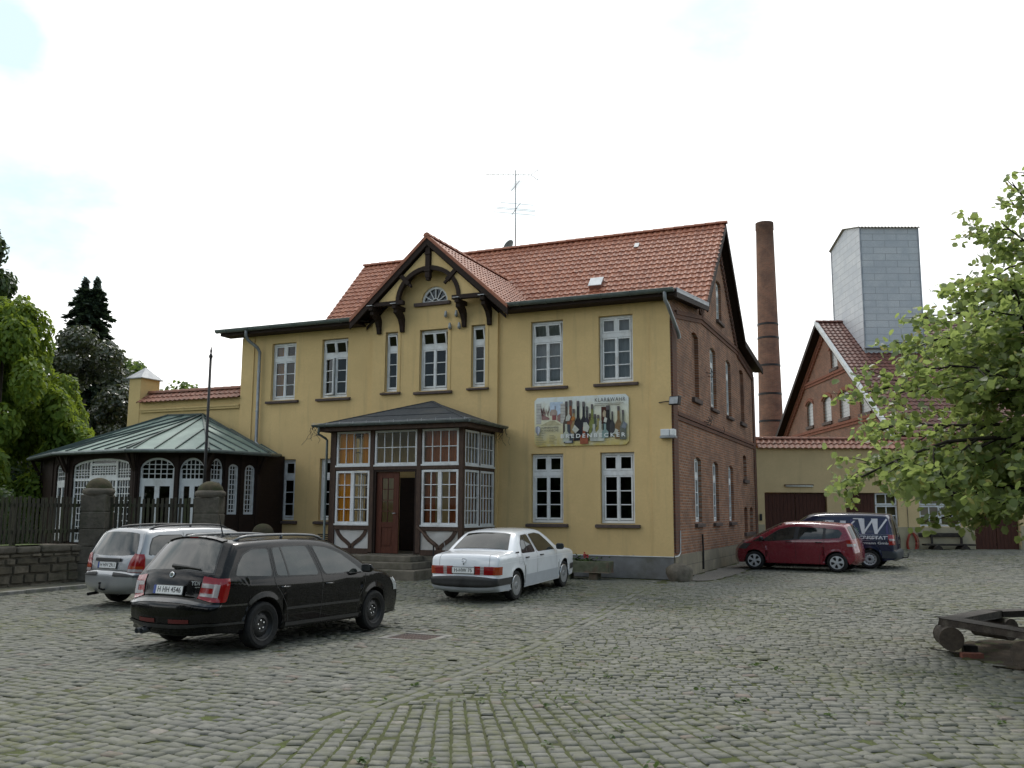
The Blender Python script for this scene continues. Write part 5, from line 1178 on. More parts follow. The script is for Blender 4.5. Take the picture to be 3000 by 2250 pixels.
for i in range(90):
    c = V(-8.05+rr.gauss(0,.28), 22.94+rr.gauss(0,.08), .44+abs(rr.gauss(0,.06))); n = V(rr.gauss(0,.5),rr.gauss(0,.5),1).normalized(); a = n.orthogonal()*.035; c2 = n.cross(a)
    lv.face([c+a, c+c2, c-a, c-c2])
for i in range(26):
    c = V(-7.98+rr.gauss(0,.03), 22.9+rr.gauss(0,.03), .60+rr.gauss(0,.03)); n = V(rr.gauss(0,1),rr.gauss(0,1),rr.gauss(0,1)).normalized(); a = n.orthogonal()*.02; c2 = n.cross(a); fl.face([c+a,c+c2,c-a,c-c2])
lv.tube([(-7.98,22.92,.42),(-7.98,22.9,.6)], .006, 5)
lv.build('leaves', M('geranium_leaf',(.07,.12,.03),(.05,.085,.025),20,.6), pl_t); fl.build('blossom', M('geranium_red',(.45,.05,.05),(.35,.035,.04),20,.6), pl_t)
# corner boulder
def boulder(name, label, c, s, seed, mat):
    r = np.random.default_rng(seed); b = MB(); nu, nv = 18, 10; P = r.normal(0,1,(7,3)); P /= np.linalg.norm(P,axis=1)[:,None]; h = r.uniform(.72,1,7); vs = []
    for i in range(nv+1):
        for j in range(nu):
            th, ph = PI*i/nv, 2*PI*j/nu; d = np.array([math.sin(th)*math.cos(ph),math.sin(th)*math.sin(ph),math.cos(th)]); k = min(1.3, min((hh/max(.05,d@p)) for hh, p in zip(h,P)))*(1+r.normal(0,.012))
            vs.append((c[0]+d[0]*s[0]*k, c[1]+d[1]*s[1]*k, c[2]+d[2]*s[2]*k))
    b.add(vs, [(i*nu+j,i*nu+(j+1)%nu,(i+1)*nu+(j+1)%nu,(i+1)*nu+j) for i in range(nv) for j in range(nu)]); return tag(b.build(name, mat, smooth=True), label, 'boulder')
boulder('corner_boulder', 'mossy guard boulder at the brick corner of the yellow house', (-5.66,23.42,.10), (.33,.27,.27), 3, m_stone)
# sandwich board and slatted bench left of the porch
t = thing('sandwich_board', 'white folding notice board behind the parked estate cars', 'sign', (-15.1,19.2,-.05))
for s in (1,-1):
    b = MB(); o = V(-15.6,18.9,-.05); d = V(.86,.28,0); n = V(.31,-.95,0)*s
    b.obox(o+n*.26, d*.05, n*.03, UZ*1.0-n*.24); b.obox(o+n*.26+d*.95, d*.05, n*.03, UZ*1.0-n*.24); b.obox(o+n*.03+UZ*.95, d, n*.03, UZ*.06); b.build('frame', m_white, t)
    b = MB(); b.obox(o+n*.245+UZ*.05+d*.05, d*.9, n*.012, UZ*.9-n*.215); b.build('panel', M('notice_panel',(.40,.43,.45),(.33,.36,.38),5,.4), t)
t = thing('slatted_bench', 'dark slatted garden bench against the yellow wall beside the porch', 'bench', (-15.9,22.9,0))
b = MB()
for i in range(11): a = i/10; b.obox(V(-16.55+.12*a*0,23.1-.03*i+.0,0)+UZ*(1.0-.055*i), V(1.3,0,0), V(0,.05,0), UZ*.035)
b.build('backrest', m_oldwood, t)
b = MB()
for i in range(6): b.obox(V(-16.55,22.35+.075*i,.43), V(1.3,0,0), V(0,.055,0), UZ*.035)
b.build('seat', m_oldwood, t)
for x in (-16.5,-15.35):
    for y in (22.4,23.0): b = MB(); b.box(x-.03,x+.03,y-.03,y+.03,-.06,.43); b.build('leg', m_iron, t)
# plank seat round the lime tree, resting on logs
t = thing('tree_seat', 'old plank seat on logs ringing the lime tree', 'bench', (TREE[0],TREE[1],-.11))
RS = 1.92
ring = [(.17,13.88),(.80,15.35),(2.0,16.2),(3.3,15.6),(3.9,14.3),(3.35,12.95),(2.15,12.28),(1.1,12.62)]
ctr = V(TREE[0],TREE[1],0)
for i in range(8):
    a, b2 = V(*ring[i],0), V(*ring[(i+1)%8],0); ia, ib = a+(ctr-a).normalized()*.30, b2+(ctr-b2).normalized()*.30
    zt = .35; m_ = MB(); e = (b2-a).normalized()*.004
    m_.prism([a+e+UZ*(zt-.085), b2-e+UZ*(zt-.085), ib-e+UZ*(zt-.085), ia+e+UZ*(zt-.085)], UZ*.085); m_.build('plank', m_oldwood, t, bevel=.014, seg=3)
for i in (0,1,3,5,7):
    a = V(*ring[i],0); d = (ctr-a).normalized() if i else V(.12,-.99,0).normalized(); c = a+(ctr-a).normalized()*.17
    if i == 0: c = V(.28,13.84,0)
    m_ = MB(); r_ = .152; zc = .262-r_; m_.tube([c-d*.30+UZ*zc, c+d*.26+UZ*zc], [r_*.97,r_], 18, cap=False); lg = m_.build('log', m_oldwood, t, smooth=True)
    for s in (-.30,.26): m_ = MB(); m_.prism([c+d*(s*.999)+UZ*zc+(d.cross(UZ)*math.cos(k*PI/9)+UZ*math.sin(k*PI/9))*r_ for k in range(18)], d*.006*(1 if s > 0 else -1)); m_.build('cut_end', m_logend, lg)
m_ = MB(); m_.obox((.42,13.52,-.12), (.26,.05,0), (-.03,.12,0), (0,0,.07)); tag(m_.build('loose_brick', M('old_brick',(.20,.075,.05),(.14,.06,.045),14,.9,bmp=.6), bevel=.008), 'loose red brick lying beside the log of the tree seat', 'brick')
m_ = MB(); m_.obox((.46,13.82,-.12), (.17,.03,0), (-.03,.16,0), (0,0,.13)); tag(m_.build('sawn_block', m_oldwood, bevel=.012), 'dark sawn block wedged beside the log of the tree seat', 'wood block')
# ---------------------------------------------------------------- cars
def catmull(P, n=10):
    """smooth open curve through P; a point given twice makes a corner"""
    out = []; P = [np.array(p, float) for p in P]; k = len(P)
    for i in range(k-1):
        p1, p2 = P[i], P[i+1]
        if np.allclose(p1, p2): continue
        p0 = P[i-1] if i and not np.allclose(P[i-1], p1) else p1*2-p2 if (i == 0 or np.allclose(P[i-1], p1)) else p1
        p3 = P[i+2] if i+2 < k and not np.allclose(P[i+2], p2) else p2*2-p1
        m = max(2, min(n, int(np.hypot(*(p2-p1))/.035)))
        for j in range(m):
            t = j/m; a = .5*((2*p1)+(-p0+p2)*t+(2*p0-5*p1+4*p2-p3)*t*t+(-p0+3*p1-3*p2+p3)*t**3); out.append(a)
    out.append(P[-1]); return out
class Car:
    """body = side outline (x,z) swept across; the half width hw(x,z) gives tumblehome, plan taper and rounded edges"""
    def __init__(s, spec):
        s.__dict__.update(spec)
        xs = [p[0] for p in s.top]; xa, xb = min(xs), max(xs); cr, cf = s.camber(-1, .5, (1,0))*.95, s.camber(1, .5, (1,0))*.9
        def sq(x):
            if x < s.xr: return s.xr + (x-s.xr)*((xa+cr)-s.xr)/(xa-s.xr)
            if x > s.xf: return s.xf + (x-s.xf)*((xb-cf)-s.xf)/(xb-s.xf)
            return x
        s.sq = sq; s.top = [(sq(p[0]), p[1]) for p in s.top]
        top = catmull(s.top)
        # underside from front to rear with the wheel arches cut out
        bot = []; x0, x1 = top[-1][0], top[0][0]
        def arch(xc):
            r = s.arch_r; zc = s.wheel_r; za = s.sill; a0 = math.asin((za-zc)/r) if abs(za-zc) < r else 0
            return [np.array([xc+r*math.cos(a), zc+r*math.sin(a)]) for a in np.linspace(a0, PI-a0, 17)]
        def lin(a, b):
            m = max(1, int(abs(a[0]-b[0])/.09)); return [np.array(a)+(np.array(b)-np.array(a))*j/m for j in range(1, m)]
        af, arr = arch(s.xf), arch(s.xr)
        bot = lin(top[-1], af[0]) + af + lin(af[-1], arr[0]) + arr + lin(arr[-1], top[0])
        s.out = np.array(top + bot); s.nt = len(top); s.N = len(s.out)
        s.seg0 = s.out; s.seg1 = np.roll(s.out, -1, 0)
        rr = []
        for i, p in enumerate(s.out):
            if i >= s.nt-1 or i == 0: rr.append(.012)
            else: rr.append(s.edge_r(p[0], p[1]))
        s.er = np.array(rr)
        tg = np.roll(s.out, -1, 0)-np.roll(s.out, 1, 0); tg /= np.linalg.norm(tg, axis=1)[:,None]+1e-9
        s.nrm = np.stack([-tg[:,1], tg[:,0]], 1)         # outward for a rear->roof->front run
    def dist(s, x, z):
        p = np.array([x, z]); d = s.seg1-s.seg0; t = np.clip(((p-s.seg0)*d).sum(1)/((d*d).sum(1)+1e-12), 0, 1)
        q = s.seg0+d*t[:,None]; e = np.hypot(*(q-p).T); i = int(e.argmin()); f = t[i]
        return e[i], s.er[i]*(1-f)+s.er[(i+1)%s.N]*f
    def base(s, x, z):
        L2 = s.length/2; xc = s.xmid; u = abs(x-xc)/L2; w = s.W/2*(1-s.taper_r*max(0,(xc-x)/L2)**4.5-s.taper_f*max(0,(x-xc)/L2)**4)
        zb = s.belt(x)
        if z > zb: h = z-zb; w -= s.tum*h + .25*s.tum*h*h/.5 + .012*min(1, h/.02)
        else: h = (zb-z)/zb; w -= s.tuck*h*h + .012*math.exp(-(h*zb/.03)**2)*0
        return w + s.bulge(x, z)
    def bulge(s, x, z):
        b = 0
        for xc in (s.xf, s.xr):
            d = math.hypot(x-xc, z-s.wheel_r)-s.arch_r
            if z > .15 and d < .09: b += s.flare*max(0, 1-abs(d-.0)/.09)
        return b
    def hw(s, x, z, d=None, r=None):
        if d is None: d, r = s.dist(x, z)
        w = s.base(x, z)
        if d < r: w -= r-math.sqrt(max(0, r*r-(r-d)**2))
        return w
    def S(s, i, v, off=0):
        """point on the transverse skin: i = outline index (may be fractional), v in -1..1"""
        i0 = int(math.floor(i)) % s.N; f = i-math.floor(i); i1 = (i0+1) % s.N
        p = s.out[i0]*(1-f)+s.out[i1]*f; n = s.nrm[i0]*(1-f)+s.nrm[i1]*f; n = n/(np.hypot(*n)+1e-9); r = s.er[i0]*(1-f)+s.er[i1]*f
        w = s.hw(p[0], p[1], 0, r); c = s.camber(p[0], p[1], n) if i0 < s.nt-1 else 0
        k = c*(1-abs(v)**2.6)+off; return (p[0]+n[0]*k, v*w, p[1]+n[1]*k)
    def idx(s, x=None, z=None, lo=0, hi=None):
        """fractional outline index where the top outline crosses height z / station x, within lo..hi (fractions of the top run)"""
        a, b = int(lo*(s.nt-1)), int((hi if hi else 1)*(s.nt-1)); k = 1 if z is not None else 0; t = z if z is not None else x
        for i in range(a, b):
            p, q = s.out[i][k], s.out[i+1][k]
            if (p-t)*(q-t) <= 0 and p != q: return i+(t-p)/(q-p)
        return a
    def side(s, x, z, off, sg):
        e = .012; w = s.hw(x, z); gx = (s.hw(x+e, z)-s.hw(x-e, z))/(2*e); gz = (s.hw(x, z+e)-s.hw(x, z-e))/(2*e)
        n = np.array([-gx, 1, -gz]); n /= np.linalg.norm(n); return (x+n[0]*off, sg*(w+n[1]*off), z+n[2]*off)
    def body(s, root, paint, under):
        sp = np.stack([np.clip(s.out[:,0], s.rear_spine, s.front_spine), np.full(s.N, s.spine_z)], 1)
        ts = [0,.012,.03,.055,.09,.14,.2,.28,.38,.5,.63,.77,.9,1.0]; mb = MB(); ub = MB()
        for sg in (1,-1):
            vs = []
            for t in ts:
                for i in range(s.N):
                    p = s.out[i]*(1-t)+sp[i]*t; d, r = (0, s.er[i]) if t == 0 else s.dist(p[0], p[1]); vs.append((p[0], sg*s.hw(p[0], p[1], d, r), p[1]))
            fs = []
            for a in range(len(ts)-1):
                for i in range(s.N):
                    q = (a*s.N+i, a*s.N+(i+1)%s.N, (a+1)*s.N+(i+1)%s.N, (a+1)*s.N+i); fs.append(q if sg > 0 else q[::-1])
            mb.add(vs, fs)
        vv = np.linspace(-1, 1, 17)
        for i0, i1, tgt in ((0, s.nt-1, mb), (s.nt-1, s.N, ub)):
            vs = [s.S(i, v) for i in range(i0, i1+1) for v in vv]; m = 17
            tgt.add(vs, [(a*m+j, a*m+j+1, (a+1)*m+j+1, (a+1)*m+j) for a in range(i1-i0) for j in range(m-1)])
        o = mb.build('body', paint, root, smooth=True); bm_weld(o); ub.build('underbody', under, root)
        return o
    def poly_side(s, name, pts, mat, parent, off=.004, sgs=(1,-1), smooth=5, round_=True, label=None):
        """a patch on the flank inside the (x,z) polygon, lying on the body's curve"""
        vs2, tri = fill2d(densify(pts, .05, round_), .085); objs = []
        for sg in sgs:
            mb = MB(); mb.add([s.side(x, z, off, sg) for x, z in vs2], [t if sg > 0 else t[::-1] for t in tri])
            o = mb.build(name, mat, parent if not isinstance(parent, dict) else parent[sg], smooth=True); objs.append(o)
            if label: o['label'] = label
        return objs
    def poly_skin(s, name, pts, mat, parent, off=.004, mirror=False):
        """a patch on the transverse skin; pts are (outline index, v)"""
        P = densify(pts, 1.2, True, (1, .06)); k = np.array([1, 22.0]); vs2, tri = fill2d(P*k, 1.3); vs2 = [(a, b/22.0) for a, b in vs2]; objs = []
        for sg in ((1,-1) if mirror else (1,)):
            mb = MB(); mb.add([s.S(a, sg*b, off) for a, b in vs2], tri); objs.append(mb.build(name, mat, parent, smooth=True))
        return objs
    def wrap(s, name, i0, i1, a0, a1, mat, parent, off=.006, sgs=(1,-1), n=10, m=16, dirx=1, shape=None, joined=False, thick=0):
        """a patch that runs round a rear or front corner: a<0 on the end skin (metres inwards), a>0 along the flank"""
        objs = []; allmb = MB()
        for sg in sgs:
            mb = allmb if joined else MB(); vs = []
            for j in range(n+1):
                for q in range(m+1):
                    fi, fa = j/n, q/m; ii = i0+(i1-i0)*fi; a = a0+(a1-a0)*fa
                    if shape: ii, a = shape(fi, fa, ii, a)
                    vs.append(s.Q(ii, a, off, sg, dirx))
            fs = [(j*(m+1)+q, j*(m+1)+q+1, (j+1)*(m+1)+q+1, (j+1)*(m+1)+q) for j in range(n) for q in range(m)]
            mb.add(vs, fs)
            if not joined: objs.append(mb.build(name, mat, parent, smooth=True))
        if joined: objs.append(allmb.build(name, mat, parent, smooth=True))
        return objs
    def Q(s, ii, a, off, sg, dirx=1):
        i0 = int(math.floor(ii)) % s.N; f = ii-math.floor(ii); p = s.out[i0]*(1-f)+s.out[(i0+1)%s.N]*f; r = s.er[i0]
        w = s.hw(p[0], p[1], 0, r)
        if a <= 0:
            v = max(-1, 1+a/w); x, y, z = s.S(ii, v, off); return (x, sg*y, z)
        x, z = p[0]+dirx*a, p[1]; x_, y_, z_ = s.side(x, z, off, 1)
        k = min(1, a/.04); n = s.nrm[i0]; x_ = x_ + n[0]*off*(1-k); return (x_, sg*y_, z_)
    def line_side(s, pts, width, off=.0025, sgs=(1,-1), mb=None):
        P = [np.array(p) for p in catmull(pts, 8)]
        for sg in sgs:
            vs = []
            for i, p in enumerate(P):
                t = P[min(i+1,len(P)-1)]-P[max(i-1,0)]; t = t/(np.hypot(*t)+1e-9); n = np.array([-t[1], t[0]])*width/2
                vs += [s.side(*(p+n), off, sg), s.side(*(p-n), off, sg)]
            mb.add(vs, [(2*i,2*i+2,2*i+3,2*i+1) for i in range(len(P)-1)])
def fill2d(P, step):
    """triangles over a closed 2D polygon with regular inner points"""
    from mathutils.geometry import delaunay_2d_cdt
    P = [tuple(p) for p in P]; n = len(P); xs = [p[0] for p in P]; ys = [p[1] for p in P]; A = np.array(P); B = np.roll(A, -1, 0); Q = []
    for x in np.arange(min(xs)+step*.5, max(xs), step):
        for y in np.arange(min(ys)+step*.5, max(ys), step):
            d = B-A; t = np.clip(((np.array([x,y])-A)*d).sum(1)/((d*d).sum(1)+1e-12), 0, 1)
            if np.hypot(*(A+d*t[:,None]-np.array([x,y])).T).min() > step*.4: Q.append((x, y))
    vs, _, fs, *_ = delaunay_2d_cdt([Vector(p) for p in P+Q], [(i,(i+1)%n) for i in range(n)], [], 1, 1e-5)
    out = []
    for f in fs:
        f = tuple(f)
        if len(f) == 3:
            a, b, c = (vs[i] for i in f)
            if (b-a).cross(c-a) < 0: f = f[::-1]
        out.append(f)
    return [(v.x, v.y) for v in vs], out
def bm_weld(o):
    import bmesh
    bm = bmesh.new(); bm.from_mesh(o.data); bmesh.ops.remove_doubles(bm, verts=bm.verts, dist=.0006); bmesh.ops.recalc_face_normals(bm, faces=bm.faces); bm.to_mesh(o.data); bm.free()
    o.data.polygons.foreach_set('use_smooth', [True]*len(o.data.polygons)); o.data.update()
def densify(pts, step, rnd=True, metric=(1,1)):
    """closed polygon resampled; corners slightly rounded"""
    P = [np.array(p, float) for p in pts]; k = len(P); Q = []
    for i, p in enumerate(P):
        if rnd:
            a, b = P[i-1]-p, P[(i+1)%k]-p; la, lb = np.hypot(*a), np.hypot(*b); m = .16
            for t in (0,.33,.67,1): u = (1-t)**2; w = t*t; Q.append(p+a*m*u*min(1,lb/la if la else 1)+b*m*w*min(1,la/lb if lb else 1))
        else: Q.append(p)
    out = []
    for i, p in enumerate(Q):
        q = Q[(i+1)%len(Q)]; n = max(1, int(np.hypot(*((q-p)/np.array(metric)*np.array([1,1])))/step)) if step else 1
        for j in range(min(n, 14)): out.append(p+(q-p)*j/n)
    return np.array(out)
m_cglass = nodes('car_glass')[0]; _b = m_cglass.node_tree.nodes['Principled BSDF']; _b.inputs['Base Color'].default_value = (.016,.02,.02,1); _b.inputs['Roughness'].default_value = .03; _b.inputs['IOR'].default_value = 1.65
_nt = m_cglass.node_tree; _c = mixc(_nt, ramp(_nt, noise(_nt, coord(_nt), 2.5, 3), .4, .65), (.012,.016,.016), (.035,.038,.034)); L(_nt, _c, _b.inputs['Base Color']); bump(_nt, _b, noise(_nt, coord(_nt), 1.6, 2), .03, .03)
m_trim = M('car_trim', (.016,.016,.017), (.024,.024,.025), 14, .45, bmp=.05)
m_under = M('car_underbody', (.012,.012,.012), (.02,.019,.018), 6, .9)
m_red = plain('tail_lens_red', (.30,.008,.010), .12, coat=.6); m_amber = plain('tail_lens_amber', (.36,.055,.014), .12, coat=.6); m_clear = plain('tail_lens_clear', (.40,.36,.36), .12, coat=.6)
m_chrome = plain('chrome', (.62,.63,.64), .12, 1.0); m_plate = M('plate_white', (.74,.75,.74), (.66,.67,.66), 9, .4); m_pblue = plain('plate_blue', (.02,.06,.30), .4); m_ink = plain('plate_ink', (.012,.012,.012), .5)
m_alloy = M('silver_wheel', (.56,.57,.58), (.48,.49,.5), 9, .35, .15); m_steelrim = M('black_steel_wheel', (.02,.02,.021), (.035,.034,.033), 9, .5, .3); m_hub = M('grey_hubcap', (.26,.265,.27), (.2,.205,.21), 7, .4, .3)
def wheel(root, x, y, r, wdt, sg, kind):
    """tyre, rim and hub; sg = +1 on the left flank"""
    t = MB(); rr = r*.66; h = wdt/2; ax = V(0,sg,0); c = V(x,y,r)
    prof = [(rr,-h*.8),(r*.86,-h),(r*.965,-h*.82),(r,-h*.5),(r,h*.5),(r*.965,h*.82),(r*.86,h),(rr*1.04,h*.86),(rr*.99,h*.6)]
    t.lathe(prof, c, 36, ax); tyre = t.build('wheel', m_rubber, root, auto=40)
    rm = MB(); mat = {'steel':m_steelrim,'hubcap':m_hub,'star':m_alloy,'van':m_alloy}[kind]
    if kind in ('steel','van'):
        rm.lathe([(rr*1.02,h*.80),(rr*1.0,h*.86),(rr*.93,h*.80),(rr*.88,h*.45),(rr*.80,h*.30),(rr*.60,h*.52),(rr*.45,h*.56),(rr*.36,h*.36),(rr*.20,h*.36),(0,h*.36)], c, 32, ax)
        hb = MB(); ux = ax.orthogonal().normalized(); uy = ax.cross(ux); nh = 12
        for k in range(nh):
            a = 2*PI*k/nh; p = c+(ux*math.cos(a)+uy*math.sin(a))*rr*.72+ax*h*.45; hb.lathe([(0,0),(rr*.085,-.002),(rr*.085,-.01)], p, 10, (ax*.8+(ux*math.cos(a)+uy*math.sin(a))*.5).normalized())
        bt = MB()
        for k in range(5): a = 2*PI*k/5+.3; p = c+(ux*math.cos(a)+uy*math.sin(a))*rr*.28+ax*h*.36; bt.lathe([(.013,0),(.013,.014),(0,.016)], p, 6, ax)
        rim = rm.build('rim', mat, tyre, auto=40); hb.build('rim_hole', m_black, tyre); bt.build('wheel_bolt', m_chrome if kind == 'steel' else m_alloy, tyre)
        if kind == 'van': q = MB(); q.lathe([(rr*.22,h*.37),(rr*.22,h*.5),(rr*.18,h*.54),(0,h*.54)], c, 18, ax); q.build('hub', m_black, tyre, auto=40)
    elif kind == 'hubcap':
        rm.lathe([(rr*1.04,h*.84),(rr*1.05,h*.95),(rr*.97,h*1.0),(rr*.9,h*.98),(rr*.60,h*1.02),(rr*.40,h*.93),(rr*.34,h*.98),(rr*.3,h*1.04),(0,h*1.05)], c, 36, ax); rm.build('rim', mat, tyre, auto=30)
        q = MB(); q.lathe([(rr*1.01,h*.965),(rr*1.055,h*.99),(rr*1.07,h*.9)], c, 36, ax); q.build('rim_ring', m_chrome, tyre, smooth=True)
        q = MB(); ux = ax.orthogonal().normalized(); uy = ax.cross(ux)
        for k in range(3): a = 2*PI*k/3+PI/2; q.bar(c+ax*h*1.07, c+ax*h*1.06+(ux*math.cos(a)+uy*math.sin(a))*rr*.25, .012, .008, ax)
        q.build('hub_emblem', m_chrome, tyre)
    else:
        rm.lathe([(rr*1.03,h*.82),(rr*1.04,h*.92),(rr*.95,h*.97),(rr*.90,h*.90)], c, 36, ax); ux = ax.orthogonal().normalized(); uy = ax.cross(ux)
        for k in range(5):
            a = 2*PI*k/5+.35; d = ux*math.cos(a)+uy*math.sin(a); s = ax.cross(d); p = [c+ax*h*.99+s*rr*.16, c+ax*h*.99-s*rr*.16, c+d*rr*.55+ax*h*1.03-s*rr*.15, c+d*rr*.95+ax*h*.93-s*rr*.36, c+d*rr*.98+ax*h*.9, c+d*rr*.95+ax*h*.93+s*rr*.36, c+d*rr*.55+ax*h*1.03+s*rr*.15]
            rm.face(p); rm.add(p+[q_-ax*.03 for q_ in p], [(i,(i+1)%7,(i+1)%7+7,i+7) for i in range(7)])
        rm.lathe([(rr*.24,h*.99),(rr*.2,h*1.08),(0,h*1.1)], c, 18, ax); rm.build('rim', mat, tyre, auto=30)
        q = MB(); q.lathe([(rr*.94,h*.5),(rr*.3,h*.5),(0,h*.6)], c, 24, ax); q.build('rim_back', m_black, tyre)
def plate(root, O, u, up, txt, w=.52, h=.11, eu=True, tilt=0):
    """number plate centred at O, reading along u"""
    O, u, up = Vector(O), Vector(u).normalized(), Vector(up).normalized(); n = u.cross(up)
    b = MB(); b.obox(O-u*(w/2+.012)-up*(h/2+.012)-n*.01, u*(w+.024), up*(h+.024), n*.012); fr = b.build('license_plate', m_ink, root, bevel=.004)
    b = MB(); b.obox(O-u*w/2-up*h/2+n*.002, u*w, up*h, n*.003); b.build('plate_face', m_plate, fr)
    if eu: b = MB(); b.obox(O-u*w/2-up*h/2+n*.005, u*.045, up*h, n*.001); b.build('country_band', m_pblue, fr)
    b = MB(); put_text(b, txt, O+u*(.022 if eu else 0)+n*.0072, u, up, h*.92, w*(.80 if eu else .80), .0012); b.build('lettering', m_ink, fr)
    return fr
def mirror(root, C, x, z, mat, sgs=(1,-1), size=(.09,.20,.13)):
    for sg in sgs:
        w = C.hw(x, z); b = MB(); b.add([(x-.05,sg*(w-.01),z-.02),(x+.05,sg*(w-.01),z-.02),(x+.03,sg*(w+.06),z+.0),(x-.03,sg*(w+.06),z+.0)],[(0,1,2,3)])
        vs = []; nu, nv = 12, 8; cx, cy, cz = x+.0, sg*(w+.05+size[1]/2), z+.05
        for i in range(nv+1):
            for j in range(nu):
                th, ph = PI*i/nv, 2*PI*j/nu; f = lambda q: math.copysign(abs(q)**.6, q)
                a = f(math.sin(th)*math.cos(ph)); vs.append((cx+size[0]*(a if a > 0 else a*.25), cy+size[1]/2*f(math.sin(th)*math.sin(ph)), cz+size[2]/2*f(math.cos(th))))
        b.add(vs, [(i*nu+j,i*nu+(j+1)%nu,(i+1)*nu+(j+1)%nu,(i+1)*nu+j) for i in range(nv) for j in range(nu)]); o = b.build('mirror', mat, root, smooth=True)
        g = MB(); g.add([(cx-size[0]*.27, cy+a*size[1]*.42, cz+c*size[2]*.40) for a, c in ((-1,-.8),(1,-.8),(1,.8),(-1,.8))], [(0,1,2,3)]); g.build('mirror_glass', m_cglass, o)
def handles(root, C, xs, z, mat, ln=.19, sgs=(1,-1)):
    for x in xs:
        for sg in sgs:
            b = MB(); p = [C.side(x+d, z, .028, sg) for d in (-ln/2,-ln/4,0,ln/4,ln/2)]; p[0] = C.side(x-ln/2, z, .0, sg); p[-1] = C.side(x+ln/2, z, .0, sg); b.tube(p, .013, 8); b.build('door_handle', mat, root, smooth=True)
def rails(root, C, x0, x1, inset, h, mat, r=.014):
    for sg in (1,-1):
        pts = []; n = 16
        for i in range(n+1):
            x = x0+(x1-x0)*i/n; ii = C.idx(x=x, lo=.15, hi=.75); w = C.S(ii, 1)[1]; z = C.S(ii, (w-inset)/w)[2]; t = i/n; k = min(1, t/.13, (1-t)/.13); pts.append((x, sg*(w-inset), z-.01+h*math.sin(k*PI/2)**.8))
        b = MB(); b.tube(pts, r, 8)
        for t in (.5,): q = pts[int(n*t)]; b.tube([(q[0],q[1],q[2]-h),q], r*1.1, 8)
        b.build('roof_rail', mat, root, smooth=True)
def place(root, x, y, heading, z, pitch): root.location = (x,y,z); root.rotation_euler = (0,-pitch,heading)
def common(C, root, paint, kind, wheel_w=.195):
    C.body(root, paint, m_under)
    for x in (C.xf, C.xr):
        for sg in (1,-1): wheel(root, x, sg*(C.track/2), C.wheel_r, wheel_w, sg, kind)
def dark_surround(C, root, polys, grow=.018):
    for P in polys:
        c = np.mean(np.array(P), 0); C.poly_side('window_seal', [tuple(c+(np.array(p)-c)*(1+grow/max(.05,np.hypot(*(np.array(p)-c))))) for p in P], m_trim, root, off=.0022)

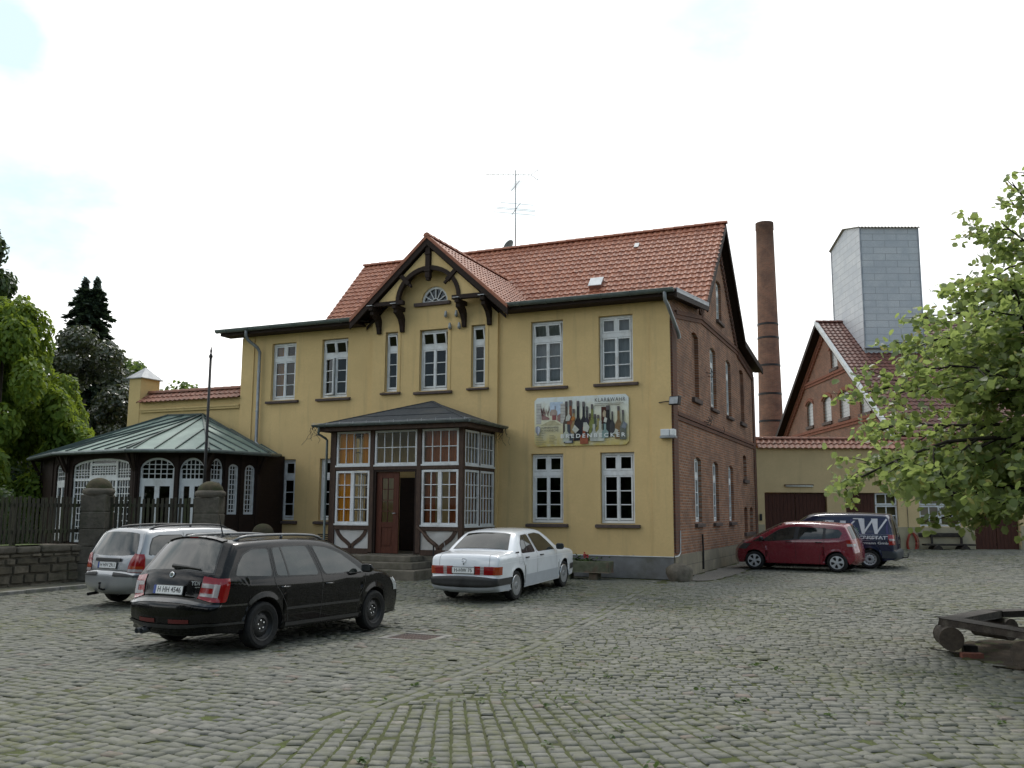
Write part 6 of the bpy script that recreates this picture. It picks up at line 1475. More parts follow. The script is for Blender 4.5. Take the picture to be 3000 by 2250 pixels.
# ---- black estate ---------------------------------------------------------------------------------------------
def black_estate():
    root = thing('parked_car', 'black estate car with roof rails and black steel wheels parked by the drain grating', 'car', group='cars parked in the yard', local=True)
    C = Car(dict(length=4.572, W=1.769, xf=1.289, xr=-1.289, xmid=0.05, wheel_r=.312, arch_r=.365, sill=.225, track=1.535, tum=.33, tuck=.07, taper_r=.16, taper_f=.22, flare=.014,
        belt=lambda x: .905+.015*(1-x/2.3)*.5, edge_r=lambda x, z: .10 if (z < .95 and abs(x) > 1.7) else .075 if z < 1.1 else .085,
        camber=lambda x, z, n: (.10 if x < 0 else .15)*abs(n[0])+ .045*abs(n[1]), rear_spine=-1.55, front_spine=1.45, spine_z=.78,
        top=[(-2.15,.27),(-2.235,.36),(-2.262,.48),(-2.255,.60),(-2.20,.655),(-2.20,.655),(-2.165,.70),(-2.12,.90),(-2.07,1.0),(-1.93,1.19),(-1.79,1.36),(-1.74,1.405),(-1.74,1.405),(-1.5,1.425),(-.9,1.447),(-.3,1.452),(.15,1.43),(.45,1.37),(.80,1.22),(1.12,1.04),(1.26,.985),(1.6,.925),(1.95,.845),(2.15,.74),(2.24,.62),(2.28,.48),(2.27,.34),(2.2,.235)]))
    paint = carpaint('black_paint', (.0022,.0022,.003), 0, .18, .45)
    common(C, root, paint, 'steel', .205)
    q3 = [(-1.80,.985),(-1.16,.955),(-1.13,1.32),(-1.42,1.315),(-1.60,1.25),(-1.73,1.12)]
    rd = [(-1.06,.955),(-.16,.935),(-.30,1.345),(-.70,1.345),(-1.04,1.328)]
    fd = [(-.02,.935),(.93,.925),(.80,1.02),(.45,1.225),(.15,1.315),(-.16,1.345)]
    dark_surround(C, root, (q3, rd, fd), .022)
    for P in (q3, rd, fd): C.poly_side('side_window', P, m_cglass, root, off=.005)
    for gp, gw_, go_ in (([(-.82,.95),(-.865,1.34)], .03, .0075), ([(-1.11,1.36),(-1.11,.93),(-1.09,.84),(-.96,.70),(-.83,.5),(-.80,.27)], .009, 0.0025), ([(-.22,1.37),(-.09,.93),(-.08,.6),(-.09,.27)], .009, 0.0025), ([(.98,.90),(.97,.72),(.83,.5),(.80,.27)], .009, 0.0025),):
        for sg_ in (1,-1): mb = MB(); C.line_side(gp, gw_, go_, (sg_,), mb); mb.build('door_gap', m_trim, root)
    mb = MB(); C.line_side([(-.85,.50),(-.3,.50),(.86,.50)], .035, .004, mb=mb); mb.build('door_strip', m_trim, root)
    for sg_ in (1,-1): mb = MB(); C.line_side([(-.86,.285),(.0,.285),(.86,.285)], .05, .010, (sg_,), mb); mb.build('sill_trim', m_trim, root)
    i0, i1 = C.idx(z=1.0, lo=0, hi=.5), C.idx(z=1.375, lo=0, hi=.5)
    C.poly_skin('window_seal', [(i0-.5,-.93),(i0-.5,.93),(i1+.4,.90),(i1+.4,-.90)], m_trim, root, .002); C.poly_skin('rear_window', [(i0,-.90),(i0,.90),(i1,.865),(i1,-.865)], m_cglass, root, .005)
    w0, w1 = C.idx(x=1.10, lo=.5), C.idx(x=.42, lo=.5); C.poly_skin('windscreen', [(w1,-.9),(w1,.9),(w0,.92),(w0,-.92)], m_cglass, root, .005)
    sp = MB(); i2 = C.idx(z=1.40, lo=0, hi=.5); vs = []
    for v in np.linspace(-.88,.88,15): x, y, z = C.S(i2, v, 0); vs += [(x+.06,y,z+.022),(x-.045,y,z+.008),(x-.03,y,z-.022),(x+.05,y,z-.02)]
    sp.add(vs, [(4*i+a, 4*i+(a+1)%4, 4*i+4+(a+1)%4, 4*i+4+a) for i in range(14) for a in range(4)]+[(0,1,2,3),(56,59,58,57)]); so_ = sp.build('roof_spoiler', paint, root, smooth=False, auto=40)
    b = MB(); vs = []
    for v in np.linspace(-.14,.14,6): x, y, z = C.S(i2, v, 0); vs += [(x-.047,y,z+.006),(x-.035,y,z-.02)]
    b.add(vs, [(2*i,2*i+2,2*i+3,2*i+1) for i in range(5)]); b.build('brake_light', plain('brake_lens',(.20,.01,.012),.2), so_)
    # tail lamps: red C with two clear bars
    a, c = C.idx(z=.655, lo=.05, hi=.5), C.idx(z=.955, lo=.05, hi=.5); 
    def shp(fi, fa, ii, aa): return ii, aa*(1-.12*max(0,fi-.6)/.4) if aa > 0 else aa*(1-.12*fi)
    lamps = C.wrap('tail_light', a, c, -.19, .135, m_red, root, .009, shape=shp)
    for k, sg in enumerate((1,-1)):
        for f0, f1 in ((.28,.42),(.60,.74)): C.wrap('lamp_lens', a+(c-a)*f0, a+(c-a)*f1, -.165, -.005, m_clear, lamps[k], .0125, (sg,), 4, 8)
        C.wrap('lamp_lens', a+(c-a)*.28, a+(c-a)*.74, -.005, .025, m_clear, lamps[k], .0125, (sg,), 4, 4)
    b0, b1 = C.idx(z=.62, hi=.3), C.idx(z=.655, hi=.3)
    C.wrap('bumper_edge', C.idx(z=.60,hi=.3), C.idx(z=.625,hi=.3), -.86, .55, plain('edge_sheen',(.02,.02,.022),.25,coat=1), root, .012, joined=True, n=3, m=40)
    C.wrap('bumper_strip', C.idx(z=.365,hi=.3), C.idx(z=.395,hi=.3), -.86, .50, m_trim, root, .014, joined=True, n=3, m=40)
    C.wrap('reflector', C.idx(z=.405,hi=.3), C.idx(z=.445,hi=.3), -.52, -.20, plain('reflector_red',(.10,.008,.01),.3), root, .010, n=3, m=10)
    # tailgate outline
    mb = MB(); ii = np.linspace(C.idx(z=.66,lo=.04,hi=.5), C.idx(z=1.0,hi=.5), 12)
    for sg in (1,-1): vs = [p for i in ii for p in (C.S(i, sg*.815, .003), C.S(i, sg*.805, .003))]; mb.add(vs, [(2*k,2*k+2,2*k+3,2*k+1) for k in range(11)])
    mb.build('tailgate_gap', m_trim, root)
    xr = C.S(C.idx(z=.80,lo=.04,hi=.5), 0)[0]; tl = V(.10,0,.99)
    pc = C.S(C.idx(z=.775,lo=.04,hi=.5), 0, .02); plate(root, (pc[0]-.0,0,pc[2]), (0,-1,0), (.17,0,.985), 'H HH 4546')
    b = MB(); p = C.S(C.idx(z=.945,lo=.04,hi=.5), .0, .008); b.lathe([(0,.012),(.036,.010),(.041,.004),(.042,-.006)], p, 20, (-.97,0,.24)); e = b.build('badge', m_chrome, root, auto=40); b = MB(); b.lathe([(0,.0145),(.028,.0135),(.029,.010)], p, 16, (-.97,0,.24)); b.build('badge_centre', plain('badge_green',(.03,.06,.04),.3), e)
    b = MB(); p = C.S(C.idx(z=.87,lo=.04,hi=.5), -.62, .012); put_text(b, 'TDI', p, (.12,-.99,0), (.2,0,.98), .07, .14, .002); b.obox((p[0]-.002,p[1]+.07,p[2]-.055), (.016,-.14,0), (.002,0,.012), (-.004,0,0)); b.build('badge_lettering', m_chrome, root)
    b = MB(); p0 = C.S(C.idx(z=1.03,hi=.5), .05, .03); p1 = C.S(C.idx(z=1.02,hi=.5), -.64, .025); b.tube([p0,((p0[0]+p1[0])/2,(p0[1]+p1[1])/2,(p0[2]+p1[2])/2+.005),p1], [.03,.02,.008], 6); b.build('rear_wiper', m_trim, root)
    for y in (.42,.33): b = MB(); b.tube([(-2.1,y,.27),(-2.29,y,.255)], .035, 12, cap=False); b.build('exhaust', m_steel, root, smooth=True)
    rails(root, C, -1.55, .35, .07, .055, M('rail_grey',(.17,.175,.18),(.13,.135,.14),9,.35,.6), .02)
    b = MB(); p = C.S(C.idx(x=-1.25,lo=.2,hi=.7), 0); b.tube([p,(p[0]-.10,0,p[2]+.30)], [.012,.004], 6); b.lathe([(.04,0),(.03,.03),(0,.035)], p, 12); b.build('aerial', m_trim, root)
    mirror(root, C, .83, .945, paint); handles(root, C, (-.90,.08), .80, plain('black_handle',(.03,.03,.032),.2,coat=1))
    h0, h1 = C.idx(z=.60,lo=.8), C.idx(z=.80,lo=.8); C.wrap('headlight', h1, h0, -.34, .22, plain('head_lens',(.45,.47,.48),.08,coat=1), root, .008, dirx=-1)
    return root, C
# ---- silver estate --------------------------------------------------------------------------------------------
def silver_estate():
    root = thing('parked_car', 'silver grey estate car with black roof rails parked beside the stone wall', 'car', group='cars parked in the yard', local=True)
    C = Car(dict(length=4.45, W=1.702, xf=1.31, xr=-1.305, xmid=0.0, wheel_r=.305, arch_r=.36, sill=.225, track=1.49, tum=.30, tuck=.07, taper_r=.13, taper_f=.22, flare=.012,
        belt=lambda x: .93-.02*x/2, edge_r=lambda x, z: .10 if (z < .95 and abs(x) > 1.6) else .07,
        camber=lambda x, z, n: (.085 if x < 0 else .15)*abs(n[0])+ .04*abs(n[1]), rear_spine=-1.55, front_spine=1.4, spine_z=.78,
        top=[(-2.10,.30),(-2.185,.38),(-2.205,.50),(-2.195,.61),(-2.15,.645),(-2.15,.645),(-2.145,.70),(-2.115,.88),(-2.06,1.02),(-1.94,1.26),(-1.87,1.385),(-1.80,1.425),(-1.5,1.45),(-.9,1.475),(-.3,1.478),(.2,1.45),(.5,1.38),(.85,1.2),(1.1,1.04),(1.3,.97),(1.65,.90),(1.95,.80),(2.12,.68),(2.2,.52),(2.2,.36),(2.13,.24)]))
    paint = carpaint('silver_paint', (.31,.32,.335), .5, .32)
    common(C, root, paint, 'star')
    q3 = [(-1.84,.985),(-1.02,.955),(-1.02,1.345),(-1.55,1.335),(-1.70,1.29),(-1.78,1.16)]
    rd = [(-.95,.955),(-.10,.94),(-.24,1.365),(-.93,1.352)]; fd = [(-.02,.94),(.95,.925),(.80,1.04),(.48,1.24),(.18,1.335),(-.13,1.365)]
    dark_surround(C, root, (q3, rd, fd), .02)
    for P in (q3, rd, fd): C.poly_side('side_window', P, m_cglass, root, off=.005)
    for gp, gw_, go_ in (([(-.985,1.40),(-.985,.93),(-.95,.72),(-.82,.5),(-.80,.27)], .009, 0.0025), ([(-.17,1.40),(-.05,.93),(-.05,.27)], .009, 0.0025), ([(-1.86,1.38),(-2.0,1.02),(-2.02,.93)], .010, 0.0025),):
        for sg_ in (1,-1): mb = MB(); C.line_side(gp, gw_, go_, (sg_,), mb); mb.build('door_gap', m_trim, root)
    i0, i1 = C.idx(z=.985, hi=.5), C.idx(z=1.365, hi=.5); P = [(i0-1.2,-.5),(i0-1.5,0),(i0-1.2,.5),(i0,.93),(i0+(i1-i0)*.5,.92),(i1,.88),(i1,-.88),(i0+(i1-i0)*.5,-.92),(i0,-.93)]
    C.poly_skin('rear_window', P, m_cglass, root, .005)
    w0, w1 = C.idx(x=1.05, lo=.5), C.idx(x=.48, lo=.5); C.poly_skin('windscreen', [(w1,-.9),(w1,.9),(w0,.92),(w0,-.92)], m_cglass, root, .005)
    a, c = C.idx(z=.66, lo=.05, hi=.5), C.idx(z=1.0, lo=.05, hi=.5)
    def shp(fi, fa, ii, aa): k = 1-.75*max(0,fi-.25)**1.5; return ii, -.015+(aa+.015)*k if aa > -.015 else aa*k
    lamps = C.wrap('tail_light', a, c, -.14, .13, m_red, root, .009, shape=shp)
    for k, sg in enumerate((1,-1)): C.wrap('lamp_lens', a+(c-a)*.04, a+(c-a)*.2, -.13, .09, m_clear, lamps[k], .012, (sg,), 4, 10); C.wrap('lamp_lens', a+(c-a)*.23, a+(c-a)*.36, -.125, .085, m_amber, lamps[k], .012, (sg,), 4, 10)
    C.wrap('bumper_strip', C.idx(z=.575,hi=.3), C.idx(z=.615,hi=.3), -.42, .50, m_trim, root, .012, n=3, m=24)
    b = MB(); p = C.S(C.idx(z=.87,lo=.05,hi=.5), 0, .012); b.obox((p[0]-.012,.36,p[2]-.03), (.03,0,0), (0,-.72,0), (.006,0,.06)); b.build('grip_strip', m_trim, root, bevel=.01)
    pc = C.S(C.idx(z=.775,lo=.05,hi=.5), .0, .016); plate(root, (pc[0],0,pc[2]), (0,-1,0), (.13,0,.99), 'H HW 2911')
    b = MB(); b.tube([(-2.05,0,.36),(-2.22,0,.33),(-2.30,0,.36),(-2.30,0,.43)], .02, 8); b.lathe([(0,.03),(.022,.02),(.026,0),(.02,-.02)], (-2.30,0,.455), 12); b.build('tow_hook', m_iron, root, smooth=True)
    b = MB(); b.tube([(-2.0,.42,.25),(-2.23,.43,.23)], .028, 10, cap=False); b.build('exhaust', m_iron, root, smooth=True)
    rails(root, C, -1.62, .35, .09, .055, m_trim, .02)
    mirror(root, C, .86, .96, paint); handles(root, C, (-.86,.10), .84, paint)
    return root, C
# ---- white saloon ---------------------------------------------------------------------------------------------
def white_saloon():
    root = thing('parked_car', 'white older saloon car with grey lower panels parked before the porch steps', 'car', group='cars parked in the yard', local=True)
    C = Car(dict(length=4.43, W=1.69, xf=1.333, xr=-1.333, xmid=0.02, wheel_r=.305, arch_r=.355, sill=.225, track=1.43, tum=.36, tuck=.05, taper_r=.10, taper_f=.14, flare=.012,
        belt=lambda x: .875-.02*x/2, edge_r=lambda x, z: .055 if z < 1.0 else .075,
        camber=lambda x, z, n: (.035 if x < 0 else .06)*abs(n[0])+ .03*abs(n[1]), rear_spine=-1.5, front_spine=1.45, spine_z=.70,
        top=[(-2.08,.24),(-2.17,.30),(-2.19,.36),(-2.19,.36),(-2.215,.37),(-2.215,.37),(-2.215,.50),(-2.215,.50),(-2.17,.52),(-2.17,.52),(-2.165,.70),(-2.125,.88),(-2.08,.935),(-1.98,.955),(-1.5,.985),(-1.43,1.0),(-1.43,1.0),(-1.15,1.20),(-.93,1.325),(-.75,1.365),(-.4,1.385),(0,1.385),(.30,1.355),(.55,1.24),(.98,.965),(.98,.965),(1.3,.93),(1.8,.86),(2.08,.80),(2.13,.75),(2.15,.60),(2.20,.52),(2.20,.36),(2.12,.24)]))
    paint = carpaint('white_paint', (.74,.76,.79), 0, .28); lower = M('grey_cladding', (.42,.44,.47), (.38,.40,.43), 7, .35)
    common(C, root, paint, 'hubcap', .185)
    rd = [(-1.06,.945),(-.38,.93),(-.50,1.30),(-.80,1.285),(-.98,1.13)]; fd = [(-.24,.93),(.72,.915),(.43,1.13),(.20,1.265),(-.03,1.305),(-.40,1.30)]
    dark_surround(C, root, (rd, fd), .018)
    for P in (rd, fd): C.poly_side('side_window', P, m_cglass, root, off=.005)
    for gp, gw_, go_ in (([(-.80,.95),(-.72,1.28)], .018, .0075), ([(-1.08,.92),(-1.05,.78),(-.90,.56),(-.86,.27)], .008, 0.0025), ([(-.45,1.33),(-.31,.92),(-.31,.27)], .008, 0.0025), ([(.80,.9),(.82,.6),(.83,.27)], .008, 0.0025),):
        for sg_ in (1,-1): mb = MB(); C.line_side(gp, gw_, go_, (sg_,), mb); mb.build('door_gap', m_trim, root)
    mb = MB(); C.line_side([(-.94,.37),(0,.37),(.93,.37)], .235, .006, mb=mb); mb.build('lower_cladding', lower, root)
    mb = MB(); C.line_side([(-2.0,.80),(-1,.795),(0,.785),(1.2,.77),(1.9,.755)], .010, .004, mb=mb); mb.build('waist_crease', M('crease_white',(.80,.82,.84),(.76,.78,.8),5,.3), root)
    i0, i1 = C.idx(x=-1.40, lo=.2, hi=.7), C.idx(x=-.96, lo=.2, hi=.7)
    C.poly_skin('window_seal', [(i0-.4,-.93),(i0-.4,.93),(i1+.7,.90),(i1+.7,-.90)], m_trim, root, .002); C.poly_skin('rear_window', [(i0,-.90),(i0,.90),(i1,.87),(i1,-.87)], m_cglass, root, .005)
    w0, w1 = C.idx(x=.94, lo=.5), C.idx(x=.36, lo=.5); C.poly_skin('windscreen', [(w1,-.9),(w1,.9),(w0,.92),(w0,-.92)], m_cglass, root, .005)
    C.wrap('rear_bumper', C.idx(z=.365,hi=.3), C.idx(z=.505,hi=.3), -.82, .60, m_trim, root, .018, joined=True, n=6, m=44)
    C.wrap('bumper_apron', C.idx(z=.25,hi=.3), C.idx(z=.36,hi=.3), -.82, .48, lower, root, .010, joined=True, n=5, m=40)
    a, c = C.idx(z=.575, lo=.05, hi=.4), C.idx(z=.735, lo=.05, hi=.4)
    lamps = C.wrap('tail_light', a, c, -.47, .14, m_red, root, .010)
    for k, sg in enumerate((1,-1)):
        C.wrap('lamp_lens', a, c, -.05, .145, m_amber, lamps[k], .012, (sg,), 5, 8); C.wrap('lamp_lens', a, c, -.33, -.25, m_clear, lamps[k], .012, (sg,), 5, 4)
        mb = MB()
        for f in (.2,.4,.6,.8):
            vs = [p for t in np.linspace(-.47,.14,14) for p in (C.Q(a+(c-a)*(f-.02), t, .0135, sg), C.Q(a+(c-a)*(f+.02), t, .0135, sg))]; mb.add(vs, [(2*i,2*i+2,2*i+3,2*i+1) for i in range(13)])
        mb.build('lamp_rib', plain('rib_red',(.12,.008,.008),.3), lamps[k])
    pc = C.S(C.idx(z=.655,lo=.05,hi=.4), 0, .014); plate(root, (pc[0],0,pc[2]), (0,-1,0), (.06,0,1), 'H-HW 75', .50, .115, eu=False)
    b = MB(); p = V(*C.S(C.idx(z=.845,lo=.05,hi=.4), 0, .010)); n = V(-.93,0,.36).normalized(); u_, w_ = V(0,-1,0), V(.36,0,.93)
    ringp = [p+(u_*math.cos(t)+w_*math.sin(t))*.048 for t in np.linspace(0,2*PI,25)]; b.tube(ringp, .0055, 6, cap=False)
    for k in range(3): t = PI/2+2*PI*k/3; b.bar(p, p+(u_*math.cos(t)+w_*math.sin(t))*.048, .009, .006, n)
    b.build('star_emblem', m_chrome, root); b = MB(); p2 = V(*C.S(C.idx(z=.775,lo=.05,hi=.4), 0, .006)); b.lathe([(0,.008),(.014,.006),(.016,-.002)], p2, 12, n); b.build('boot_lock', m_trim, root)
    mb = MB()
    for sg in (1,-1):
        ii = np.linspace(C.idx(z=.735,lo=.05,hi=.4), C.idx(x=-1.55,lo=.2,hi=.6), 22); vs = [q for i in ii for q in (C.S(i, sg*.80, .0025), C.S(i, sg*.79, .0025))]; mb.add(vs, [(2*k,2*k+2,2*k+3,2*k+1) for k in range(21)])
    mb.build('boot_gap', m_trim, root)
    b = MB(); 
    for sg in (1,-1): b.obox(C.side(-1.36,.955,.004,sg), (.17,0,0), (0,sg*.006,0), (0,0,.028))
    b.build('pillar_vent', m_trim, root)
    mb = MB(); C.line_side([(-1.25,.86),(-1.11,.86),(-1.11,.74),(-1.25,.74),(-1.25,.86)], .006, .003, sgs=(-1,), mb=mb); mb.build('fuel_flap', M('flap_line',(.35,.36,.38),(.3,.31,.33),5,.5), root)
    b = MB(); q = C.S(C.idx(x=-1.75,lo=.2,hi=.6), .88); b.tube([q,(q[0]-.12,q[1]+.01,q[2]+.30)], .005, 5); b.build('aerial', m_steel, root)
    b = MB(); b.tube([(-1.9,.40,.24),(-2.12,.42,.225)], .025, 10, cap=False); b.build('exhaust', m_iron, root, smooth=True)
    mirror(root, C, .72, .925, m_trim, size=(.07,.19,.14)); handles(root, C, (-.86,-.08), .845, m_trim, .17)
    mb = MB(); C.line_side([(1.75,.445),(2.05,.445)], .13, .012, mb=mb); mb.build('front_bumper', m_trim, root)
    return root, C
# ---- red hatchback --------------------------------------------------------------------------------------------
def red_hatch():
    root = thing('parked_car', 'small red hatchback with five-spoke silver wheel covers parked by the brick side', 'car', group='cars parked in the yard', local=True)
    C = Car(dict(length=3.83, W=1.675, xf=1.225, xr=-1.225, xmid=0.08, wheel_r=.295, arch_r=.35, sill=.225, track=1.47, tum=.32, tuck=.06, taper_r=.14, taper_f=.26, flare=.014,
        belt=lambda x: .965-.05*x/1.8, edge_r=lambda x, z: .10 if z < 1.0 else .075,
        camber=lambda x, z, n: (.10 if x < 0 else .17)*abs(n[0])+ .045*abs(n[1]), rear_spine=-1.25, front_spine=1.35, spine_z=.78,
        top=[(-1.70,.28),(-1.80,.36),(-1.835,.50),(-1.83,.64),(-1.80,.74),(-1.775,.86),(-1.73,1.0),(-1.60,1.24),(-1.52,1.38),(-1.46,1.435),(-1.3,1.465),(-.7,1.515),(-.2,1.525),(.15,1.50),(.45,1.42),(.9,1.19),(1.25,1.01),(1.40,.945),(1.65,.86),(1.85,.73),(1.95,.60),(1.985,.48),(1.97,.34),(1.88,.225)]))
    paint = carpaint('red_paint', (.20,.009,.024), .0, .2)
    common(C, root, paint, 'star', .18)
    q3 = [(-1.30,1.07),(-.92,1.035),(-.92,1.335),(-1.28,1.30),(-1.37,1.20)]; rd = [(-.83,1.02),(-.10,.985),(-.15,1.385),(-.85,1.35)]; fd = [(.02,.98),(.98,.925),(.82,1.06),(.45,1.295),(.20,1.365),(-.03,1.39)]
    qf = [(1.02,.925),(1.27,.91),(1.10,1.0),(.98,1.03)]
    blk = [(-.93,1.025),(.06,.975),(.0,1.40),(-.93,1.36)]; C.poly_side('pillar_cover', blk, m_trim, root, off=.0024, round_=False)
    dark_surround(C, root, (q3, fd, qf), .02)
    for P in (q3, rd, fd, qf): C.poly_side('side_window', P, m_cglass, root, off=.005)
    for gp, gw_, go_ in (([(-.88,1.37),(-.88,1.0),(-.86,.74),(-.74,.5),(-.74,.27)], .008, 0.0025), ([(-.04,1.40),(-.04,.95),(-.04,.27)], .008, 0.0025), ([(1.0,.92),(.93,.72),(.76,.5),(.76,.27)], .008, 0.0025),):
        for sg_ in (1,-1): mb = MB(); C.line_side(gp, gw_, go_, (sg_,), mb); mb.build('door_gap', m_trim, root)
    i0, i1 = C.idx(z=1.02, hi=.5), C.idx(z=1.39, hi=.5); C.poly_skin('rear_window', [(i0,-.93),(i0,.93),(i1,.90),(i1,-.90)], m_cglass, root, .005)
    w0, w1 = C.idx(x=1.28, lo=.5), C.idx(x=.42, lo=.5); C.poly_skin('windscreen', [(w1,-.9),(w1,.9),(w0,.92),(w0,-.92)], m_cglass, root, .005)
    a, c = C.idx(z=.80, hi=.5), C.idx(z=1.0, hi=.5); lamps = C.wrap('tail_light', a, c, -.10, .16, m_red, root, .008)
    for k, sg in enumerate((1,-1)): C.wrap('lamp_lens', a, a+(c-a)*.38, -.10, .17, m_clear, lamps[k], .011, (sg,), 4, 8); C.wrap('lamp_lens', a+(c-a)*.38, a+(c-a)*.55, -.08, .13, m_amber, lamps[k], .011, (sg,), 4, 8)
    h0, h1 = C.idx(z=.66,lo=.8), C.idx(z=.84,lo=.75); C.wrap('headlight', h1, h0, -.28, .30, plain('dark_lens',(.06,.065,.07),.1,coat=1), root, .008, dirx=-1)
    mirror(root, C, .93, .955, m_trim); handles(root, C, (-.72,.16), .915, m_trim, .18)
    return root, C
# ---- dark blue van --------------------------------------------------------------------------------------------
def blue_van():
    root = thing('parked_van', 'dark blue delivery van with white workshop lettering parked before the garage door', 'van', group='cars parked in the yard', local=True)
    C = Car(dict(length=4.40, W=1.79, xf=1.34, xr=-1.342, xmid=0.05, wheel_r=.315, arch_r=.37, sill=.25, track=1.54, tum=.16, tuck=.06, taper_r=.07, taper_f=.20, flare=.012,
        belt=lambda x: 1.0, edge_r=lambda x, z: .09 if z < 1.0 else .085,
        camber=lambda x, z, n: (.05 if x < 0 else .15)*abs(n[0])+ .05*abs(n[1]), rear_spine=-1.6, front_spine=1.4, spine_z=.90,
        top=[(-2.08,.30),(-2.17,.36),(-2.19,.50),(-2.17,.58),(-2.12,.60),(-2.12,.60),(-2.11,.9),(-2.07,1.25),(-1.98,1.62),(-1.91,1.755),(-1.8,1.80),(-1.2,1.83),(-.4,1.835),(.1,1.815),(.45,1.74),(.8,1.52),(1.2,1.22),(1.34,1.13),(1.6,1.06),(1.9,.97),(2.1,.82),(2.18,.64),(2.2,.5),(2.19,.36),(2.1,.25)]))
    paint = carpaint('dark_blue_paint', (.011,.016,.05), .1, .25)
    common(C, root, paint, 'van', .195)
    fd = [(.02,1.08),(.98,1.02),(.80,1.22),(.45,1.52),(.10,1.62),(-.02,1.63)]; dark_surround(C, root, (fd,), .02); C.poly_side('side_window', fd, m_cglass, root, off=.005)
    for gp, gw_, go_ in (([(-.02,1.70),(-.02,1.0),(-.02,.28)], .009, 0.0025), ([(-1.98,1.70),(-2.02,1.3),(-2.06,.8),(-2.06,.62)], .010, 0.0025), ([(1.02,1.0),(1.0,.7),(.9,.3)], .009, 0.0025), ([(-1.95,1.57),(-.05,1.57)], .008, 0.0025),):
        for sg_ in (1,-1): mb = MB(); C.line_side(gp, gw_, go_, (sg_,), mb); mb.build('door_gap', m_trim, root)
    w0, w1 = C.idx(x=1.16, lo=.5), C.idx(x=.56, lo=.5); C.poly_skin('windscreen', [(w1,-.9),(w1,.9),(w0,.92),(w0,-.92)], m_cglass, root, .005)
    i0, i1 = C.idx(z=1.12, hi=.5), C.idx(z=1.62, hi=.5); C.poly_skin('rear_window', [(i0,-.82),(i0,.82),(i1,.78),(i1,-.78)], m_cglass, root, .005)
    C.wrap('rear_bumper', C.idx(z=.36,hi=.3), C.idx(z=.59,hi=.3), -.87, .42, M('bumper_grey',(.055,.06,.065),(.045,.05,.055),9,.6), root, .014, joined=True, n=8, m=40)
    a, c = C.idx(z=.80, lo=.05, hi=.5), C.idx(z=1.14, lo=.05, hi=.5); lamps = C.wrap('tail_light', a, c, -.10, .14, m_red, root, .009)
    for k, sg in enumerate((1,-1)): C.wrap('lamp_lens', a+(c-a)*.38, a+(c-a)*.60, -.08, .11, m_clear, lamps[k], .012, (sg,), 4, 8)
    b = MB(); b.tube([(-2.0,0,.38),(-2.25,0,.36),(-2.36,0,.37),(-2.38,0,.45)], .022, 8); b.lathe([(0,.03),(.022,.02),(.026,0),(.02,-.02)], (-2.38,0,.48), 12); b.build('tow_hook', m_iron, root, smooth=True)
    mirror(root, C, .93, 1.07, m_trim, size=(.09,.2,.2)); handles(root, C, (.14,), .98, paint)
    m_let = M('white_lettering', (.70,.71,.73), (.62,.63,.65), 12, .45); sg = 1        # the flank seen from the gate
    def decal(polys, name, mat, off=.0045):
        mb = MB()
        for P in polys:
            Q = []
            for i, p in enumerate(P):
                q = P[(i+1)%len(P)]; n = max(1, int(math.dist(p,q)/.06))
                for j in range(n): Q.append((p[0]+(q[0]-p[0])*j/n, p[1]+(q[1]-p[1])*j/n))
            pts = [V(*C.side(x, z, off, sg)) for x, z in Q]; mb.add(pts, [tuple(t) for t in tessellate_polygon([[V(x,z,0) for x, z in Q]])])
        return mb.build(name, mat, root)
    def wchar(x0, z0, z1, w):
        """slanted bold W, drawn towards the tail (x falls to the right of the reader)"""
        h = z1-z0; sk = .10; X = lambda u, v: (x0-w*u-sk*(v)+0, z0+h*v)
        bars = [[(.0,1),(.22,1),(.36,0),(.26,0)],[(.26,0),(.33,0),(.58,1),(.50,1)],[(.46,1),(.68,1),(.80,0),(.70,0)],[(.70,0),(.77,0),(1.04,1),(.96,1)]]
        return [[X(*p) for p in b_] for b_ in bars]
    decal([[(-.80,1.64),(-1.90,1.66),(-1.93,1.16),(-.80,1.14)]], 'colour_field', plain('violet_field',(.035,.028,.13),.4), .003)
    decal(wchar(-.02,1.20,1.60,.80)+[[(.04,1.57),(-.25,1.57),(-.25,1.61),(.04,1.61)]], 'lettering', m_let); decal(wchar(-.93,1.16,1.68,.86)+[[(-.88,1.655),(-1.15,1.655),(-1.15,1.69),(-.88,1.69)]], 'lettering', m_let, .0055)
    decal([[(-.80,1.125),(-2.0,1.135),(-2.0,1.147),(-.80,1.137)],[(-.80,.925),(-2.02,.935),(-2.02,.945),(-.80,.935)]], 'lettering', m_let)
    def side_text(txt, xc, zc, size, width, mat, off=.005, bold=.004):
        vs, fs = text_geo(txt, size, bold); xs = [v[0] for v in vs]; k = width/(max(xs)-min(xs)); mb = MB(); mb.add([C.side(xc-v[0]*k, zc+v[1], off, sg) for v in vs], fs); return mb.build('lettering', mat, root)
    side_text('WERKSTATT', -1.44, 1.035, .15, 1.12, m_let, bold=.003); side_text('Westermann GmbH', -1.38, .855, .115, 1.30, m_let, bold=.002); side_text('&', -.98, 1.27, .24, .17, plain('green_sign',(.05,.16,.08),.4), .0065)
    return root, C
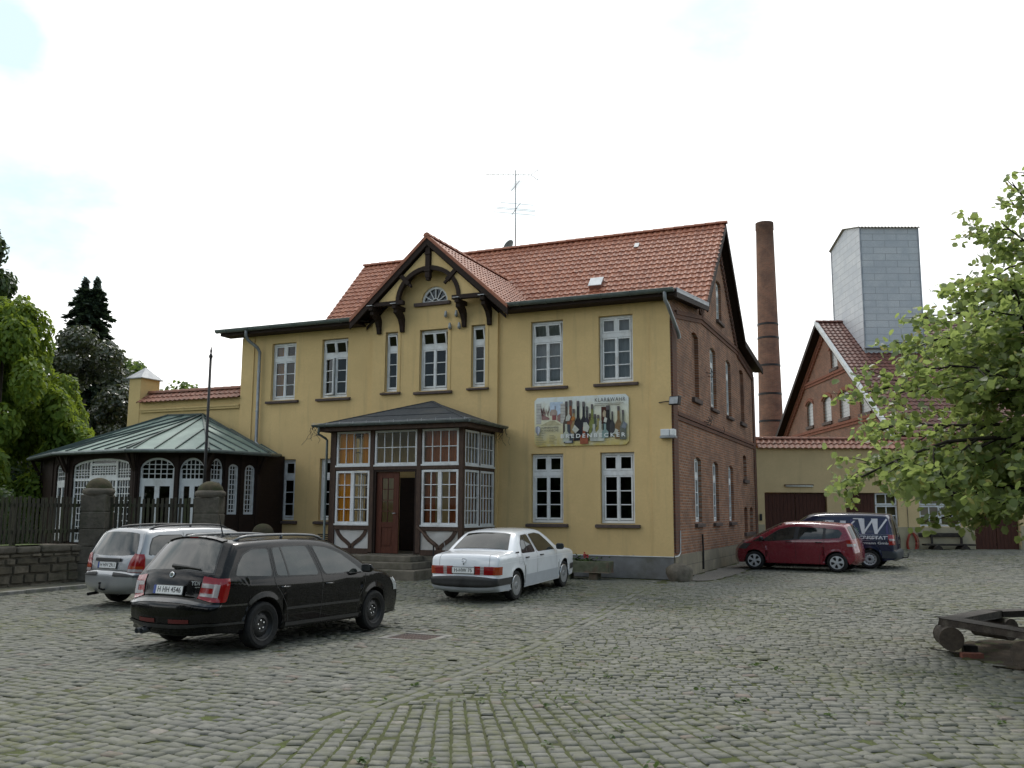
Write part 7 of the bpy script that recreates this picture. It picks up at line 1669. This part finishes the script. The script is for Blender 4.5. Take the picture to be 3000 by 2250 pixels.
# ---- put them in the yard; each stands on its own four wheels
def stand(fn, rx, ry, heading, wheelbase, xr):
    root, C = fn(); d = V(math.cos(heading), math.sin(heading), 0); zr = float(T(rx, ry)); fx, fy = rx+d.x*wheelbase, ry+d.y*wheelbase; zf = float(T(fx, fy)); pitch = math.atan2(zf-zr, wheelbase)
    place(root, rx-d.x*xr, ry-d.y*xr, heading, zr+(-xr)*math.sin(pitch)+.004, pitch); return root
R_ = math.radians
stand(black_estate, -9.06, 10.33, R_(87), 2.578, -1.289)
stand(white_saloon, -8.52, 17.80, R_(89), 2.665, -1.333)
stand(silver_estate, -14.12, 13.98, R_(84), 2.615, -1.305)
stand(red_hatch, -2.18, 29.75, R_(173), 2.45, -1.225).scale = (1,1,.94)
stand(blue_van, -1.40, 32.1, R_(174), 2.682, -1.342).scale = (1,1,.92)
# ---------------------------------------------------------------- trees and shrubs
def leafmat(name, ca, cb, back=None, rough=.5, trans=.35, tcol=None, gloss=.4):
    m, nt, b = nodes(name); out = nt.nodes['Material Output']
    at = N(nt, 'ShaderNodeAttribute', attribute_name='tint'); c = mixc(nt, at.outputs['Fac'], ca, cb)
    c = mixc(nt, ramp(nt, noise(nt, coord(nt), 1.2, 4), .35, .7), c, tuple(x*.72 for x in ca))
    if back:
        g = N(nt, 'ShaderNodeNewGeometry'); c = mixc(nt, g.outputs['Backfacing'], c, back)
    L(nt, c, b.inputs['Base Color']); b.inputs['Roughness'].default_value = rough; b.inputs['Specular IOR Level'].default_value = gloss
    if trans:
        t = N(nt, 'ShaderNodeBsdfTranslucent'); t.inputs[0].default_value = (*(tcol or tuple(x*1.5 for x in cb)), 1); mx = N(nt, 'ShaderNodeMixShader'); mx.inputs[0].default_value = trans
        L(nt, b.outputs[0], mx.inputs[1]); L(nt, t.outputs[0], mx.inputs[2]); L(nt, mx.outputs[0], out.inputs[0])
    return m
def quads(P, Nn, size, r, aspect=1.4, fold=0, up=None):
    """one leaf per point P facing Nn; returns verts (two folded halves) and quad faces"""
    n = len(P); Nn = Nn/(np.linalg.norm(Nn,axis=1)[:,None]+1e-9); a = r.normal(0,1,(n,3)) if up is None else up+r.normal(0,.35,(n,3)); a = a-Nn*(a*Nn).sum(1)[:,None]; a /= np.linalg.norm(a,axis=1)[:,None]+1e-9; b = np.cross(Nn, a)
    s = size*r.uniform(.65,1.25,n)[:,None]; A = a*s*aspect/2; B = b*s/2
    # six points: stem, left shoulder, left tip, tip, right tip, right shoulder
    v = np.stack([P-A, P-A*.45+B*.95+Nn*s*fold, P+A*.45+B*.8+Nn*s*fold, P+A*1.05, P+A*.45-B*.8+Nn*s*fold, P-A*.45-B*.95+Nn*s*fold], 1)
    F = np.array([[0,3,2,1],[0,5,4,3]]); return v.reshape(-1,3), (np.arange(n)[:,None,None]*6+F[None]).reshape(-1,4)
def cloud(clumps, per, r, surf=.75):
    """points scattered through ellipsoid clumps, mostly near their skins; normals lean outwards and up"""
    P, Nn, Tn = [], [], []
    for (c, rad) in clumps:
        n = int(per*np.prod(rad)**(2/3)); d = r.normal(0,1,(n,3)); d /= np.linalg.norm(d,axis=1)[:,None]; k = np.where(r.random(n) < surf, r.uniform(.82,1.08,n), r.uniform(.3,.9,n))
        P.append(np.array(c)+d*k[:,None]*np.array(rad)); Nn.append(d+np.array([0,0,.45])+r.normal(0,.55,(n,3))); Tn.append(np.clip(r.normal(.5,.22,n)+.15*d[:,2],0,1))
    return np.concatenate(P), np.concatenate(Nn), np.concatenate(Tn)
def at_px(px, dist):
    """a spot on the ground dist metres off, in the direction of image column px"""
    v = fwd_h + rt_h*((px-1500)/2678.99); v.normalize(); return v*dist
_y = math.radians(23.813); fwd_h = V(-math.sin(_y), math.cos(_y), 0); rt_h = V(math.cos(_y), math.sin(_y), 0)
m_bark = M('bark', (.085,.068,.05), (.05,.042,.033), 7, .9, stretch=(3,3,.7), bmp=.8, bscale=14)
m_twig = M('dark_bark', (.04,.033,.026), (.028,.024,.02), 9, .85)
def tree_thing(name, label, cat, base, crown_pts, m_leaf, size, r, trunk, limbs=(), group=None, aspect=1.4, fold=.12, up=None):
    t = thing(name, label, cat, tuple(base), 0, group); P, Nn, Tn = crown_pts; v, f = quads(P, Nn, size, r, aspect, fold, up)
    npmesh('crown', v, f, m_leaf, t, tint=np.repeat(Tn,2))
    b = MB(); b.tube([tuple(p) for p in trunk[0]], trunk[1], 10)
    for pth, rad in limbs: b.tube([tuple(p) for p in pth], rad, 6)
    b.build('trunk', m_bark, t, smooth=True); return t
def lumps(base, z0, z1, rad, n, r, sz, squash=.8):
    """clump centres filling an egg from z0 to z1"""
    out = []
    for i in range(n):
        t = r.uniform(0,1); z = z0+(z1-z0)*t; R = rad(t); a = r.uniform(0,2*PI); q = R*math.sqrt(r.uniform(.25,1)); s = sz*r.uniform(.7,1.25)
        out.append(((base.x+q*math.cos(a), base.y+q*math.sin(a), z), (s, s, s*squash)))
    return out
# lime tree inside the ring seat: real limbs, leaves hung along the twigs
def lime():
    r = np.random.default_rng(23); bx, by = TREE; base = V(bx, by, -.1)
    t = thing('lime_tree', 'young lime tree with broad light green leaves growing inside the plank seat', 'tree', tuple(base))
    tr = MB(); tr.tube([(bx,by,-.15),(bx+.02,by,.6),(bx,by+.02,2.2),(bx+.05,by,4.0),(bx+.02,by-.03,5.6),(bx,by,6.5)], [.17,.135,.12,.085,.045,.012], 12); tr.build('trunk', m_bark, t, smooth=True)
    R = lambda z: np.interp(z, [1.5,1.9,2.4,3.0,3.6,4.0,4.5,5.0,5.6,6.3], [2.1,2.75,3.0,3.0,2.8,2.4,1.9,1.45,1.05,.6])
    lm = MB(); P = []; D = []
    def twig(p, d, ln, rad, lev):
        pts = [p]; k = 5 if lev < 2 else 4
        for i in range(k):
            d = (d + V(*r.normal(0,.16,3)) + UZ*(-.03 if lev else -.012)).normalized(); pts.append(pts[-1]+d*ln/k)
        lm.tube([tuple(q) for q in pts], [rad*(1-.75*i/k) for i in range(k+1)], 5 if lev else 7, cap=False)
        if lev < 2:
            nb = int(ln/(.25 if lev else .27))
            for i in range(nb):
                f = (i+.8)/(nb+.3); j = min(k-1, int(f*k)); q = pts[j].lerp(pts[j+1], f*k-j); s = d.cross(UZ).normalized(); a = (1 if i%2 else -1)*r.uniform(.5,1.05)
                dd = (d*math.cos(a)+s*math.sin(a)+UZ*r.uniform(-.28,.22)).normalized(); twig(q, dd, (ln*(1-f*.55)*.5 if lev == 0 else r.uniform(.28,.5)), rad*.45, lev+1)
        if lev >= 1:
            n = int(ln*(52 if lev == 2 else 30))+3
            for i in range(n):
                f = r.uniform(.15,1.05); j = min(k-1, int(min(f,.999)*k)); q = pts[j].lerp(pts[j+1], f*k-j); P.append(tuple(q+V(*r.normal(0,.075,3))-UZ*.03)); D.append(tuple(d))
    for i in range(58):
        z = 1.72+4.6*(i/57)**1.05; a = i*2.399+r.uniform(-.3,.3); el = .05+.5*(z/6.5)
        if z < 2.1: el = -.02
        d = V(math.cos(a)*math.cos(el), math.sin(a)*math.cos(el), math.sin(el)); twig(V(bx,by,z), d, float(R(z))*r.uniform(.78,1.0), .042*(1.25-z/9), 0)
    lm.build('branch', m_twig, t, smooth=True)
    P = np.array(P); n = len(P); print('lime leaves', n); Nn = np.array([0,0,.75])+r.normal(0,.62,(n,3)); up = np.array(D)*.6+np.array([0,0,-.8])
    v, f = quads(P, Nn, .092, r, 1.18, .07, up); tn = np.clip(r.normal(.45,.25,n),0,1)
    npmesh('crown', v, f, leafmat('lime_leaf', (.085,.135,.042), (.16,.21,.075), (.20,.24,.125), .42, .48, (.42,.52,.15), .45), t, tint=np.repeat(tn,2))
    k = r.random(n) < .10; Q = P[k]+r.normal(0,.04,(k.sum(),3)); v, f = quads(Q, r.normal(0,1,(len(Q),3)), .045, r, 2.4, 0); npmesh('bract', v, f, leafmat('lime_bract', (.28,.27,.08), (.36,.33,.12), None, .6, .3), t, tint=np.full(len(f),.5))
    return n
n_l = lime()
r_ = np.random.default_rng(77)
# golden conifer at the left edge, made of upright plumes
b0 = at_px(-12, 38); r = np.random.default_rng(5); cl = []; K = 1.29
for i in range(78):
    a = r.uniform(0,2*PI); z = r.uniform(.6,6.9); R = np.interp(z,[0,2,4,5.5,7.2],[2.5,2.6,2.2,1.5,.35]); q = R*math.sqrt(r.uniform(.3,1)); cl.append(((b0.x+K*q*math.cos(a), b0.y+K*q*math.sin(a), z*K), (.66*r.uniform(.7,1.2), .66*r.uniform(.7,1.2), .85*r.uniform(.8,1.3))))
for px, z, d in ((205,3.75,28.6),(170,3.3,28.7),(140,4.7,28.8),(150,4.2,28.6),(90,5.6,29),(185,2.9,28.8),(120,2.2,28.6)): p = at_px(px, d*K); cl.append(((p.x,p.y,1.74+(z-1.74)*K),(.54,.54,.7)))
P, Nn, Tn = cloud(cl, 1150, r, .8)
m_thuja = leafmat('golden_conifer', (.085,.145,.022), (.17,.24,.04), None, .6, .35, (.34,.44,.05), .25)
tree_thing('golden_conifer', 'bushy yellow-green conifer beyond the picket fence and pavilion', 'tree', (b0.x,b0.y,0), (P,Nn,Tn), m_thuja, .125, r, ([(b0.x,b0.y,0),(b0.x,b0.y,8.4)],[.16,.03]), aspect=1.9, fold=.15, up=np.array([0,0,1.]))
b1 = at_px(-95, 46); cl = lumps(b1, 1, 13.6, lambda t: np.interp(t,[0,.5,.8,1],[2.2,2.0,1.5,.4]), 70, np.random.default_rng(6), .62, 1.2); r = np.random.default_rng(61)
m_dkcon = leafmat('dark_conifer', (.035,.062,.026), (.065,.10,.038), None, .6, .25, (.11,.17,.04), .3)
tree_thing('tall_conifer', 'tall dark green conifer rising behind the yellow-green one', 'tree', (b1.x,b1.y,0), cloud(cl, 600, r), m_dkcon, .15, r, ([(b1.x,b1.y,0),(b1.x,b1.y,10.5)],[.2,.03]), aspect=1.8, up=np.array([0,0,1.]))
# spruce with a forked top: whorls of drooping boughs
b2 = at_px(236, 50); r = np.random.default_rng(8); P = []; Nn = []; up = []; lb = []
for k in range(33):
    z = 2.5+10.2*(k/32)**.9; Lb = (13.3-z)*.41*r.uniform(.8,1.12)+.12
    for j in range(9):
        a = j*2*PI/9+k*.7+r.uniform(-.2,.2); d = V(math.cos(a), math.sin(a), 0); c = V(b2.x,b2.y,z) + (rt_h*.28*(-1 if j%2 else 1) if z > 11.4 else V(0,0,0)); pts = [c+d*(Lb*t)+UZ*(-.42*Lb*t*t+.22*Lb*max(0,t-.6)+r.uniform(-.03,.03)) for t in np.linspace(0,1,5)]; lb.append((pts,[.03,.02,.015,.01,.006]))
        for t in np.linspace(.12,1.02,int(10+Lb*16)):
            q = c+d*(Lb*t)+UZ*(-.42*Lb*t*t+.22*Lb*max(0,t-.6)); s = d.cross(UZ)
            for w in (-1,0,1): P.append(tuple(q+s*w*.17*Lb*(1.05-t)*r.uniform(.5,1.3)+V(*r.normal(0,.035,3))-UZ*abs(r.normal(0,.07)))); Nn.append((r.normal(0,.5),r.normal(0,.5),1)); up.append(tuple(d+s*w*.7-UZ*.25))
for s_ in (-1,1):
    for z in np.linspace(11.6,13.25,30):
        for j in range(7): a = r.uniform(0,2*PI); q = .05+.20*max(0,(13.5-z)/1.9); c = V(b2.x,b2.y,0)+rt_h*.30*s_; P.append((c.x+q*math.cos(a), c.y+q*math.sin(a), z)); Nn.append((math.cos(a),math.sin(a),.6)); up.append((math.cos(a),math.sin(a),.8))
P = np.array(P); tree_thing('spruce', 'dark spruce with a forked top above the garden trees', 'tree', (b2.x,b2.y,0), (P,np.array(Nn),np.clip(r.normal(.4,.2,len(P)),0,1)), leafmat('spruce_needles', (.025,.045,.03), (.045,.072,.043), None, .6, .2, (.07,.11,.05), .3), .17, r, ([(b2.x,b2.y,0),(b2.x,b2.y,11.6)],[.28,.07]), lb, aspect=2.3, fold=.05, up=np.array(up))
# dark-leaved tree with pale glints
b3 = at_px(240, 44); cl = lumps(b3, 1.6, 9.2, lambda t: np.interp(t,[0,.25,.55,.85,1],[2.2,2.5,2.4,1.6,.6]), 72, np.random.default_rng(10), .62, .75); r = np.random.default_rng(12)
p = at_px(355, 43); cl += [((p.x,p.y,z),(.8,.8,.7)) for z in (3.6,4.9,6.1)]
tree_thing('copper_tree', 'round-headed tree with dark bronze-green glossy leaves behind the pavilion', 'tree', (b3.x,b3.y,0), cloud(cl, 900, r, .7), leafmat('bronze_leaf', (.034,.048,.026), (.075,.085,.05), (.11,.125,.085), .3, .22, (.14,.17,.06), .6), .125, r, ([(b3.x,b3.y,0),(b3.x,b3.y,6.5)],[.22,.05]), aspect=1.5, fold=.1)
for i, (px, d, zt, rad, lab) in enumerate(((395,56,10.6,1.7,'mid-green tree behind the zinc-capped garden pier'),(505,57,9.3,1.65,'mid-green tree behind the tiled garden wall'),(655,60,8.2,.5,'top of a distant small tree beside the house corner'))):
    bb_ = at_px(px, d); r = np.random.default_rng(30+i); cl = lumps(bb_, 3.5, zt-.5, lambda t: rad*np.interp(t,[0,.4,.8,1],[.9,1,.75,.4]), 26 if i < 2 else 8, r, .62 if i < 2 else .35, .8)
    tree_thing('garden_tree', lab, 'tree', (bb_.x,bb_.y,0), cloud(cl, 300, r, .7), leafmat('garden_leaf'+'abc'[i], (.06,.11,.03), (.115,.175,.05), None, .5, .4, (.24,.34,.07), .35), .19, r, ([(bb_.x,bb_.y,0),(bb_.x,bb_.y,zt-1.5)],[.2,.05]), aspect=1.5)
for i, (px, d, zt, rad, lab) in enumerate(((-10,31,2.6,1.2,'dark shrub behind the picket fence below the yellow-green conifer'),(75,36,3.2,1.0,'dark shrub between the picket fence and the pavilion'))):
    bb_ = at_px(px, d); r = np.random.default_rng(50+i); cl = lumps(bb_, .5, zt-.4, lambda t: rad*(1-.4*t), 18, r, .5, .8)
    tree_thing('shrub', lab, 'shrub', (bb_.x,bb_.y,0), cloud(cl, 420, r, .7), m_dkcon, .13, r, ([(bb_.x,bb_.y,0),(bb_.x,bb_.y,1.5)],[.06,.03]), aspect=1.5)
# the belt of trees on the far side of the yard, behind the visitor (mirrored in the cars' glass)
r = np.random.default_rng(90); cl = []
for a in np.linspace(-1.5,1.5,34): d = 27+r.uniform(-3,5); c = -fwd_h*d*math.cos(a)+rt_h*d*math.sin(a); h = r.uniform(6.5,11.5); cl += [((c.x+r.normal(0,.6),c.y,z),(2.3,2.3,1.7)) for z in np.arange(.8,h,1.7)]
P, Nn, Tn = cloud(cl, 30, r, .8); v, f = quads(P, Nn, .75, r, 1.3, .1); npmesh('treeline', v, f, m_dkcon, None, kind='stuff', tint=np.repeat(Tn,2))
# weeds in the joints
r = np.random.default_rng(33); P = []
for i in range(70):
    x, y = r.uniform(-5,2.5), r.uniform(5.5,12.5)
    for j in range(r.integers(3,9)): P.append((x+r.normal(0,.035), y+r.normal(0,.035), float(T(x,y))+.012+abs(r.normal(0,.012))))
P = np.array(P); v, f = quads(P, np.array([0,0,1])+r.normal(0,.4,(len(P),3)), .035, r, 1.7, .1); npmesh('joint_weeds', v, f, leafmat('weed_leaf', (.045,.085,.02), (.08,.12,.035)), None, kind='stuff', tint=np.full(len(f),.5))
F_, PITCH, YAW, ROLL = 2678.99, math.radians(7.912), math.radians(23.813), math.radians(.3016)
fwd = Vector((-math.sin(YAW)*math.cos(PITCH), math.cos(YAW)*math.cos(PITCH), math.sin(PITCH)))
rt = Vector((math.cos(YAW), math.sin(YAW), 0)); up = rt.cross(fwd)
# ---------------------------------------------------------------- sky, sun and camera
def sky_dir(az, el): h = Vector((-math.sin(YAW), math.cos(YAW), 0)); s = Vector((math.cos(YAW), math.sin(YAW), 0)); return ((-h*math.cos(az)+s*math.sin(az))*math.cos(el)+Vector((0,0,1))*math.sin(el)).normalized()
back_dirs = {-9001: sky_dir(.25,1.05), -9002: sky_dir(-.5,.75), -9003: sky_dir(.9,.62), -9004: sky_dir(1.45,.7)}
def world():
    w = bpy.data.worlds.new('World'); SC.world = w; w.use_nodes = True; nt = w.node_tree
    bg = nt.nodes['Background']; tc = N(nt, 'ShaderNodeTexCoord')
    sk = N(nt, 'ShaderNodeTexSky', sky_type='NISHITA'); sk.sun_disc = False; sk.sun_elevation = math.radians(52); sk.sun_rotation = math.radians(-18); sk.dust_density = 1.5
    mp = N(nt, 'ShaderNodeMapping'); mp.inputs['Scale'].default_value = (1,1,1.9); mp.inputs['Location'].default_value = (.35,.1,.2); L(nt, tc.outputs['Generated'], mp.inputs[0])
    n1 = noise(nt, mp.outputs[0], 2.1, 7, .56)
    # clouds break up behind the visitor, close over the house
    dp = N(nt, 'ShaderNodeVectorMath', operation='DOT_PRODUCT'); L(nt, tc.outputs['Generated'], dp.inputs[0]); dp.inputs[1].default_value = (-.40,.88,.25)
    mr = N(nt, 'ShaderNodeMapRange'); L(nt, dp.outputs['Value'], mr.inputs[0]); mr.inputs[1].default_value = -.8; mr.inputs[2].default_value = .9; mr.inputs[3].default_value = -.15; mr.inputs[4].default_value = .16
    ad = N(nt, 'ShaderNodeMath', operation='ADD'); L(nt, n1, ad.inputs[0]); L(nt, mr.outputs[0], ad.inputs[1])
    sm = ad.outputs[0]
    for px, py, w, k in ((70,560,.08,.33),(10,80,.04,.34),(2150,40,.08,.29),(2650,270,.055,.28),(2600,1000,.05,.25),(1500,640,.05,.24),(-9001,0,.22,.3),(-9002,0,.16,.3),(-9003,0,.2,.3),(-9004,0,.2,.3)):       # thin places in the overcast
        dv = (fwd + rt*((px-1500)/F_) - up*((py-1125)/F_)).normalized() if px > -9000 else back_dirs[px]; q = N(nt, 'ShaderNodeVectorMath', operation='DISTANCE'); L(nt, tc.outputs['Generated'], q.inputs[0]); q.inputs[1].default_value = tuple(dv)
        g = N(nt, 'ShaderNodeMapRange', interpolation_type='SMOOTHSTEP'); L(nt, q.outputs['Value'], g.inputs[0]); g.inputs[1].default_value = 0; g.inputs[2].default_value = w*2.2; g.inputs[3].default_value = k; g.inputs[4].default_value = 0
        u = N(nt, 'ShaderNodeMath', operation='SUBTRACT'); L(nt, sm, u.inputs[0]); L(nt, g.outputs[0], u.inputs[1]); sm = u.outputs[0]
    cover = ramp(nt, sm, .38, .60)
    mp2 = N(nt, 'ShaderNodeMapping'); mp2.inputs['Scale'].default_value = (1,1,2.2); mp2.inputs['Location'].default_value = (3,1,0); L(nt, tc.outputs['Generated'], mp2.inputs[0])
    n2 = ramp(nt, noise(nt, mp2.outputs[0], 2.6, 6, .55), .3, .72)
    cl = mixc(nt, n2, (9.3,9.6,9.9), (13.6,13.5,13.2))
    back = N(nt, 'ShaderNodeMapRange'); L(nt, dp.outputs['Value'], back.inputs[0]); back.inputs[1].default_value = .55; back.inputs[2].default_value = -.35; back.inputs[3].default_value = 0; back.inputs[4].default_value = 1
    cl = mixc(nt, back.outputs[0], cl, mixc(nt, n2, (12,12.4,12.8), (27,26.6,25.6)))     # cumulus behind the visitor, lit from the front
    # thin veil also brightens the blue
    blue = mixc(nt, mixc(nt, back.outputs[0], (.9,.9,.9), (.25,.25,.25)), sk.outputs[0], (6.1,7.5,7.8))
    c = mixc(nt, cover, blue, cl)
    L(nt, c, bg.inputs[0]); bg.inputs[1].default_value = .1
world()
sl = bpy.data.lights.new('sun', 'SUN'); sl.energy = 1.1; sl.angle = math.radians(10); sl.color = (1,.96,.9)
so = bpy.data.objects.new('sun', sl); COL.objects.link(so)
az, el = math.radians(18), math.radians(52)      # azimuth to the left of +Y, behind the house
d = Vector((-math.sin(az)*math.cos(el), math.cos(az)*math.cos(el), math.sin(el)))
so.rotation_euler = (-d).to_track_quat('-Z', 'Y').to_euler(); so.location = (0,0,30)
cam = bpy.data.cameras.new('camera'); co = bpy.data.objects.new('camera', cam); COL.objects.link(co); SC.camera = co
F_, PITCH, YAW, ROLL = 2678.99, math.radians(7.912), math.radians(23.813), math.radians(.3016)
cam.sensor_width = 36; cam.sensor_fit = 'HORIZONTAL'; cam.lens = F_/3000*36; cam.clip_start = .1; cam.clip_end = 3000
fwd = Vector((-math.sin(YAW)*math.cos(PITCH), math.cos(YAW)*math.cos(PITCH), math.sin(PITCH)))
rt = Vector((math.cos(YAW), math.sin(YAW), 0)); up = rt.cross(fwd)
r2 = rt*math.cos(ROLL)+up*math.sin(ROLL); u2 = up*math.cos(ROLL)-rt*math.sin(ROLL)
co.matrix_world = Matrix(((r2.x,u2.x,-fwd.x,0),(r2.y,u2.y,-fwd.y,0),(r2.z,u2.z,-fwd.z,1.74),(0,0,0,1)))
SC.view_settings.view_transform = 'Standard'; SC.view_settings.look = 'None'; SC.view_settings.gamma = 1; SC.view_settings.use_curve_mapping = False
SC.view_settings.exposure = 0.47
SC.cycles.max_bounces = 8; SC.cycles.transparent_max_bounces = 16
